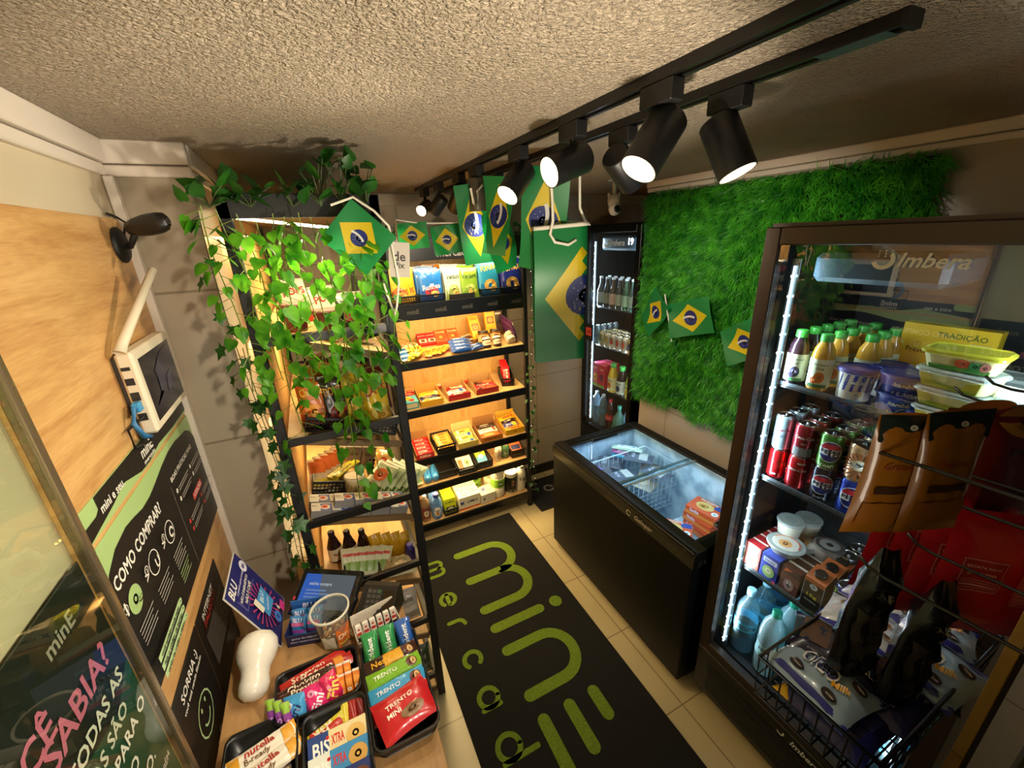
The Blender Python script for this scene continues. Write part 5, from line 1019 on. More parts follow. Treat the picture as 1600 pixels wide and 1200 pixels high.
    place(P('display_box', 'box', ('box', b)), M, 'white display box with a row of small bars behind the chewing gum')
    kb = boxp(.016, .012, .06, 'ece4d6', [('r', .1, .5, .9, .65, 'b8322a'), ('r', .1, .15, .9, .4, '3a2218'), ('r', .3, .75, .7, .85, 'c9503a')], name='chocolate_bar', cat='chocolate bar')
    for i in range(6): place(kb, stand(M @ T((-.05+.02*i, -.008+.0, .005)), 0, 12), '%s small white and red bar in the white display box' % od(i, 6), 'small white and red bars')
    # tray A right: gum and wafer bars
    MA = T((.017, .785, ZT)) @ RZ(0); place(rtray(.15, .285, .045), MA, 'long black tray of wafer bars at the aisle side of the counter')
    for i, (x, c) in enumerate(((-.048, '2f8a4a'), (0, '2f8a4a'), (.048, '2a5aa8'))): place(bag(.044, .085, .028, c, [('t', 'Trident', .5, .5, .7, 'f0f0e8', 90), ('p', [(.1, .1), (.9, .1), (.6, .4)], '7ac060' if i < 2 else '6aa0e0')], i, name='gum_packet', cat='gum'), stand(MA @ T((x, .095, .01)), 4*i-4, 38), ('left green gum packet at the back of the aisle side tray', 'middle green gum packet at the back of the aisle side tray', 'blue gum packet at the back right of the aisle side tray')[i], None)
    specs = [('3a1d10', 'Trento', 'e0a52a', .07, 'dark brown and gold wafer bar'), ('7fb52a', 'TRENTO', 'f0f4d8', .035, 'lime green wafer bar'), ('3f9fd0', 'TRENTO', 'f0f4f4', -.005, 'sky blue wafer bar'), ('c8261e', 'TRENTO', 'f4ead8', -.045, 'red wafer bar')]
    for i, (c, t, tc, y, d) in enumerate(specs):
        ex = [('e', .5, .82, .3, .1, '5a2a14'), ('e', .5, .85, .2, .05, 'd9b070')] + ([('r', .0, .35, 1, .7, 'e0a52a')] if i == 0 else [])
        pb = bar(.138, .044, .026, c, t if i else 'Nestle', tc, ex, i, tw=.42, tc=.33); place(pb, MA @ T((0, y, .028+.003*(3-i))) @ RX(14) @ lay(Matrix.Identity(4), -90-186+6, .026, .138) if 0 else MA @ T((0, y, .022+.003*(3-i))) @ RX(16) @ lay(Matrix.Identity(4), -86, .026, .138), d+' across the aisle side counter tray', None)
    place(bag(.105, .13, .03, 'c31d22', [('t', 'TRENTO', .35, .45, .5, 'f4ead8', 90), ('e', .7, .6, .14, .22, '8a6a4a'), ('t', 'MINI', .55, .3, .25, 'f4ead8', 90)], 3), MA @ T((.004, -.072, .030)) @ RX(4) @ lay(Matrix.Identity(4), -78, .03, .13), 'wide red wafer pouch at the near end of the aisle side tray')
    # tray B: assorted chocolates
    MBt = T((-.163, .88, ZT)) @ RZ(0); place(rtray(.20, .14, .042), MBt, 'black tray of mixed sweets in front of the clear bucket')
    B = [('b8221c', 'Sensacao', .045, -.01, 78, .16, 'long red bar at the back'), ('a81c1a', 'Baton', .03, .01, 84, .15, 'second long red bar at the back'), ('3a1a12', 'Chokito', .012, -.02, 82, .15, 'dark brown bar'), ('4a2014', 'Prestigio', -.006, -.01, 86, .15, 'brown bar with pale lettering'), ('b5202a', 'TRENTO', -.024, -.02, 83, .14, 'red bar reading TRENTO')]
    for i, (c, t, y, x, yaw, L, d) in enumerate(B): place(bar(L, .034, .022, c, t, 'f0dcc0', [('r', .1, .7, .9, .85, 'd98a2a')] if i % 2 else [], i), MBt @ T((x, y, .022+.003*i)) @ RX(10) @ lay(Matrix.Identity(4), -yaw, .022, L), d+' in the mixed sweets tray', None)
    place(bag(.052, .062, .03, '3f95c9', [('t', 'Fini', .5, .4, .6, '1a2a5a', 60), ('e', .3, .7, .15, .12, 'e8e8f0')], 1, name='sweets_packet', cat='sweets'), stand(MBt @ T((-.055, -.062, .014)), -8, 40), 'blue sweets packet at the front of the mixed sweets tray')
    place(bag(.055, .065, .028, 'd8246c', [('t', 'Fini', .5, .4, .6, 'f0e8f0', 60), ('e', .3, .75, .15, .12, 'f090b0')], 2, name='sweets_packet', cat='sweets'), stand(MBt @ T((-.002, -.06, .014)), 6, 40), 'hot pink sweets packet right of the blue sweets packet')
    place(bag(.04, .07, .02, 'c92050', [('t', 'Fini', .5, .5, .7, 'f0d060', 60)], 3, name='sweets_packet', cat='sweets'), stand(MBt @ T((.04, -.052, .02)), 26, 30), 'crimson sweets packet leaning beside the orange mint boxes')
    vi = bag(.02, .075, .016, '8a3f9a', [('r', 0, .7, 1, 1, '8fb83a'), ('e', .5, .4, .3, .1, 'c990d0')], 2, name='candy_stick', cat='sweets')
    for i in range(3): place(vi, stand(MBt @ T((-.103+.018*i, -.045-.012*i, .008)), -8+6*i, 18), '%s purple and green candy stick in the mixed sweets tray corner' % od(i, 3), 'purple and green candy sticks')
    ti = boxp(.016, .012, .045, 'e07a22', [('r', .1, .35, .9, .8, 'ee9a3c'), ('e', .5, .2, .3, .1, 'f0e8d8')], [('r', 0, 0, 1, 1, 'f0ece0')], name='mint_box', cat='mints')
    for i in range(5): place(ti, stand(MBt @ T((.052+.018*(i % 3), -.042+.022*(i//3), .016+.012*(i//3))), -6, 24), '%s orange and white mint box, %s row of the mixed sweets tray' % (od(i % 3, 3 if i < 3 else 2), 'near' if i < 3 else 'far'), 'orange and white mint boxes')
    # tray C: wafer boxes
    MCt = T((-.130, .70, ZT)) @ RZ(0); place(rtray(.142, .215, .042), MCt, 'middle black tray of blue wafer packs at the near side of the counter')
    for i, (c, c2, y, d) in enumerate((('1f2f6a', '6a3a1e', -.075, 'dark blue wafer pack with brown wafer'), ('3a86b8', 'c99a4a', -.03, 'teal blue wafer pack with pale wafer'), ('e2cf9a', 'd9b060', .012, 'cream wafer pack with yellow wafer'))):
        place(boxp(.125, .022, .06, c, [('r', .0, .0, .35, 1, 'dcdccf' if i < 2 else '27407a'), ('t', 'BIS', .22, .5, .28, 'f0ece0', 0, .5), ('t', 'XTRA', .5, .62, .22, 'cf2a2a', 0, .32), ('e', .8, .5, .16, .32, c2), ('b', .8, .5, .05, .06, 20, 200, '3a1a10'), ('e', .33, .75, .03, .06, 'c8302a')], name='wafer_pack', cat='wafers'), MCt @ T((.002, y-.02, .016+.005*i)) @ RX(-76) @ T((0, -.011+.022, 0)), d+' in the middle near counter tray', None)
    for i, (c, x, y, yaw, d) in enumerate((('c9b82a', -.03, .07, 74, 'yellow and red bar'), ('b82a20', -.035, .055, 70, 'red bar with yellow end'), ('d8c23a', .02, .09, 8, 'upright yellow tube'), ('9a2018', .037, .088, 2, 'upright dark red bar'), ('7a1a16', .056, .088, -4, 'upright maroon bar'))):
        place(bar(.085 if i < 2 else .06, .022, .016, c, 'M&M' if i < 2 else '', 'f0e0c0', [('r', .1, .1, .9, .25, 'c8302a')] if i < 2 else [], i), MCt @ T((x, y, .016)) @ RX(20) @ lay(Matrix.Identity(4), -yaw, .016, .07), d+' at the back of the middle near tray', None)
    # tray D: left
    MD = T((-.283, .725, ZT)) @ RZ(0); place(rtray(.15, .23, .042), MD, 'left black tray nearest the wooden wall on the counter')
    nt_ = bag(.046, .145, .024, 'e8dfcc', [('r', 0, 0, 1, .22, 'd99a2e'), ('r', 0, .8, 1, 1, 'd99a2e'), ('t', 'nutella', .32, .5, .4, 'a8261e', 90), ('t', 'B-ready', .72, .45, .34, '6a4a2a', 90)], 1, name='chocolate_bar')
    place(nt_, MD @ T((0, .055, .022)) @ RX(12) @ lay(Matrix.Identity(4), -78, .024, .145), 'upper cream and orange bar reading nutella in the left tray')
    place(nt_, MD @ T((.012, .015, .02)) @ RX(8) @ lay(Matrix.Identity(4), -72, .024, .145), 'lower cream and orange bar reading nutella in the left tray')
    place(bag(.06, .07, .022, 'd9921e', [('r', .1, .55, .9, .7, '5a2a14'), ('t', 'Alpino', .5, .8, .6, '5a2a14'), ('e', .5, .3, .3, .15, '4a2412')], 3, name='chocolate_bar'), MD @ T((-.03, -.065, .018)) @ RX(6) @ lay(Matrix.Identity(4), 14, .022, .07), 'golden yellow chocolate packet at the near left of the left tray')
    place(bag(.055, .14, .02, '3a2016', [], 3, name='chocolate_bar'), MD @ T((-.01, -.018, .012)) @ RX(6) @ lay(Matrix.Identity(4), -76, .02, .14), 'dark brown bar between the cream bars and golden packet')
    place(bag(.065, .085, .022, 'e0c02a', [('r', .0, .6, 1, .8, '7fb03a'), ('t', 'mentos', .4, .5, .8, '3a3f9a', 90), ('e', .75, .75, .16, .12, 'd8403a'), ('e', .75, .45, .14, .12, 'd86aa0'), ('e', .8, .2, .13, .1, '9a6ac0'), ('e', .2, .85, .12, .08, 'e07a2a')], 2, name='sweets_packet', cat='sweets'), MD @ T((.038, -.058, .022)) @ RX(8) @ lay(Matrix.Identity(4), 18, .022, .085), 'multicoloured sweets packet at the near right of the left tray')
    place(boxp(.14, .10, .12, 'b3763c', [('r', 0, .45, 1, .55, '9a6430')], name='cardboard_box', cat='box'), T((.0, .62, .401)), 'small cardboard box on the shelf below the counter')
    place(bag(.12, .14, .05, 'b82a22', [('r', .1, .5, .9, .8, 'e8e0d0')], 4), lay(T((.02, .76, .401)), 20, .05, .14), 'red and white bag on the shelf below the counter')
stock_counter()

# ------------------------------------------------------------------ freezer contents
def stock_freezer():
    ds = bag(.11, .17, .025, '4a4a58', [('r', .1, .2, .9, .5, 'b8b4ac'), ('t', 'ACAI', .5, .7, .5, 'd8d0e0')], 2, name='frozen_pack', cat='frozen food'); br = bag(.12, .18, .03, '9a8a78', [('e', .5, .5, .35, .3, 'b8a68c'), ('r', .1, .8, .9, .9, '5a4a3a')], 4, name='frozen_pack', cat='frozen food')
    M0 = T((1.53, 1.60, 0))
    L = [(-.12, .06, ds, 10), (-.02, .08, br, 60), (-.10, -.04, ds, -30), (.02, -.05, br, 20), (.11, .0, br, -50), (-.05, .02, ds, 80), (.09, -.08, ds, 15), (.10, .08, ds, 40)]
    cd = {id(ds): 0, id(br): 0}
    for i, (x, y, p_, yaw) in enumerate(L): place(p_, lay(M0 @ T((x*1.2, y, .545+.019*i)), yaw, .025, .17), '%s frozen pack, %s from the bottom in the white wire basket' % ('grey' if p_ is ds else 'brown', ORD[i]), 'frozen packs in the wire basket')
    for i in range(3): place(bag(.05, .19, .028, ('4ab0d0', 'c95a9a', 'b8c8b0')[i], [('r', .1, .2, .9, .8, 'e0e8e8'), ('t', 'sorvete', .5, .5, .5, '2a5a8a', 90)], i, name='ice_cream_pack', cat='ice cream'), lay(T((1.64, 1.78, .64+.028*i)), 40, .028, .19), '%s ice cream pack piled at the far back corner of the freezer' % ('light blue', 'pink', 'pale green')[i])
    place(bag(.09, .13, .03, '8a6ac0', [('t', 'uva', .5, .5, .5, 'e8e0f0')], 3, name='ice_cream_pack', cat='ice cream'), lay(T((1.33, 1.75, .655)), 30, .03, .13), 'purple ice cream pack at the far left of the freezer')
    for k in range(3): place(bag(.13, .17, .04, ('3a3a48', '5a5258', '44424c')[k], [('r', .1, .6, .9, .8, '8a8a90')], k, name='frozen_pack', cat='frozen food'), lay(T((1.35+.08*k, 1.80-.01*k, .60+.012*k)), 20*k, .04, .17), '%s dark frozen pack on the freezer floor beyond the basket' % od(k, 3), 'dark frozen packs on the freezer floor')
    nb = boxp(.17, .12, .05, 'd9521e', [('r', 0, .1, 1, .5, 'e8863a'), ('t', 'Sadia', .3, .7, .3, 'e8e0f0')], [('e', .45, .5, .28, .3, 'e0b060'), ('e', .4, .45, .14, .16, 'c98a3a'), ('r', .68, .6, .98, .9, '2a3f8a'), ('t', 'NUGGETS', .45, .88, .55, 'f0e8d0'), ('e', .85, .25, .1, .15, 'e8dcd0')], name='nugget_box', cat='frozen food')
    place(nb, T((1.47, 1.215, .471)) @ RZ(-62), 'left orange frozen food box lying flat in the near half of freezer')
    place(nb, T((1.47, 1.21, .522)) @ RZ(-50), 'tilted orange frozen food box on top of the left one')
    place(nb, T((1.68, 1.20, .471)) @ RZ(-95), 'lower orange frozen food box against the freezer back'); place(nb, T((1.68, 1.205, .522)) @ RZ(-88), 'middle orange frozen food box against the freezer back'); place(nb, T((1.685, 1.20, .573)) @ RZ(-80), 'top orange frozen food box against the freezer back')
    place(nb, T((1.37, 1.03, .471)) @ RZ(8), 'orange frozen food box lying nearest the freezer front corner')
    rb = bag(.14, .16, .035, 'd83a44', [('e', .5, .5, .3, .3, 'e8c8a0'), ('t', 'Seara', .5, .8, .5, 'f0e8e0')], 4, name='frozen_pack', cat='frozen food'); place(rb, lay(T((1.55, 1.04, .471)), 20, .035, .16), 'red frozen food bag between the orange boxes in the freezer'); place(rb, lay(T((1.68, 1.02, .471)), 60, .035, .16), 'red frozen food bag in the near back corner of the freezer')
    place(boxp(.10, .07, .04, 'b8b0c8', name='ice_cream_box', cat='ice cream'), T((1.345, 1.21, .471)) @ RZ(30), 'small lilac box beside the orange frozen food boxes')
stock_freezer()

# ------------------------------------------------------------------ big cooler contents
def stock_cooler():
    def Q(x, y, z, yaw=0): return T((x, y, z)) @ RZ(-90+yaw)
    def Qr(x, y, z, yaw=0): return T((x, y, z)) @ RZ(-68+yaw)
    z = CS[0]+.001
    def juice(liq, lab, fruit): return bottle([(.026, 0), (.029, .005), (.03, .10), (.026, .128), (.016, .148), (.014, .158)], liq, (.017, .152, .174, '3fa83a'), (.012, .10, lab), [('t', 'The Natural', .25, .82, .2, '2a4a2a'), ('t', 'One', .25, .68, .1, '2a4a2a'), ('e', .26, .36, .07, .2, fruit), ('e', .2, .25, .05, .12, fruit), ('r', .12, 0, .38, .12, '3a7a4a')], name='juice_bottle')
    jg, jo = juice('2a1a24', 'dfe4c8', '3a3358'), juice('e0a83a', 'e3e6c8', 'e0701e')
    place(jg, Qr(1.365, .735, z), 'dark grape juice bottle at the front left of the top cooler shelf'); place(jo, Qr(1.365, .663, z), 'orange juice bottle at the front of the top cooler shelf')
    for i in range(4):
        place(jg, Qr(1.435+.066*i, .735, z), '%s grape juice bottle behind the front one, top cooler shelf' % ORD[i], 'grape juice bottles behind the front one'); place(jo, Qr(1.435+.066*i, .663, z), '%s orange juice bottle behind the front one, top cooler shelf' % ORD[i], 'orange juice bottles behind the front one')
    for i in range(3): place(jo, Qr(1.46+.066*i, .592, z), '%s juice bottle in the third row, behind the blue tubs' % ORD[i], 'juice bottles behind the blue tubs')
    T1 = tub(.038, .046, .095, 'dcd9c8', '24308c', [('r', .1, .35, .45, .95, '24308c'), ('t', 'Itambé', .27, .7, .16, 'e8e8e0'), ('e', .3, .25, .05, .15, 'd9b060'), ('r', .0, .0, 1, .05, 'c9c24a')]); T2 = tub(.044, .05, .052, '2438a0', '24308c', [('r', 0, 0, 1, .16, 'cfd03a'), ('e', .25, .6, .09, .36, '3a5ac0'), ('t', 'Itambé', .25, .6, .14, 'e8e8e0')])
    place(T1, Qr(1.375, .572, z), 'tall blue lidded dairy tub at the front of the top cooler shelf'); place(T1, Qr(1.475, .535, z), 'tall blue lidded dairy tub behind the short ones')
    for i in range(2): place(T2, Qr(1.38, .468, z+.053*i), '%s short blue tub in the front stack on the top cooler shelf' % ('lower', 'upper')[i], 'short blue dairy tubs')
    for i in range(2): place(T2, Qr(1.49, .435, z+.053*i), '%s short blue tub in the stack behind, on the top cooler shelf' % ('lower', 'upper')[i], 'short blue dairy tubs')
    yb = boxp(.20, .04, .20, 'e0b51e', [('p', [(0, 0), (.35, 0), (.5, .35), (.6, .6), (.0, .6)], 'e8a81e'), ('t', 'TRADIÇÃO', .65, .88, .5, '5a6a1a'), ('t', 'Frescatino', .3, .62, .4, '8a5a1a'), ('e', .7, .35, .28, .3, 'b8a890'), ('r', .75, .5, .95, .8, 'd8dcd8'), ('e', .15, .12, .03, .03, '3a2a1a'), ('e', .25, .12, .03, .03, '3a2a1a')], [('r', 0, 0, 1, 1, 'c9a81e')], name='pizza_box', cat='food box')
    place(yb, Q(1.60, .475, z), 'upright yellow food box behind the tubs on the top cooler shelf')
    def marg(c, lid, its):
        def rr(w, d, n=6, r=.02): return [(cx+r*math.cos(math.radians(a0+90*q/(n-1))), cy+r*math.sin(math.radians(a0+90*q/(n-1)))) for cx, cy, a0 in ((w/2-r, d/2-r, 0), (-w/2+r, d/2-r, 90), (-w/2+r, -d/2+r, 180), (w/2-r, -d/2+r, 270)) for q in range(n)]
        def loft(b, L, m, cap=True):
            vs = [(x, y, zz) for (w, d, zz) in L for x, y in rr(w, d)]; N = 24
            b.add(vs, [(i*N+k, i*N+(k+1) % N, (i+1)*N+(k+1) % N, (i+1)*N+k) for i in range(len(L)-1) for k in range(N)]+([tuple(range(N)), tuple((len(L)-1)*N+k for k in range(N))] if cap else []), m, False)
        b = MB(); loft(b, [(.118, .078, 0), (.136, .092, .036)], C(c, .35)); b.deco(lambda u, v, o: (u*(1+.15*v/.036), -.0392-.007*v/.036-o, v), .10, .036, its, base=.0006)
        l = MB(); loft(l, [(.140, .096, .034), (.146, .10, .037), (.146, .10, .042), (.134, .09, .047), (.128, .084, .044)], C(lid, .25, 0, .4)); return P('margarine_tub', 'tub', ('tub_body', b), ('lid', l))
    mg = marg('dfe0a0', 'c3cfca', [('r', 0, 0, 1, .35, '9fb83a'), ('p', [(.7, .2), (1, .2), (1, .9), (.8, .7)], 'd8cf3a'), ('p', [(0, .2), (.25, .4), (.15, .95), (0, .95)], 'd8c84a'), ('t', 'Qualy', .45, .55, .42, '7a2a4a', 0, None, .25), ('r', .78, .45, .86, .7, 'c9c23a')])
    my = marg('e6dfa0', 'd8d03a', [('r', 0, 0, 1, .3, '4a9a3a'), ('e', .55, .55, .12, .3, 'd8502e'), ('e', .75, .5, .1, .3, '3a8a4a'), ('e', .9, .5, .08, .3, 'd88a7a'), ('t', 'Qualy', .2, .65, .3, '8a2a3a', 0, None, .25)])
    for i in range(3): place(mg, Q(1.372, .355+.006*i, z+.048*i, -3*i), '%s pale green margarine tub in the front stack, top cooler shelf' % ('lowest', 'middle', 'highest')[i], 'pale green margarine tubs')
    place(my, Q(1.372, .368, z+.145, 4), 'yellow lidded margarine tub on top of the pale green stack')
    for j in range(2):
        for i in range(2): place(mg, Q(1.49+.11*j, .335, z+.048*i), '%s margarine tub in the %s stack behind the front stack' % (('lower', 'upper')[i], ('second', 'third')[j]), 'pale green margarine tubs')
    cl = MB(); cl.box(-.075, .075, -.05, .05, 0, .03, GLASS('clear_tray', 'd4e0de', 1.5, .1, .45), .01); cl.box(-.065, .065, -.042, .042, .004, .022, C('b8d0cc', .4), .004); cl = P('clear_tray', 'food tray', ('tray', cl))
    for i in range(3): place(cl, Q(1.38, .232, z+.033*i, 5), '%s clear plastic food tray at the right of the top cooler shelf' % ('lower', 'middle', 'upper')[i], 'clear plastic food trays')
    place(bag(.07, .13, .03, 'd8d6d0', [('p', [(.1, .4), (.5, .4), (.9, .95), (.3, .95)], 'e0601e')], 3, name='bread_bag', cat='food bag'), stand(Q(1.34, .27, z+.0, 8), 0, 24), 'clear and orange food bag leaning on the clear trays')
    # cans
    z = CS[1]+.001; R, H = .0315, .116
    ck = lambda c, t, tc, ex=(), h=H, r=R: can(r, h, c, [('t', t, .25, .62, .30, tc, 0, None, .25)]+list(ex))
    coke_s = can(.028, .128, 'a9c2cc', [('t', 'Coca-Cola', .25, .6, .36, '8a2a3a', 0, None, .25), ('t', 'light', .25, .42, .1, '5a5a6a')]); coke_r = can(.028, .11, 'bf1a22', [('t', 'Coca-Cola', .25, .62, .36, '5a0a10', 0, None, .25), ('r', .2, .15, .3, .2, 'e0e0e0')])
    coke2 = ck('c41e28', 'Coca-Cola', 'f0ece8', [('r', .25, .8, .36, .85, 'e8e0e0')]); cokex = ck('9a2430', 'Coca-Cola', 'e8e0dc', [('r', .1, .05, .4, .32, '8a8f94'), ('t', 'zero', .25, .44, .08, 'e8e0dc')])
    def pep(c, ex, o='e8ecea'): return can(R, H, c, ex+[('e', .25, .52, .155, .30, o), ('e', .25, .52, .145, .28, '1d2a6a'), ('r', .105, .42, .395, .62, 'e8ecea'), ('r', .125, .60, .375, .68, 'c0303a'), ('r', .16, .68, .34, .75, 'c0303a'), ('t', 'PEPSI', .25, .52, .24, '14183a', 0, .11)])
    pt = pep('4f8a3a', [('r', 0, .82, 1, .86, 'b8d08a'), ('r', 0, .76, 1, .78, 'b8d08a'), ('t', 'TWIST', .25, .1, .2, 'd8e0c0')]); pz = pep('14182a', [('r', 0, .86, 1, .88, '8a90a0'), ('t', 'BLACK', .25, .12, .16, 'b8c0c8')]); pb = pep('1f3fae', [])
    rb = can(R, H, 'd9b48c', [('p', [(.25+.02*math.cos(a), .42+.05*math.sin(a)), (.25+.22*math.cos(a-.07), .42+.36*math.sin(a-.07)), (.25+.22*math.cos(a+.07), .42+.36*math.sin(a+.07))], 'a85a2a') for a in [k*2*PI/20 for k in range(20)]]+[('e', .25, .48, .09, .14, 'e8dcc0'), ('t', 'Itubaína', .25, .5, .2, '2a5a6a', 6, None, .2)]); sp = can(R, H, '1f9a4a', [('t', 'Sprite', .25, .6, .28, '0f4a24', 8, None, .2), ('t', 'zero', .25, .42, .14, '0f4a24'), ('r', .2, .2, .32, .28, 'b8dcc0')]); gn = can(R, H, '1f7a3a', [('e', .22, .55, .07, .16, 'b02a30'), ('e', .3, .5, .07, .16, '8a1a2a'), ('b', .26, .52, .13, .145, 0, 360, 'e0dcd0'), ('t', 'ANTARCTICA', .25, .22, .24, 'e0e8e0')])
    mon = lambda c: can(.033, .155, c, [('t', 'MONSTER', .27, .45, .5, 'e6ecec', 90, .16)]+[('b', .1+.16*k, .86-.06*(k % 2), .03, .042, 40*k, 40*k+250, ('9ac84a', 'c8452e', '3a4a3a')[k % 3]) for k in range(7)]+[('p', [(0, .0), (1, .0), (1, .16), (0, .22)], '3a8a5a'), ('p', [(0, .22), (1, .16), (1, .26), (0, .3)], '4a3a9a')], name='energy_can')
    cols = [(.735, coke_r, coke_s, 'red slim can', 'silver blue slim can', .11), (.665, coke2, cokex, 'bright red can', 'dark red can', H), (.587, pz, pt, 'black can with round badge', 'green can with round badge', H), (.508, pb, rb, 'royal blue can with round badge', 'cream sunburst can', H), (.432, gn, sp, 'green can with berries', 'bright green can', H)]
    for j, (y, lo, hi, dl, dh, hh) in enumerate(cols):
        for i in range(3):
            x = 1.372+.068*i; w = ('in the front row', 'in the second row', 'in the third row')[i]
            place(lo, Qr(x, y, z, 4*j-8), '%s, lower one of a stack %s' % (dl, w), dl+'s'); 
            place(hi, Qr(x, y, z+hh+.001, 6-3*j), '%s, upper one of a stack %s' % (dh, w), dh+'s')
    mp = mon('b8566a'); place(mp, Qr(1.375, .35, z), 'tall pink energy can right of the stacked cans'); place(mp, Qr(1.375, .275, z), 'tall pink energy can at the right end of the can shelf')
    place(can(.028, .11, '6a2a8a', [('t', 'Fanta', .25, .6, .28, 'e8e0f0')]), Qr(1.372, .21, z), 'purple can at the far right end of the can shelf')
    # small cartons shelf
    z = CS[2]+.001
    rc = boxp(.058, .04, .105, 'd86a5a', [('p', [(.1, .2), (.9, .2), (.8, .75), (.2, .75)], 'e8c0a0'), ('t', 'NESQUIK', .5, .68, .8, '3a5ac0', 0, .1), ('e', .5, .35, .22, .12, '8a5a2a'), ('r', .7, .85, .9, .92, 'e8e8e8')], [('r', 0, 0, 1, 1, '9a1a22'), ('r', .0, .8, 1, 1, 'd8c8b8')], name='milk_carton', cat='carton')
    for i in range(7): place(rc, Q(1.36+.042*i, .735, z), '%s small red milk carton at the left of the carton shelf' % od(i, 7, 'from the front', 'frontmost', 'rearmost'), 'small red milk cartons')
    bc = boxp(.062, .05, .105, '2a3fa8', [('r', .1, .7, .9, .88, 'd8dce8'), ('t', 'Itambé', .5, .79, .6, '2a3fa8'), ('e', .5, .35, .36, .24, '9ab86a'), ('e', .5, .38, .2, .12, 'd8dca8'), ('r', .8, .0, 1, .1, 'd8506a')], [('r', 0, 0, 1, 1, '3a4fb0')], name='milk_carton', cat='carton')
    for i in range(3): place(bc, Q(1.362+.053*i, .668, z), '%s blue milk carton with green picture, right of the red cartons' % ('front', 'middle', 'rear')[i], 'blue milk cartons')
    nc = boxp(.062, .042, .105, '4a2a20', [('r', 0, .0, 1, .75, '6a4034'), ('e', .5, .35, .28, .22, 'a88a84'), ('e', .42, .42, .05, .05, 'e8e8e8'), ('e', .58, .42, .05, .05, 'e8e8e8'), ('p', [(.1, .8), (.6, .95), (.2, .98)], 'd8602a')], [('r', 0, 0, 1, 1, '4a261a'), ('r', 0, .75, 1, 1, 'dcd0c4')], name='milk_carton', cat='carton')
    for i in range(6): place(nc, Q(1.36+.044*i, .595, z), '%s brown chocolate milk carton on the carton shelf' % od(i, 6, 'from the front', 'frontmost', 'rearmost'), 'brown chocolate milk cartons')
    def yopro(cc):
        b = MB(); b.box(-.031, .031, -.03, .03, 0, .125, C('17130f', .35), .002); b.deco(plane_fn(-.03), .062, .125, [('r', 0, .88, 1, 1, 'b8622a'), ('e', .5, .78, .2, .09, 'b8c0c8'), ('t', '15g', .5, .48, .5, 'c8c02a', 0, .12), ('t', 'PROTEINA', .5, .3, .6, 'b8b8b0')], base=.0003); b.add([(-.031, -.03, .1251), (.031, -.03, .1251), (.031, .03, .146), (-.031, .03, .146)], [(0, 1, 2, 3)], C('a8582a', .4)); b.add([(-.031, -.03, .125), (-.031, .03, .125), (-.031, .03, .146)], [(0, 1, 2)], C('17130f', .35)); b.add([(.031, -.03, .125), (.031, .03, .125), (.031, .03, .146)], [(0, 2, 1)], C('17130f', .35)); b.add([(-.031, .03, .12), (.031, .03, .12), (.031, .03, .146), (-.031, .03, .146)], [(0, 3, 2, 1)], C('17130f', .35))
        c = MB(); c.M = T((0, -.002, .134)) @ RX(18); c.lathe([(.018, 0), (.018, .012), (.016, .014)], C('0f0d0c', .35), 18); return P('protein_carton', 'carton', ('carton', b), ('cap', c))
    yp = yopro(0)
    for i in range(3): place(yp, Q(1.365+.064*i, .520, z), '%s black protein drink carton with round cap on the carton shelf' % ('front', 'middle', 'rear')[i], 'black protein drink cartons')
    mo = mon('2a2f6a')
    for i in range(3): place(mo, Qr(1.372+.07*i, .445, z), '%s tall patterned energy can on the carton shelf' % ('front', 'middle', 'rear')[i], 'tall patterned energy cans')
    mk = can(.033, .155, '15181c', [('t', 'MONSTER', .27, .45, .5, '4a90b8', 90, .16)], name='energy_can')
    for i in range(3): place(mk, Qr(1.52+.07*(i % 2), .52-.075*(i//2)-.0, z), ('front left', 'rear left', 'right')[i]+' black energy can behind the protein cartons', 'black energy cans')
    cup = tub(.036, .044, .06, 'd8d4c4', 'd8dcd4', [], [('b', .5, .5, .28, .31, 0, 360, '8a9a8a'), ('t', 'Batavo', .5, .5, .4, '6a7a6a')], name='yogurt_cup', glasslid=True); cupd = tub(.036, .044, .06, '8a7a70', '4a4644', [], [('e', .5, .5, .35, .35, '8a8684'), ('e', .5, .5, .1, .1, '2a2a2a')], name='yogurt_cup')
    flat = tub(.045, .06, .034, 'c9c4b0', 'd8dcd4', [], [('e', .5, .5, .38, .38, 'd8d0c4'), ('e', .5, .45, .18, .18, 'd99a5a'), ('b', .5, .5, .33, .37, 0, 180, 'd86a4a')], name='dessert_bowl', glasslid=True)
    zz = z+.106
    place(flat, Q(1.41, .665, zz), 'round clear lidded dessert bowl lying on the blue cartons'); place(flat, Q(1.50, .655, zz-.02), 'round clear lidded dessert bowl behind the first one')
    place(cup, Q(1.48, .70, zz+.028), 'white yogurt cup stacked on the dessert bowls'); place(cup, Q(1.56, .68, zz+.02), 'rear white yogurt cup behind the stacked cup'); place(cupd, Q(1.50, .572, zz+.0), 'grey brown yogurt cup standing on the brown cartons')
    place(bag(.09, .15, .03, 'b8d08a', [('p', [(0, 0), (1, 0), (1, .3)], 'd8e0c8')], 4, name='snack_bag'), stand(Q(1.36, .355, z), 30, 14), 'pale green bag at the right of the carton shelf')
    place(bottle([(.03, 0), (.034, .005), (.033, .12), (.014, .16)], 'a8d8d8', (.015, .158, .175, '9ab8c0'), glass=True, name='water_bottle'), Q(1.375, .29, z), 'clear blue bottle at the right end of the carton shelf')
    # floor of the cooler: large bottles
    z = .346
    wpf = [(.036, 0), (.042, .008), (.043, .02), (.040, .03), (.043, .04), (.040, .05), (.043, .06), (.040, .07), (.043, .08), (.043, .16), (.041, .17), (.043, .18), (.04, .20), (.042, .21), (.036, .235), (.02, .265), (.014, .28), (.014, .292)]
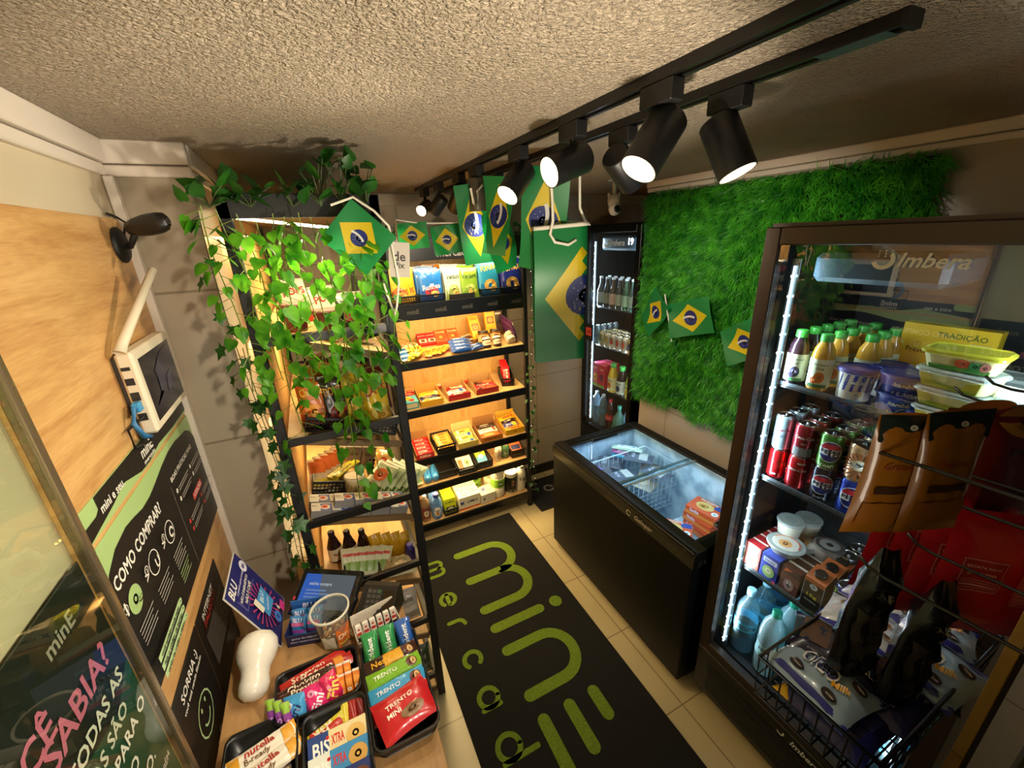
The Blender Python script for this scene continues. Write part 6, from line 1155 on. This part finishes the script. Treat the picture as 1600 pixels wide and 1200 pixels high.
    wb = bottle(wpf, 'c4e6f0', (.017, .285, .312, '8fc4dc'), (.12, .162, '58b4cc'), [('r', .1, .3, .42, .7, '1f4a6a'), ('t', 'CRYSTAL', .26, .5, .26, 'b8e0ec')], glass=True, name='water_bottle', dens=.10)
    sd = bottle([(.038, 0), (.045, .01), (.046, .10), (.043, .12), (.046, .15), (.045, .20), (.036, .245), (.018, .275), (.014, .285)], 'cdebf0', (.017, .28, .305, '1fa080'), (.09, .15, 'aed6dc'), [('t', 'H2OH!', .25, .6, .26, '2a5a6a'), ('r', .12, .2, .38, .26, '3a9a7a')], glass=True, name='soda_bottle', dens=.45)
    place(wb, Qr(1.37, .725, z), 'ribbed clear water bottle at the lower left of the big cooler'); place(sd, Qr(1.365, .618, z), 'cloudy soda bottle with green cap on the cooler floor')
    for i in range(3): place(wb, Qr(1.47+.095*i, .725, z), '%s water bottle in the row behind the front one' % ORD[i], 'water bottles behind the front one'); place(sd, Qr(1.465+.095*i, .615, z), '%s cloudy soda bottle in the row behind the front one' % ORD[i], 'cloudy soda bottles behind the front one')
    dkb = bottle([(.036, 0), (.042, .01), (.042, .18), (.03, .23), (.014, .27)], '9ac8c0', (.016, .268, .29, '14181c'), (.09, .15, '2a7a4a'), [('t', 'SODA', .25, .5, .2, 'e0ece0')], glass=True, name='soda_bottle', dens=.15)
    for i in range(2): place(dkb, Qr(1.375+.09*i, .52, z), '%s bottle with black cap on the big cooler floor' % ('front', 'rear')[i], 'black capped bottles')
    for i in range(3): place((wb, dkb, wb)[i], Qr(1.375, .425-.095*i, z), '%s bottle behind the wire basket of cookie bags, cooler floor' % od(i, 3))
stock_cooler()

# ------------------------------------------------------------------ corner cooler contents
def stock_corner():
    def Q(x, y, z, yaw=0): return T((x, y, z)) @ RZ(-90+yaw)
    z = FS[0]+.001
    bb = lambda c, l, t='', d=.5: bottle([(.026, 0), (.03, .006), (.03, .12), (.014, .175), (.012, .215), (.0135, .222)], c, (.0145, .214, .23, 'c8ccd0'), (.03, .11, l), [('t', t, .25, .6, .22, '2a3a4a')] if t else [], glass=True, name='beer_bottle', dens=d)
    pr = [bb('6a7a80', 'a8bcc8'), bb('4a5048', '8a8f78'), bb('7a6a5a', 'c8a89a'), bb('5a5a50', '9aa090'), bb('4a7a5a', '9abca0'), bb('6a9a8a', 'a8c4b8')]
    dn = ('clear bottle with blue label', 'dark bottle with olive label', 'brown bottle with pink label', 'grey bottle with pale label', 'green bottle with green label', 'pale green bottle with mint label')
    for i in range(6): 
        place(pr[i], Q(2.08, 2.665-.073*i, z), dn[i]+', front row on the corner cooler top shelf')
        place(pr[i], Q(2.16, 2.665-.073*i, z), dn[i]+', second row on the corner cooler top shelf')
    place(boxp(.075, .06, .19, '3a6ac0', [('r', 0, .35, 1, .65, 'c8d8e0'), ('e', .35, .5, .15, .07, 'c82a3a'), ('t', 'Heineken', .5, .85, .8, 'e0ece8'), ('t', '0.0', .6, .2, .4, 'e8f0f0')], name='beer_box'), Q(2.07, 2.225, z), 'tall blue and white carton with red star in the corner cooler')
    z = FS[1]+.001
    sl = can(.027, .155, '8aa8bc', [('t', 'TONICA', .25, .5, .3, '2a4a6a', 90)])
    for i in range(4): place(sl, Q(2.07+.06*i, 2.68, z), '%s slim pale blue can in the corner cooler' % od(i, 4, 'from the front', 'frontmost', 'rearmost'), 'slim pale blue cans')
    cn = [can(.03, .12, c, [('e', .25, .5, .1, .2, e), ('t', t, .25, .72, .25, '3a2a1a')], top='c9b27a') for c, e, t in (('cfc8a8', '4a6a3a', 'BEER'), ('d8d2bc', 'b8a03a', 'ALE'), ('dcd6c8', 'c02a2a', 'LATA'), ('e0ddd4', 'b83a3a', 'BRAHMA'), ('ddd8c4', 'd8502a', 'LAGER'), ('e0c878', '3a3a6a', 'SKOL'))]
    for i in range(6):
        for j in range(3): place(cn[i], Q(2.07+.066*j, 2.61-.068*i, z), '%s cream beer can in the %s row of the corner cooler' % (od(i, 6), ('front', 'second', 'third')[j]), 'cream beer cans in the corner cooler')
    z = FS[2]+.001
    jb = boxp(.075, .07, .20, 'c84a6a', [('r', 0, 0, 1, .14, '8ab84a'), ('e', .5, .4, .35, .18, 'e0b04a'), ('t', 'SUCO', .5, .8, .7, 'f0e0e8')], name='juice_carton', cat='carton'); jr = boxp(.075, .07, .20, 'c8283a', [('r', 0, 0, 1, .14, '5a9a3a'), ('e', .5, .45, .3, .18, '6a1a4a'), ('t', 'UVA', .5, .8, .6, 'f0e0e8')], name='juice_carton', cat='carton')
    for i in range(2): place(jb, Q(2.075+.08*i, 2.655, z), '%s pink juice carton on the third shelf of the corner cooler' % ('front', 'rear')[i], 'pink juice cartons'); place(jr, Q(2.075+.08*i, 2.57, z), '%s red juice carton on the third shelf of the corner cooler' % ('front', 'rear')[i], 'red juice cartons')
    bj = lambda c, l, f: bottle([(.038, 0), (.043, .006), (.043, .13), (.03, .18), (.018, .215)], c, (.023, .205, .24, '3fb04a'), (.02, .125, l), [('e', .25, .4, .08, .25, f), ('t', 'Natural', .25, .8, .22, '2a4a2a')], name='juice_bottle')
    place(bj('d8b83a', 'e0dcae', 'd8782a'), Q(2.08, 2.47, z), 'large yellow juice bottle with green cap in the corner cooler'); place(bj('2a1a1a', 'd4e0dc', '3a4a6a'), Q(2.08, 2.365, z), 'large dark juice bottle with green cap in the corner cooler'); place(bj('9ab83a', 'c8d88a', 'e0c03a'), Q(2.08, 2.262, z), 'large lime juice bottle at the right of the corner cooler')
    z = .442
    w = bottle([(.034, 0), (.04, .01), (.038, .05), (.041, .07), (.038, .10), (.041, .12), (.04, .20), (.03, .235), (.014, .265)], '9ab4c4', (.016, .262, .285, 'a8c0d0'), (.12, .16, '4a7a9a'), [], glass=True, name='water_bottle', dens=.3)
    for i in range(2): place(w, Q(2.08, 2.67-.09*i, z), '%s clear water bottle on the corner cooler floor' % ('left', 'right')[i], 'clear water bottles in the corner cooler')
    place(bottle([(.036, 0), (.04, .01), (.038, .08), (.041, .15), (.03, .21), (.013, .25)], '3a1a18', (.016, .247, .27, 'b8202a'), (.09, .14, 'b8202a'), [('t', 'Coca-Cola', .25, .5, .3, 'e8e0e0')], name='soda_bottle'), Q(2.08, 2.485, z), 'dark cola bottle with red label on the corner cooler floor')
    place(bottle([(.05, 0), (.055, .01), (.055, .09), (.045, .15), (.016, .20), (.014, .23)], '8ac0a8', (.017, .225, .25, '3aa08a'), (.03, .08, '2aa06a'), [('t', 'Sprite', .25, .5, .26, 'e8f0e8')], glass=True, name='soda_bottle', dens=.4), Q(2.08, 2.375, z), 'round green tinted bottle on the corner cooler floor'); place(w, Q(2.08, 2.26, z), 'clear bottle at the right of the corner cooler floor')
stock_corner()

# ------------------------------------------------------------------ hook stand with hanging bags, near the camera at right
def hook_stand():
    r = root('hook_stand', 'black wire display stand with hooks and hanging bags beside the big cooler', 'display stand')
    b = MB(); b.box(.60, 1.22, .004, .018, .25, 1.98, C('17130f', .6)); link('back_panel', b.mesh('bp'), None, r)
    for x in (.61, 1.21):
        b = MB(); b.box(x-.012, x+.012, -.01, .014, 0, 2.0, BLK, .002); b.box(x-.012, x+.012, -.05, .14, 0, .02, BLK, .002); link('upright', b.mesh('up'), None, r)
    b = MB(); b.box(.957, 1.06, .075, .092, .55, 1.50, C('9a7433', .7), .001); b.box(.967, 1.0, .0915, .093, .98, 1.05, C('6a4716', .6)); b.box(.967, 1.0, .0915, .093, 1.24, 1.31, C('6a4716', .6)); b.box(1.0, 1.02, .016, .08, .6, .62, BLK); b.box(1.0, 1.02, .016, .08, 1.42, 1.44, BLK)
    b.box(.953, .958, .075, .092, 1.0, 1.05, C('8a6427', .7)); link('cardboard_strip', b.mesh('cs'), None, r)
    for x, yt, z in ((.717, .30, 1.70), (1.09, .295, 1.70), (1.17, .28, 1.712), (.77, .25, 1.466), (.93, .245, 1.452), (1.07, .235, 1.45), (.88, .25, 1.585), (1.0, .25, 1.59)):
        b = MB(); b.tube([(x, .016, z+.004), (x, yt*.5, z+.001), (x, yt-.04, z-.004), (x, yt-.015, z), (x, yt, z+.012)], .0028, BLK, 8); b.box(x-.01, x+.01, .014, .024, z-.02, z+.03, BLK, .001); link('hook', b.mesh('hk'), None, r)
    wire_basket(T((.97, .232, 1.045)), .50, .215, .11, 'black wire basket full of cookie bags on the hook stand', '0c0c0d', 16, 9, .0018)
hook_stand()
def stock_stand():
    def hang(x, y, ztop, h, yaw=0, tilt=0): return T((x, y, ztop)) @ RZ(yaw) @ RY(tilt) @ T((0, 0, -h))
    # bag fronts face the shopper (+Y side and camera), so turn them by 180 where their print faces the aisle
    ob = bag(.10, .21, .020, '8f5812', [('p', [(.04, .80), (.96, .80), (.98, 1), (.02, 1)], '16201a'), ('t', 'Granola', .5, .6, .5, '8a3a1a', 0, None, .2), ('r', .2, .38, .8, .44, '3a2412'), ('r', .1, .1, .9, .3, '8a5214'), ('e', .5, .9, .06, .02, 'b8b4a8')], 2)
    place(ob, hang(.755, .235, 1.755, .21, -25, 3), 'front orange brown bag with a dark green header on the upper hook', 'orange brown hanging bags')
    place(ob, hang(.80, .20, 1.765, .21, -24, -2), 'rear orange brown bag with a dark green header on the upper hook', 'orange brown hanging bags')
    rb = bag(.14, .24, .035, '6a1a16', [('e', .5, .95, .42, .12, 'b8803a'), ('t', 'PIPOCA', .5, .72, .5, '2a1210'), ('r', .1, .1, .9, .4, '4a1012')], 5)
    for i in range(2): place(rb, hang(1.05+.03*i, .235-.045*i, 1.70, .24, -25, 0), '%s dark red bag with a tan top on the right upper hook' % ('front', 'rear')[i], 'dark red hanging bags')
    gb = bag(.21, .25, .035, 'c01c2a', [('r', .12, .45, .45, .72, 'd88a90'), ('r', .13, .46, .44, .71, 'a81a26'), ('t', 'BATATA PALHA', .28, .66, .26, 'e0b8b8'), ('t', 'EXTRA FINA', .28, .60, .22, 'e0b8b8')]+[('r', .14, .48+.02*i, .42, .485+.02*i, 'd89aa0') for i in range(4)]+[('r', .58, .35, .9, .7, 'c05058')]+[('r', .6, .37+.03*i, .88, .375+.03*i, 'd8a0a4') for i in range(10)]+[('e', .92, .5, .07, .3, 'e8a83a')], 3)
    for i in range(4): place(gb, hang(1.01+.012*i, .245-.035*i, 1.545-.012*i, .25, -27-3*i, 3), '%s large bright red bag in the row on the middle hooks' % od(i, 4, 'from the front', 'frontmost', 'rearmost'), 'large bright red bags')
    kb = bag(.085, .35, .04, '0d0d14', [('r', .15, .3, .85, .62, '38332c'), ('r', .1, .78, .9, .86, '1c1c2a'), ('t', 'CAFE', .5, .75, .5, '55504a'), ('p', [(0, .02), (.4, .02), (.2, .1)], 'd8a81e')], 4, .22, wr=4, tp=.6)
    place(kb, hang(.86, .24, 1.45, .34, -30, 2), 'front crumpled black bag hanging over the cookie basket', 'black hanging bags'); place(kb, hang(.93, .175, 1.40, .34, -20, 5), 'rear crumpled black bag hanging over the cookie basket', 'black hanging bags')
    cookie = lambda u, v: [('e', u, v, .085, .075, '1c1714'), ('e', u, v, .07, .06, '3a2c26'), ('e', u+.01, v, .05, .012, 'c9c2b4')]
    ow = bag(.17, .14, .045, '8fa4b4', [('r', 0, 0, 1, .14, '232a7a'), ('r', 0, .86, 1, 1, '232a7a')]+cookie(.15, .7)+cookie(.3, .25)+cookie(.82, .7)+cookie(.72, .22)+[('t', 'OREO', .45, .52, .42, 'e8e6dc', 0, .26), ('t', 'OREO', .45, .52, .38, '2a2a6a', 0, .2), ('t', 'Milk', .74, .45, .2, 'e8a81e', 20)], 2, name='cookie_bag', cat='cookies')
    bw = bag(.16, .13, .045, '1c1530', [('r', .1, .2, .9, .8, '5f4430'), ('e', .65, .45, .2, .25, '6a3a24'), ('e', .65, .45, .15, .18, '7d4a30'), ('t', 'MIL', .85, .2, .2, 'd8c8a8')], 4, name='cookie_bag', cat='cookies')
    sp = bag(.15, .13, .045, 'c4ccd8', [('p', [(0, 0), (1, 0), (1, .2), (0, .35)], '2a34a0')]+sum([[('e', a, c, .07, .07, 'b8a890'), ('e', a, c, .05, .05, '7a6048')] for a, c in ((.2, .6), (.45, .75), (.5, .4), (.75, .6), (.8, .3))], []), 6, name='cookie_bag', cat='cookies')
    nv = bag(.17, .14, .045, '1c1f5a', [('r', .1, .5, .9, .8, '26307a'), ('t', 'OREO', .5, .3, .5, 'c8c8d8'), ('p', [(0, 0), (.2, 0), (.1, .3)], 'd8a81e')], 7, name='cookie_bag', cat='cookies')
    for i, (p_, x, y, z, yaw, rx, d) in enumerate(((nv, .82, .23, 1.052, -90, 0, 'navy cookie bag at the bottom left of the basket'), (ow, .82, .262, 1.098, -96, 0, 'pale blue cookie bag at the left corner of the basket'), (bw, .905, .29, 1.105, -70, 6, 'brown cookie bag in the middle of the black wire basket'), (sp, 1.01, .285, 1.12, -80, 6, 'spotted white and blue cookie bag in the wire basket'), (sp, 1.12, .29, 1.125, -85, 6, 'spotted cookie bag at the far right of the wire basket'),
        (nv, .93, .21, 1.06, -84, 0, 'navy cookie bag below the black hanging bags'), (ow, 1.03, .18, 1.12, -100, -8, 'pale blue cookie bag half hidden by the cardboard strip'), (nv, 1.06, .20, 1.065, -80, 0, 'navy cookie bag at the right end of the wire basket'), (ow, 1.13, .22, 1.12, -75, 10, 'pale blue cookie bag at the right end of the basket'))):
        place(p_, T((x, y, z)) @ RY(rx) @ lay(Matrix.Identity(4), yaw, .05, .15), d, None)
stock_stand()

# ------------------------------------------------------------------ flags
CLG, CLY, CLB, CLW = '147a3c', 'd9bd16', '1b2a6e', 'd8d8d0'
_fm = {}
def cloth(c):
    if c not in _fm: _fm[c] = mat_leaf('cloth_'+c, c, c, .35)
    return _fm[c]
def flag(W, H, fn, M, label, group=None, hem=None):
    b = MB(); us = [(-.5+i/16)*W for i in range(17)]; vs = [i/12*H for i in range(13)]
    b.sheet(fn, us, vs, cloth(CLG), 0)
    R = .155
    for s in (1, -1):
        g = (lambda u, v, o, s=s: fn(u, v, o*s))
        it = [('d', .5, .5, .41, .40, cloth(CLY)), ('e', .5, .5, R, R*W/H, cloth(CLB)), ('b', .5-.06 if s > 0 else .5-.06, .5-.27*W/H, .285, .325, 60 if s > 0 else 60, 112, cloth(CLW))]
        b.deco(g, W, H, it, base=.0006, step=.0004)
        if s > 0:
            rg = random.Random(4)
            b.deco(g, W, H, [('e', .5+rg.uniform(-.11, .11), .5-rg.uniform(.0, .1)*W/H, .004, .004*W/H, cloth(CLW)) for _ in range(14)], base=.0022, step=0)
    parts = [('flag_cloth', b)]
    if hem: parts.append(('white_hem', hem))
    return place(P('flag', 'flag', *parts), M, label, group)
def wavy(W, A=.01, k=1.5, ph=0, bend=0): return lambda u, v, o: (u, A*math.sin(k*PI*u/W*2+ph+3*v/W)+bend*u*u/W-o, v)
def ctr(x, y, z, W, H, yaw=0, roll=0, pitch=0): return T((x, y, z)) @ RZ(yaw) @ RY(roll) @ RX(pitch) @ T((0, 0, -H/2))
flag(.150, .14, wavy(.15, .004, .8), ctr(.150, 1.285, 2.03, .15, .14, -10, 44), 'diamond hung Brazilian flag at the corner of the leafy rack')
flag(.125, .10, wavy(.125, .006, 1), ctr(.41, 1.75, 2.035, .125, .10, -12, -3), 'small Brazilian bunting flag on the left, above the yellow bags')
flag(.12, .115, wavy(.12, .006, 1, 1), ctr(.553, 1.75, 2.015, .12, .115, -14, -6), 'small Brazilian bunting flag in front of the header sign')
def vert(fn): return fn
flag(.29, .13, wavy(.29, .02, .7, .5), ctr(.628, 1.60, 2.065, .29, .13, -12, 84), 'brightly lit Brazilian flag hanging vertically in the flag cluster', 'flags in the cluster below the track')if 0 else None
flag(.29, .13, wavy(.29, .02, .7, .5), ctr(.628, 1.60, 2.065, .29, .13, -12, 84), 'brightly lit Brazilian flag hanging vertically from the silver spotlight')
flag(.27, .12, wavy(.27, .02, .6, 1.5), ctr(.672, 1.50, 2.09, .27, .12, -58, 96), 'twisted Brazilian flag hanging in front of the brightly lit one')
flag(.22, .13, wavy(.22, .02, .6, 2.5), ctr(.712, 1.56, 2.0, .22, .13, 20, 80), 'pale green back of a flag at the right of the cluster')
flag(.32, .15, wavy(.32, .03, .6, 0), ctr(.735, 1.27, 2.06, .32, .15, -48, 100), 'dark green Brazilian flag gathered below the middle spotlight')
flag(.20, .10, wavy(.2, .02, .6, 1), ctr(.79, 1.29, 2.10, .2, .10, 10, 70), 'small glowing flag strip lit by the middle spotlight')
def bigflag():
    W, H = .46, .36
    def fn(u, v, o):   # u runs down the flag, v across; folded at the middle
        sp = .03*(.5-u/W)+.03; t = v-H/2
        if t <= 0: return (t+.09, -sp/2-o+.008*math.sin(8*u/W), -u+.02*(-t/H)*(-1))
        return (-t+.09, sp/2+o+.006*math.sin(8*u/W+1), -u+.02*(t/H)*(-1))
    hm = MB(); pts = [fn(-W/2, H*i/16, 0) for i in range(17)]; pts = [(p[0], p[1], p[2]+.004) for p in pts]; hm.tube(pts, .007, C('c9c2b0', .8), 8)
    flag(W, H, fn, T((.79, 1.25, 1.815)) @ RZ(-22), 'largest Brazilian flag, folded double and hanging from white ribbons', hem=hm)
bigflag()
b = MB(); RB = C('cfc9b8', .8)
b.tube([(.868, 1.25, 2.26), (.87, 1.25, 2.18), (.872, 1.25, 2.10), (.89, 1.24, 2.055)], .005, RB, 6)
b.tube([(.905, 1.235, 2.045), (.88, 1.24, 2.055), (.80, 1.25, 2.06), (.765, 1.25, 2.05)], .003, RB, 6)
place(P('ribbon', 'ribbon', ('ribbon', b)), Matrix.Identity(4), 'long white ribbon dropping from the ceiling track to the big flag')
b = MB(); b.tube([(.74, 1.22, 2.18), (.745, 1.22, 2.12), (.75, 1.225, 2.06), (.742, 1.23, 2.02), (.755, 1.22, 1.995), (.80, 1.21, 1.985), (.825, 1.20, 2.0)], .005, RB, 6)
place(P('ribbon', 'ribbon', ('ribbon', b)), Matrix.Identity(4), 'knotted white ribbon below the middle spotlight')
b = MB(); b.tube([(.09, 1.28, 2.115), (.15, 1.28, 2.135), (.20, 1.28, 2.10), (.235, 1.28, 2.06), (.25, 1.30, 1.98), (.27, 1.36, 2.0), (.34, 1.7, 2.095), (.42, 1.745, 2.085), (.50, 1.745, 2.08), (.60, 1.74, 2.08), (.63, 1.6, 2.17)], .0035, RB, 6)
b.tube([(.235, 1.28, 2.03), (.245, 1.29, 1.9), (.23, 1.29, 1.83), (.22, 1.29, 1.80), (.20, 1.29, 1.9)], .003, RB, 6)
place(P('bunting_cord', 'cord', ('cord', b)), Matrix.Identity(4), 'white cord carrying the small bunting flags')
b = MB(); b.tube([(.60, 1.56, 2.19), (.605, 1.55, 2.14), (.615, 1.54, 2.12), (.62, 1.54, 2.18), (.64, 1.54, 2.20)], .005, RB, 6)
place(P('ribbon', 'ribbon', ('ribbon', b)), Matrix.Identity(4), 'short white ribbon looped around the silver spotlight')
# flags pinned on the grass
def gflag(y, z, W, H, roll, yaw, label, stick=True):
    M = T((1.815, y, z)) @ RZ(-90+yaw) @ RY(roll) @ T((0, 0, -H/2)); k = None
    if stick:
        k = MB(); k.tube([(-W/2, .002, -.02), (-W/2, .002, H+.06)], .004, C('c9c4b8', .5), 8)
    b = MB()
    flag(W, H, wavy(W, .014, .7, 1), M, label, hem=None)
    if k: setp(link('flag_stick', k.mesh('fs'), M), 'white stick of the '+label.replace('Brazilian ', ''), 'stick')
gflag(1.56, 1.565, .27, .19, -16, 6, 'Brazilian flag on a white stick on the grass wall')
gflag(1.82, 1.56, .25, .17, -50, -10, 'Brazilian flag drooping at the left of the grass wall', False)
gflag(1.235, 1.50, .22, .18, -30, 0, 'Brazilian flag on the grass wall, mostly hidden behind the big cooler', False)

# ------------------------------------------------------------------ hanging vines
LEAFM = mat_leaf('pothos_leaf', '2c7a14', '74bd2c', .6); IVYM = mat_leaf('ivy_leaf', '153f10', '2f6e1e', .3); STEM = C('6a7a2e', .5); STEMD = C('3a4a20', .6)
HEART = [(0, 0, 0), (-.10, .2, .0), (.04, .42, .03), (.35, .46, .04), (.7, .27, .02), (1.05, 0, -.05), (.7, -.27, .02), (.35, -.46, .04), (.04, -.42, .03), (-.10, -.2, .0)]
def heart(b, M, s, mat):
    vs = [(x*s, y*s, z*s) for x, y, z in HEART]+[(.3*s, 0, -.05*s), (.7*s, 0, -.06*s)]
    o = b.M; b.M = M
    b.add(vs, [(0, 10, 2, 1), (10, 3, 2), (10, 11, 4, 3), (11, 5, 4), (0, 9, 8, 10), (10, 8, 7), (10, 7, 6, 11), (11, 6, 5)], mat, True); b.M = o
IV = [(0, 0), (-.15, .45), (.2, .3), (.45, .62), (.6, .25), (1.05, 0), (.6, -.25), (.45, -.62), (.2, -.3), (-.15, -.45)]
def ivyleaf(b, M, s, mat):
    vs = [(x*s, y*s, .05*s*abs(y)) for x, y in IV]+[(.35*s, 0, -.03*s)]
    o = b.M; b.M = M; b.add(vs, [(10, (i+1) % 10, i) for i in range(10)], mat); b.M = o
def vine(x, y, z, L, label, seed, kind='pothos', size=(.027, .046), step=.034, drift=(0, 0), spread=.045, group=None, lights=False, twig=True):
    rg = random.Random(seed); n = max(4, int(L/.05)); pts = []
    for i in range(n+1):
        t = i/n; pts.append((x+drift[0]*t+.012*math.sin(6*t+seed), y+drift[1]*t+.008*math.cos(7*t+seed), z-L*t))
    r = root('hanging_vine' if kind == 'pothos' else 'ivy_strand', label, 'vine', None, group)
    st = MB(); st.tube(pts, .0016 if kind == 'pothos' else .0012, STEM if kind == 'pothos' else STEMD, 5); lf = MB(); m = LEAFM if kind == 'pothos' else IVYM
    k = int(L/step)
    for i in range(k):
        t = (i+.5)/k; q = t*n; a = int(q); f = q-a; p = Vector(pts[a]).lerp(Vector(pts[min(a+1, n)]), f)
        ang = rg.uniform(0, 360); out = spread*rg.uniform(.5, 1.2); d = Vector((math.cos(math.radians(ang)), -.5*abs(math.sin(math.radians(ang)))-.1, 0)).normalized()
        e = p+d*out+Vector((0, 0, -.4*out)); 
        if twig: st.tube([p, e], .0009, STEM if kind == 'pothos' else STEMD, 4, False)
        s = rg.uniform(*size)
        M = T(e) @ RZ(math.degrees(math.atan2(d.y, d.x))+rg.uniform(-30, 30)) @ RY(rg.uniform(35, 85)) @ RX(rg.uniform(-45, 45))
        (heart if kind == 'pothos' else ivyleaf)(lf, M, s, m)
    link('stem', st.mesh('stem'), None, r); link('leaves', lf.mesh('leaves'), None, r)
    if lights:
        lb = MB()
        for i in range(int(L/.09)):
            t = (i+.3)/int(L/.09); p = pts[int(t*n)]; lb.box(p[0]-.0013, p[0]+.0013, p[1]-.012, p[1]-.009, p[2]-.0015, p[2]+.0015, EM('fff2d0', 3))
        setp(link('fairy_lights', lb.mesh('fl'), None, r), kind='stuff')
V = [(-.20, 1.335, 2.12, .50), (-.165, 1.325, 2.11, .34), (-.13, 1.33, 2.10, .46), (-.10, 1.315, 2.08, .62), (-.065, 1.33, 2.10, .40), (-.035, 1.315, 2.09, .52), (-.005, 1.33, 2.09, .44), (.02, 1.315, 2.10, .92), (.045, 1.33, 2.09, .66), (.075, 1.315, 2.08, .50), (.105, 1.33, 2.07, .82), (.14, 1.32, 2.05, .42), (.17, 1.33, 2.04, .46), (.205, 1.325, 2.02, .34)]
for i, (x, y, z, L) in enumerate(V): vine(x, y, z, L, '%s of the broad leaved vines hanging over the left rack' % od(i, len(V)), 10+i, drift=(.02*math.sin(i), 0), group='broad leaved vines over the left rack', step=.0195 if L < .6 else .03)
for i, (x, y, z, L, dr) in enumerate(((-.215, 1.36, 2.12, 1.20, .02), (-.19, 1.35, 1.75, .85, .0), (-.225, 1.40, 1.60, .75, .03))): vine(x, y, z, L, ('long ivy strand running down the left post of the left rack', 'ivy strand clinging to the lower left post of the left rack', 'ivy strand in the gap between column and left rack')[i], 60+i, 'ivy', (.030, .048), .045, (dr, 0), .03)
vine(1.285, 2.405, 2.0, 1.85, 'ivy strand with tiny lights down the right post of the back rack', 70, 'ivy', (.024, .036), .05, (.01, 0), .028, lights=True)
vine(1.33, 2.47, 1.62, 1.2, 'second ivy strand hanging free beside the back rack', 71, 'ivy', (.024, .036), .085, (.03, 0), .02)
# sprigs on top
def sprig(x, y, z, n, label, kind='pothos', size=(.05, .075), h=.10, sp=.06, seed=1):
    rg = random.Random(seed); r = root('vine_sprig', label, 'vine'); st = MB(); lf = MB()
    for i in range(n):
        a = rg.uniform(0, 2*PI); e = Vector((x+sp*math.cos(a)*rg.uniform(.3, 1), y+.5*sp*math.sin(a), z+h*rg.uniform(.2, 1))); st.tube([(x, y, z), (x*.4+e.x*.6, y*.4+e.y*.6, z+(e.z-z)*.7), e], .0015, STEMD, 5)
        M = T(e) @ RZ(rg.uniform(0, 360)) @ RY(rg.uniform(-75, 30)) @ RX(rg.uniform(-50, 50)); (heart if kind == 'pothos' else ivyleaf)(lf, M, min(rg.uniform(*size), max(.02, (2.283-e.z)*1.0)) if kind == 'pothos' else rg.uniform(*size), IVYM if kind != 'pothos' else LEAFM2)
    link('stem', st.mesh('s'), None, r); link('leaves', lf.mesh('l'), None, r)
LEAFM2 = mat_leaf('pothos_leaf_dark', '14400f', '2f6b1c', .3)
for i, (x, n) in enumerate(((-.19, 12), (-.10, 10), (.0, 8), (.07, 10), (.13, 12), (.19, 10))): sprig(x, 1.345, 2.117, n, '%s leafy sprig lying on top of the left rack' % od(i, 6), size=(.03, .055), h=.06 if i < 3 else .12, seed=20+i)
for i, (x, n) in enumerate(((.50, 7), (.78, 9), (.95, 9), (1.1, 9), (1.22, 9))): sprig(x, 2.45, 2.017, n, '%s ivy sprig on top of the back rack header' % od(i, 5), 'ivy', (.03, .045), .07, .07, seed=40+i)
b = MB(); b.box(-.03, .03, -.002, .002, -.05, .05, C('b8b0a4', .7)); b.deco(plane_fn(-.002), .06, .1, [('t', 'de', .5, .1, .6, '2a2622'), ('t', 'Pix', .5, -.15, .5, '2a2622')], base=.0004)
place(P('paper_tag', 'sign', ('tag', b)), T((.255, 1.29, 1.965)) @ RZ(-10) @ RY(6), 'small white paper tag beside the corner flag')
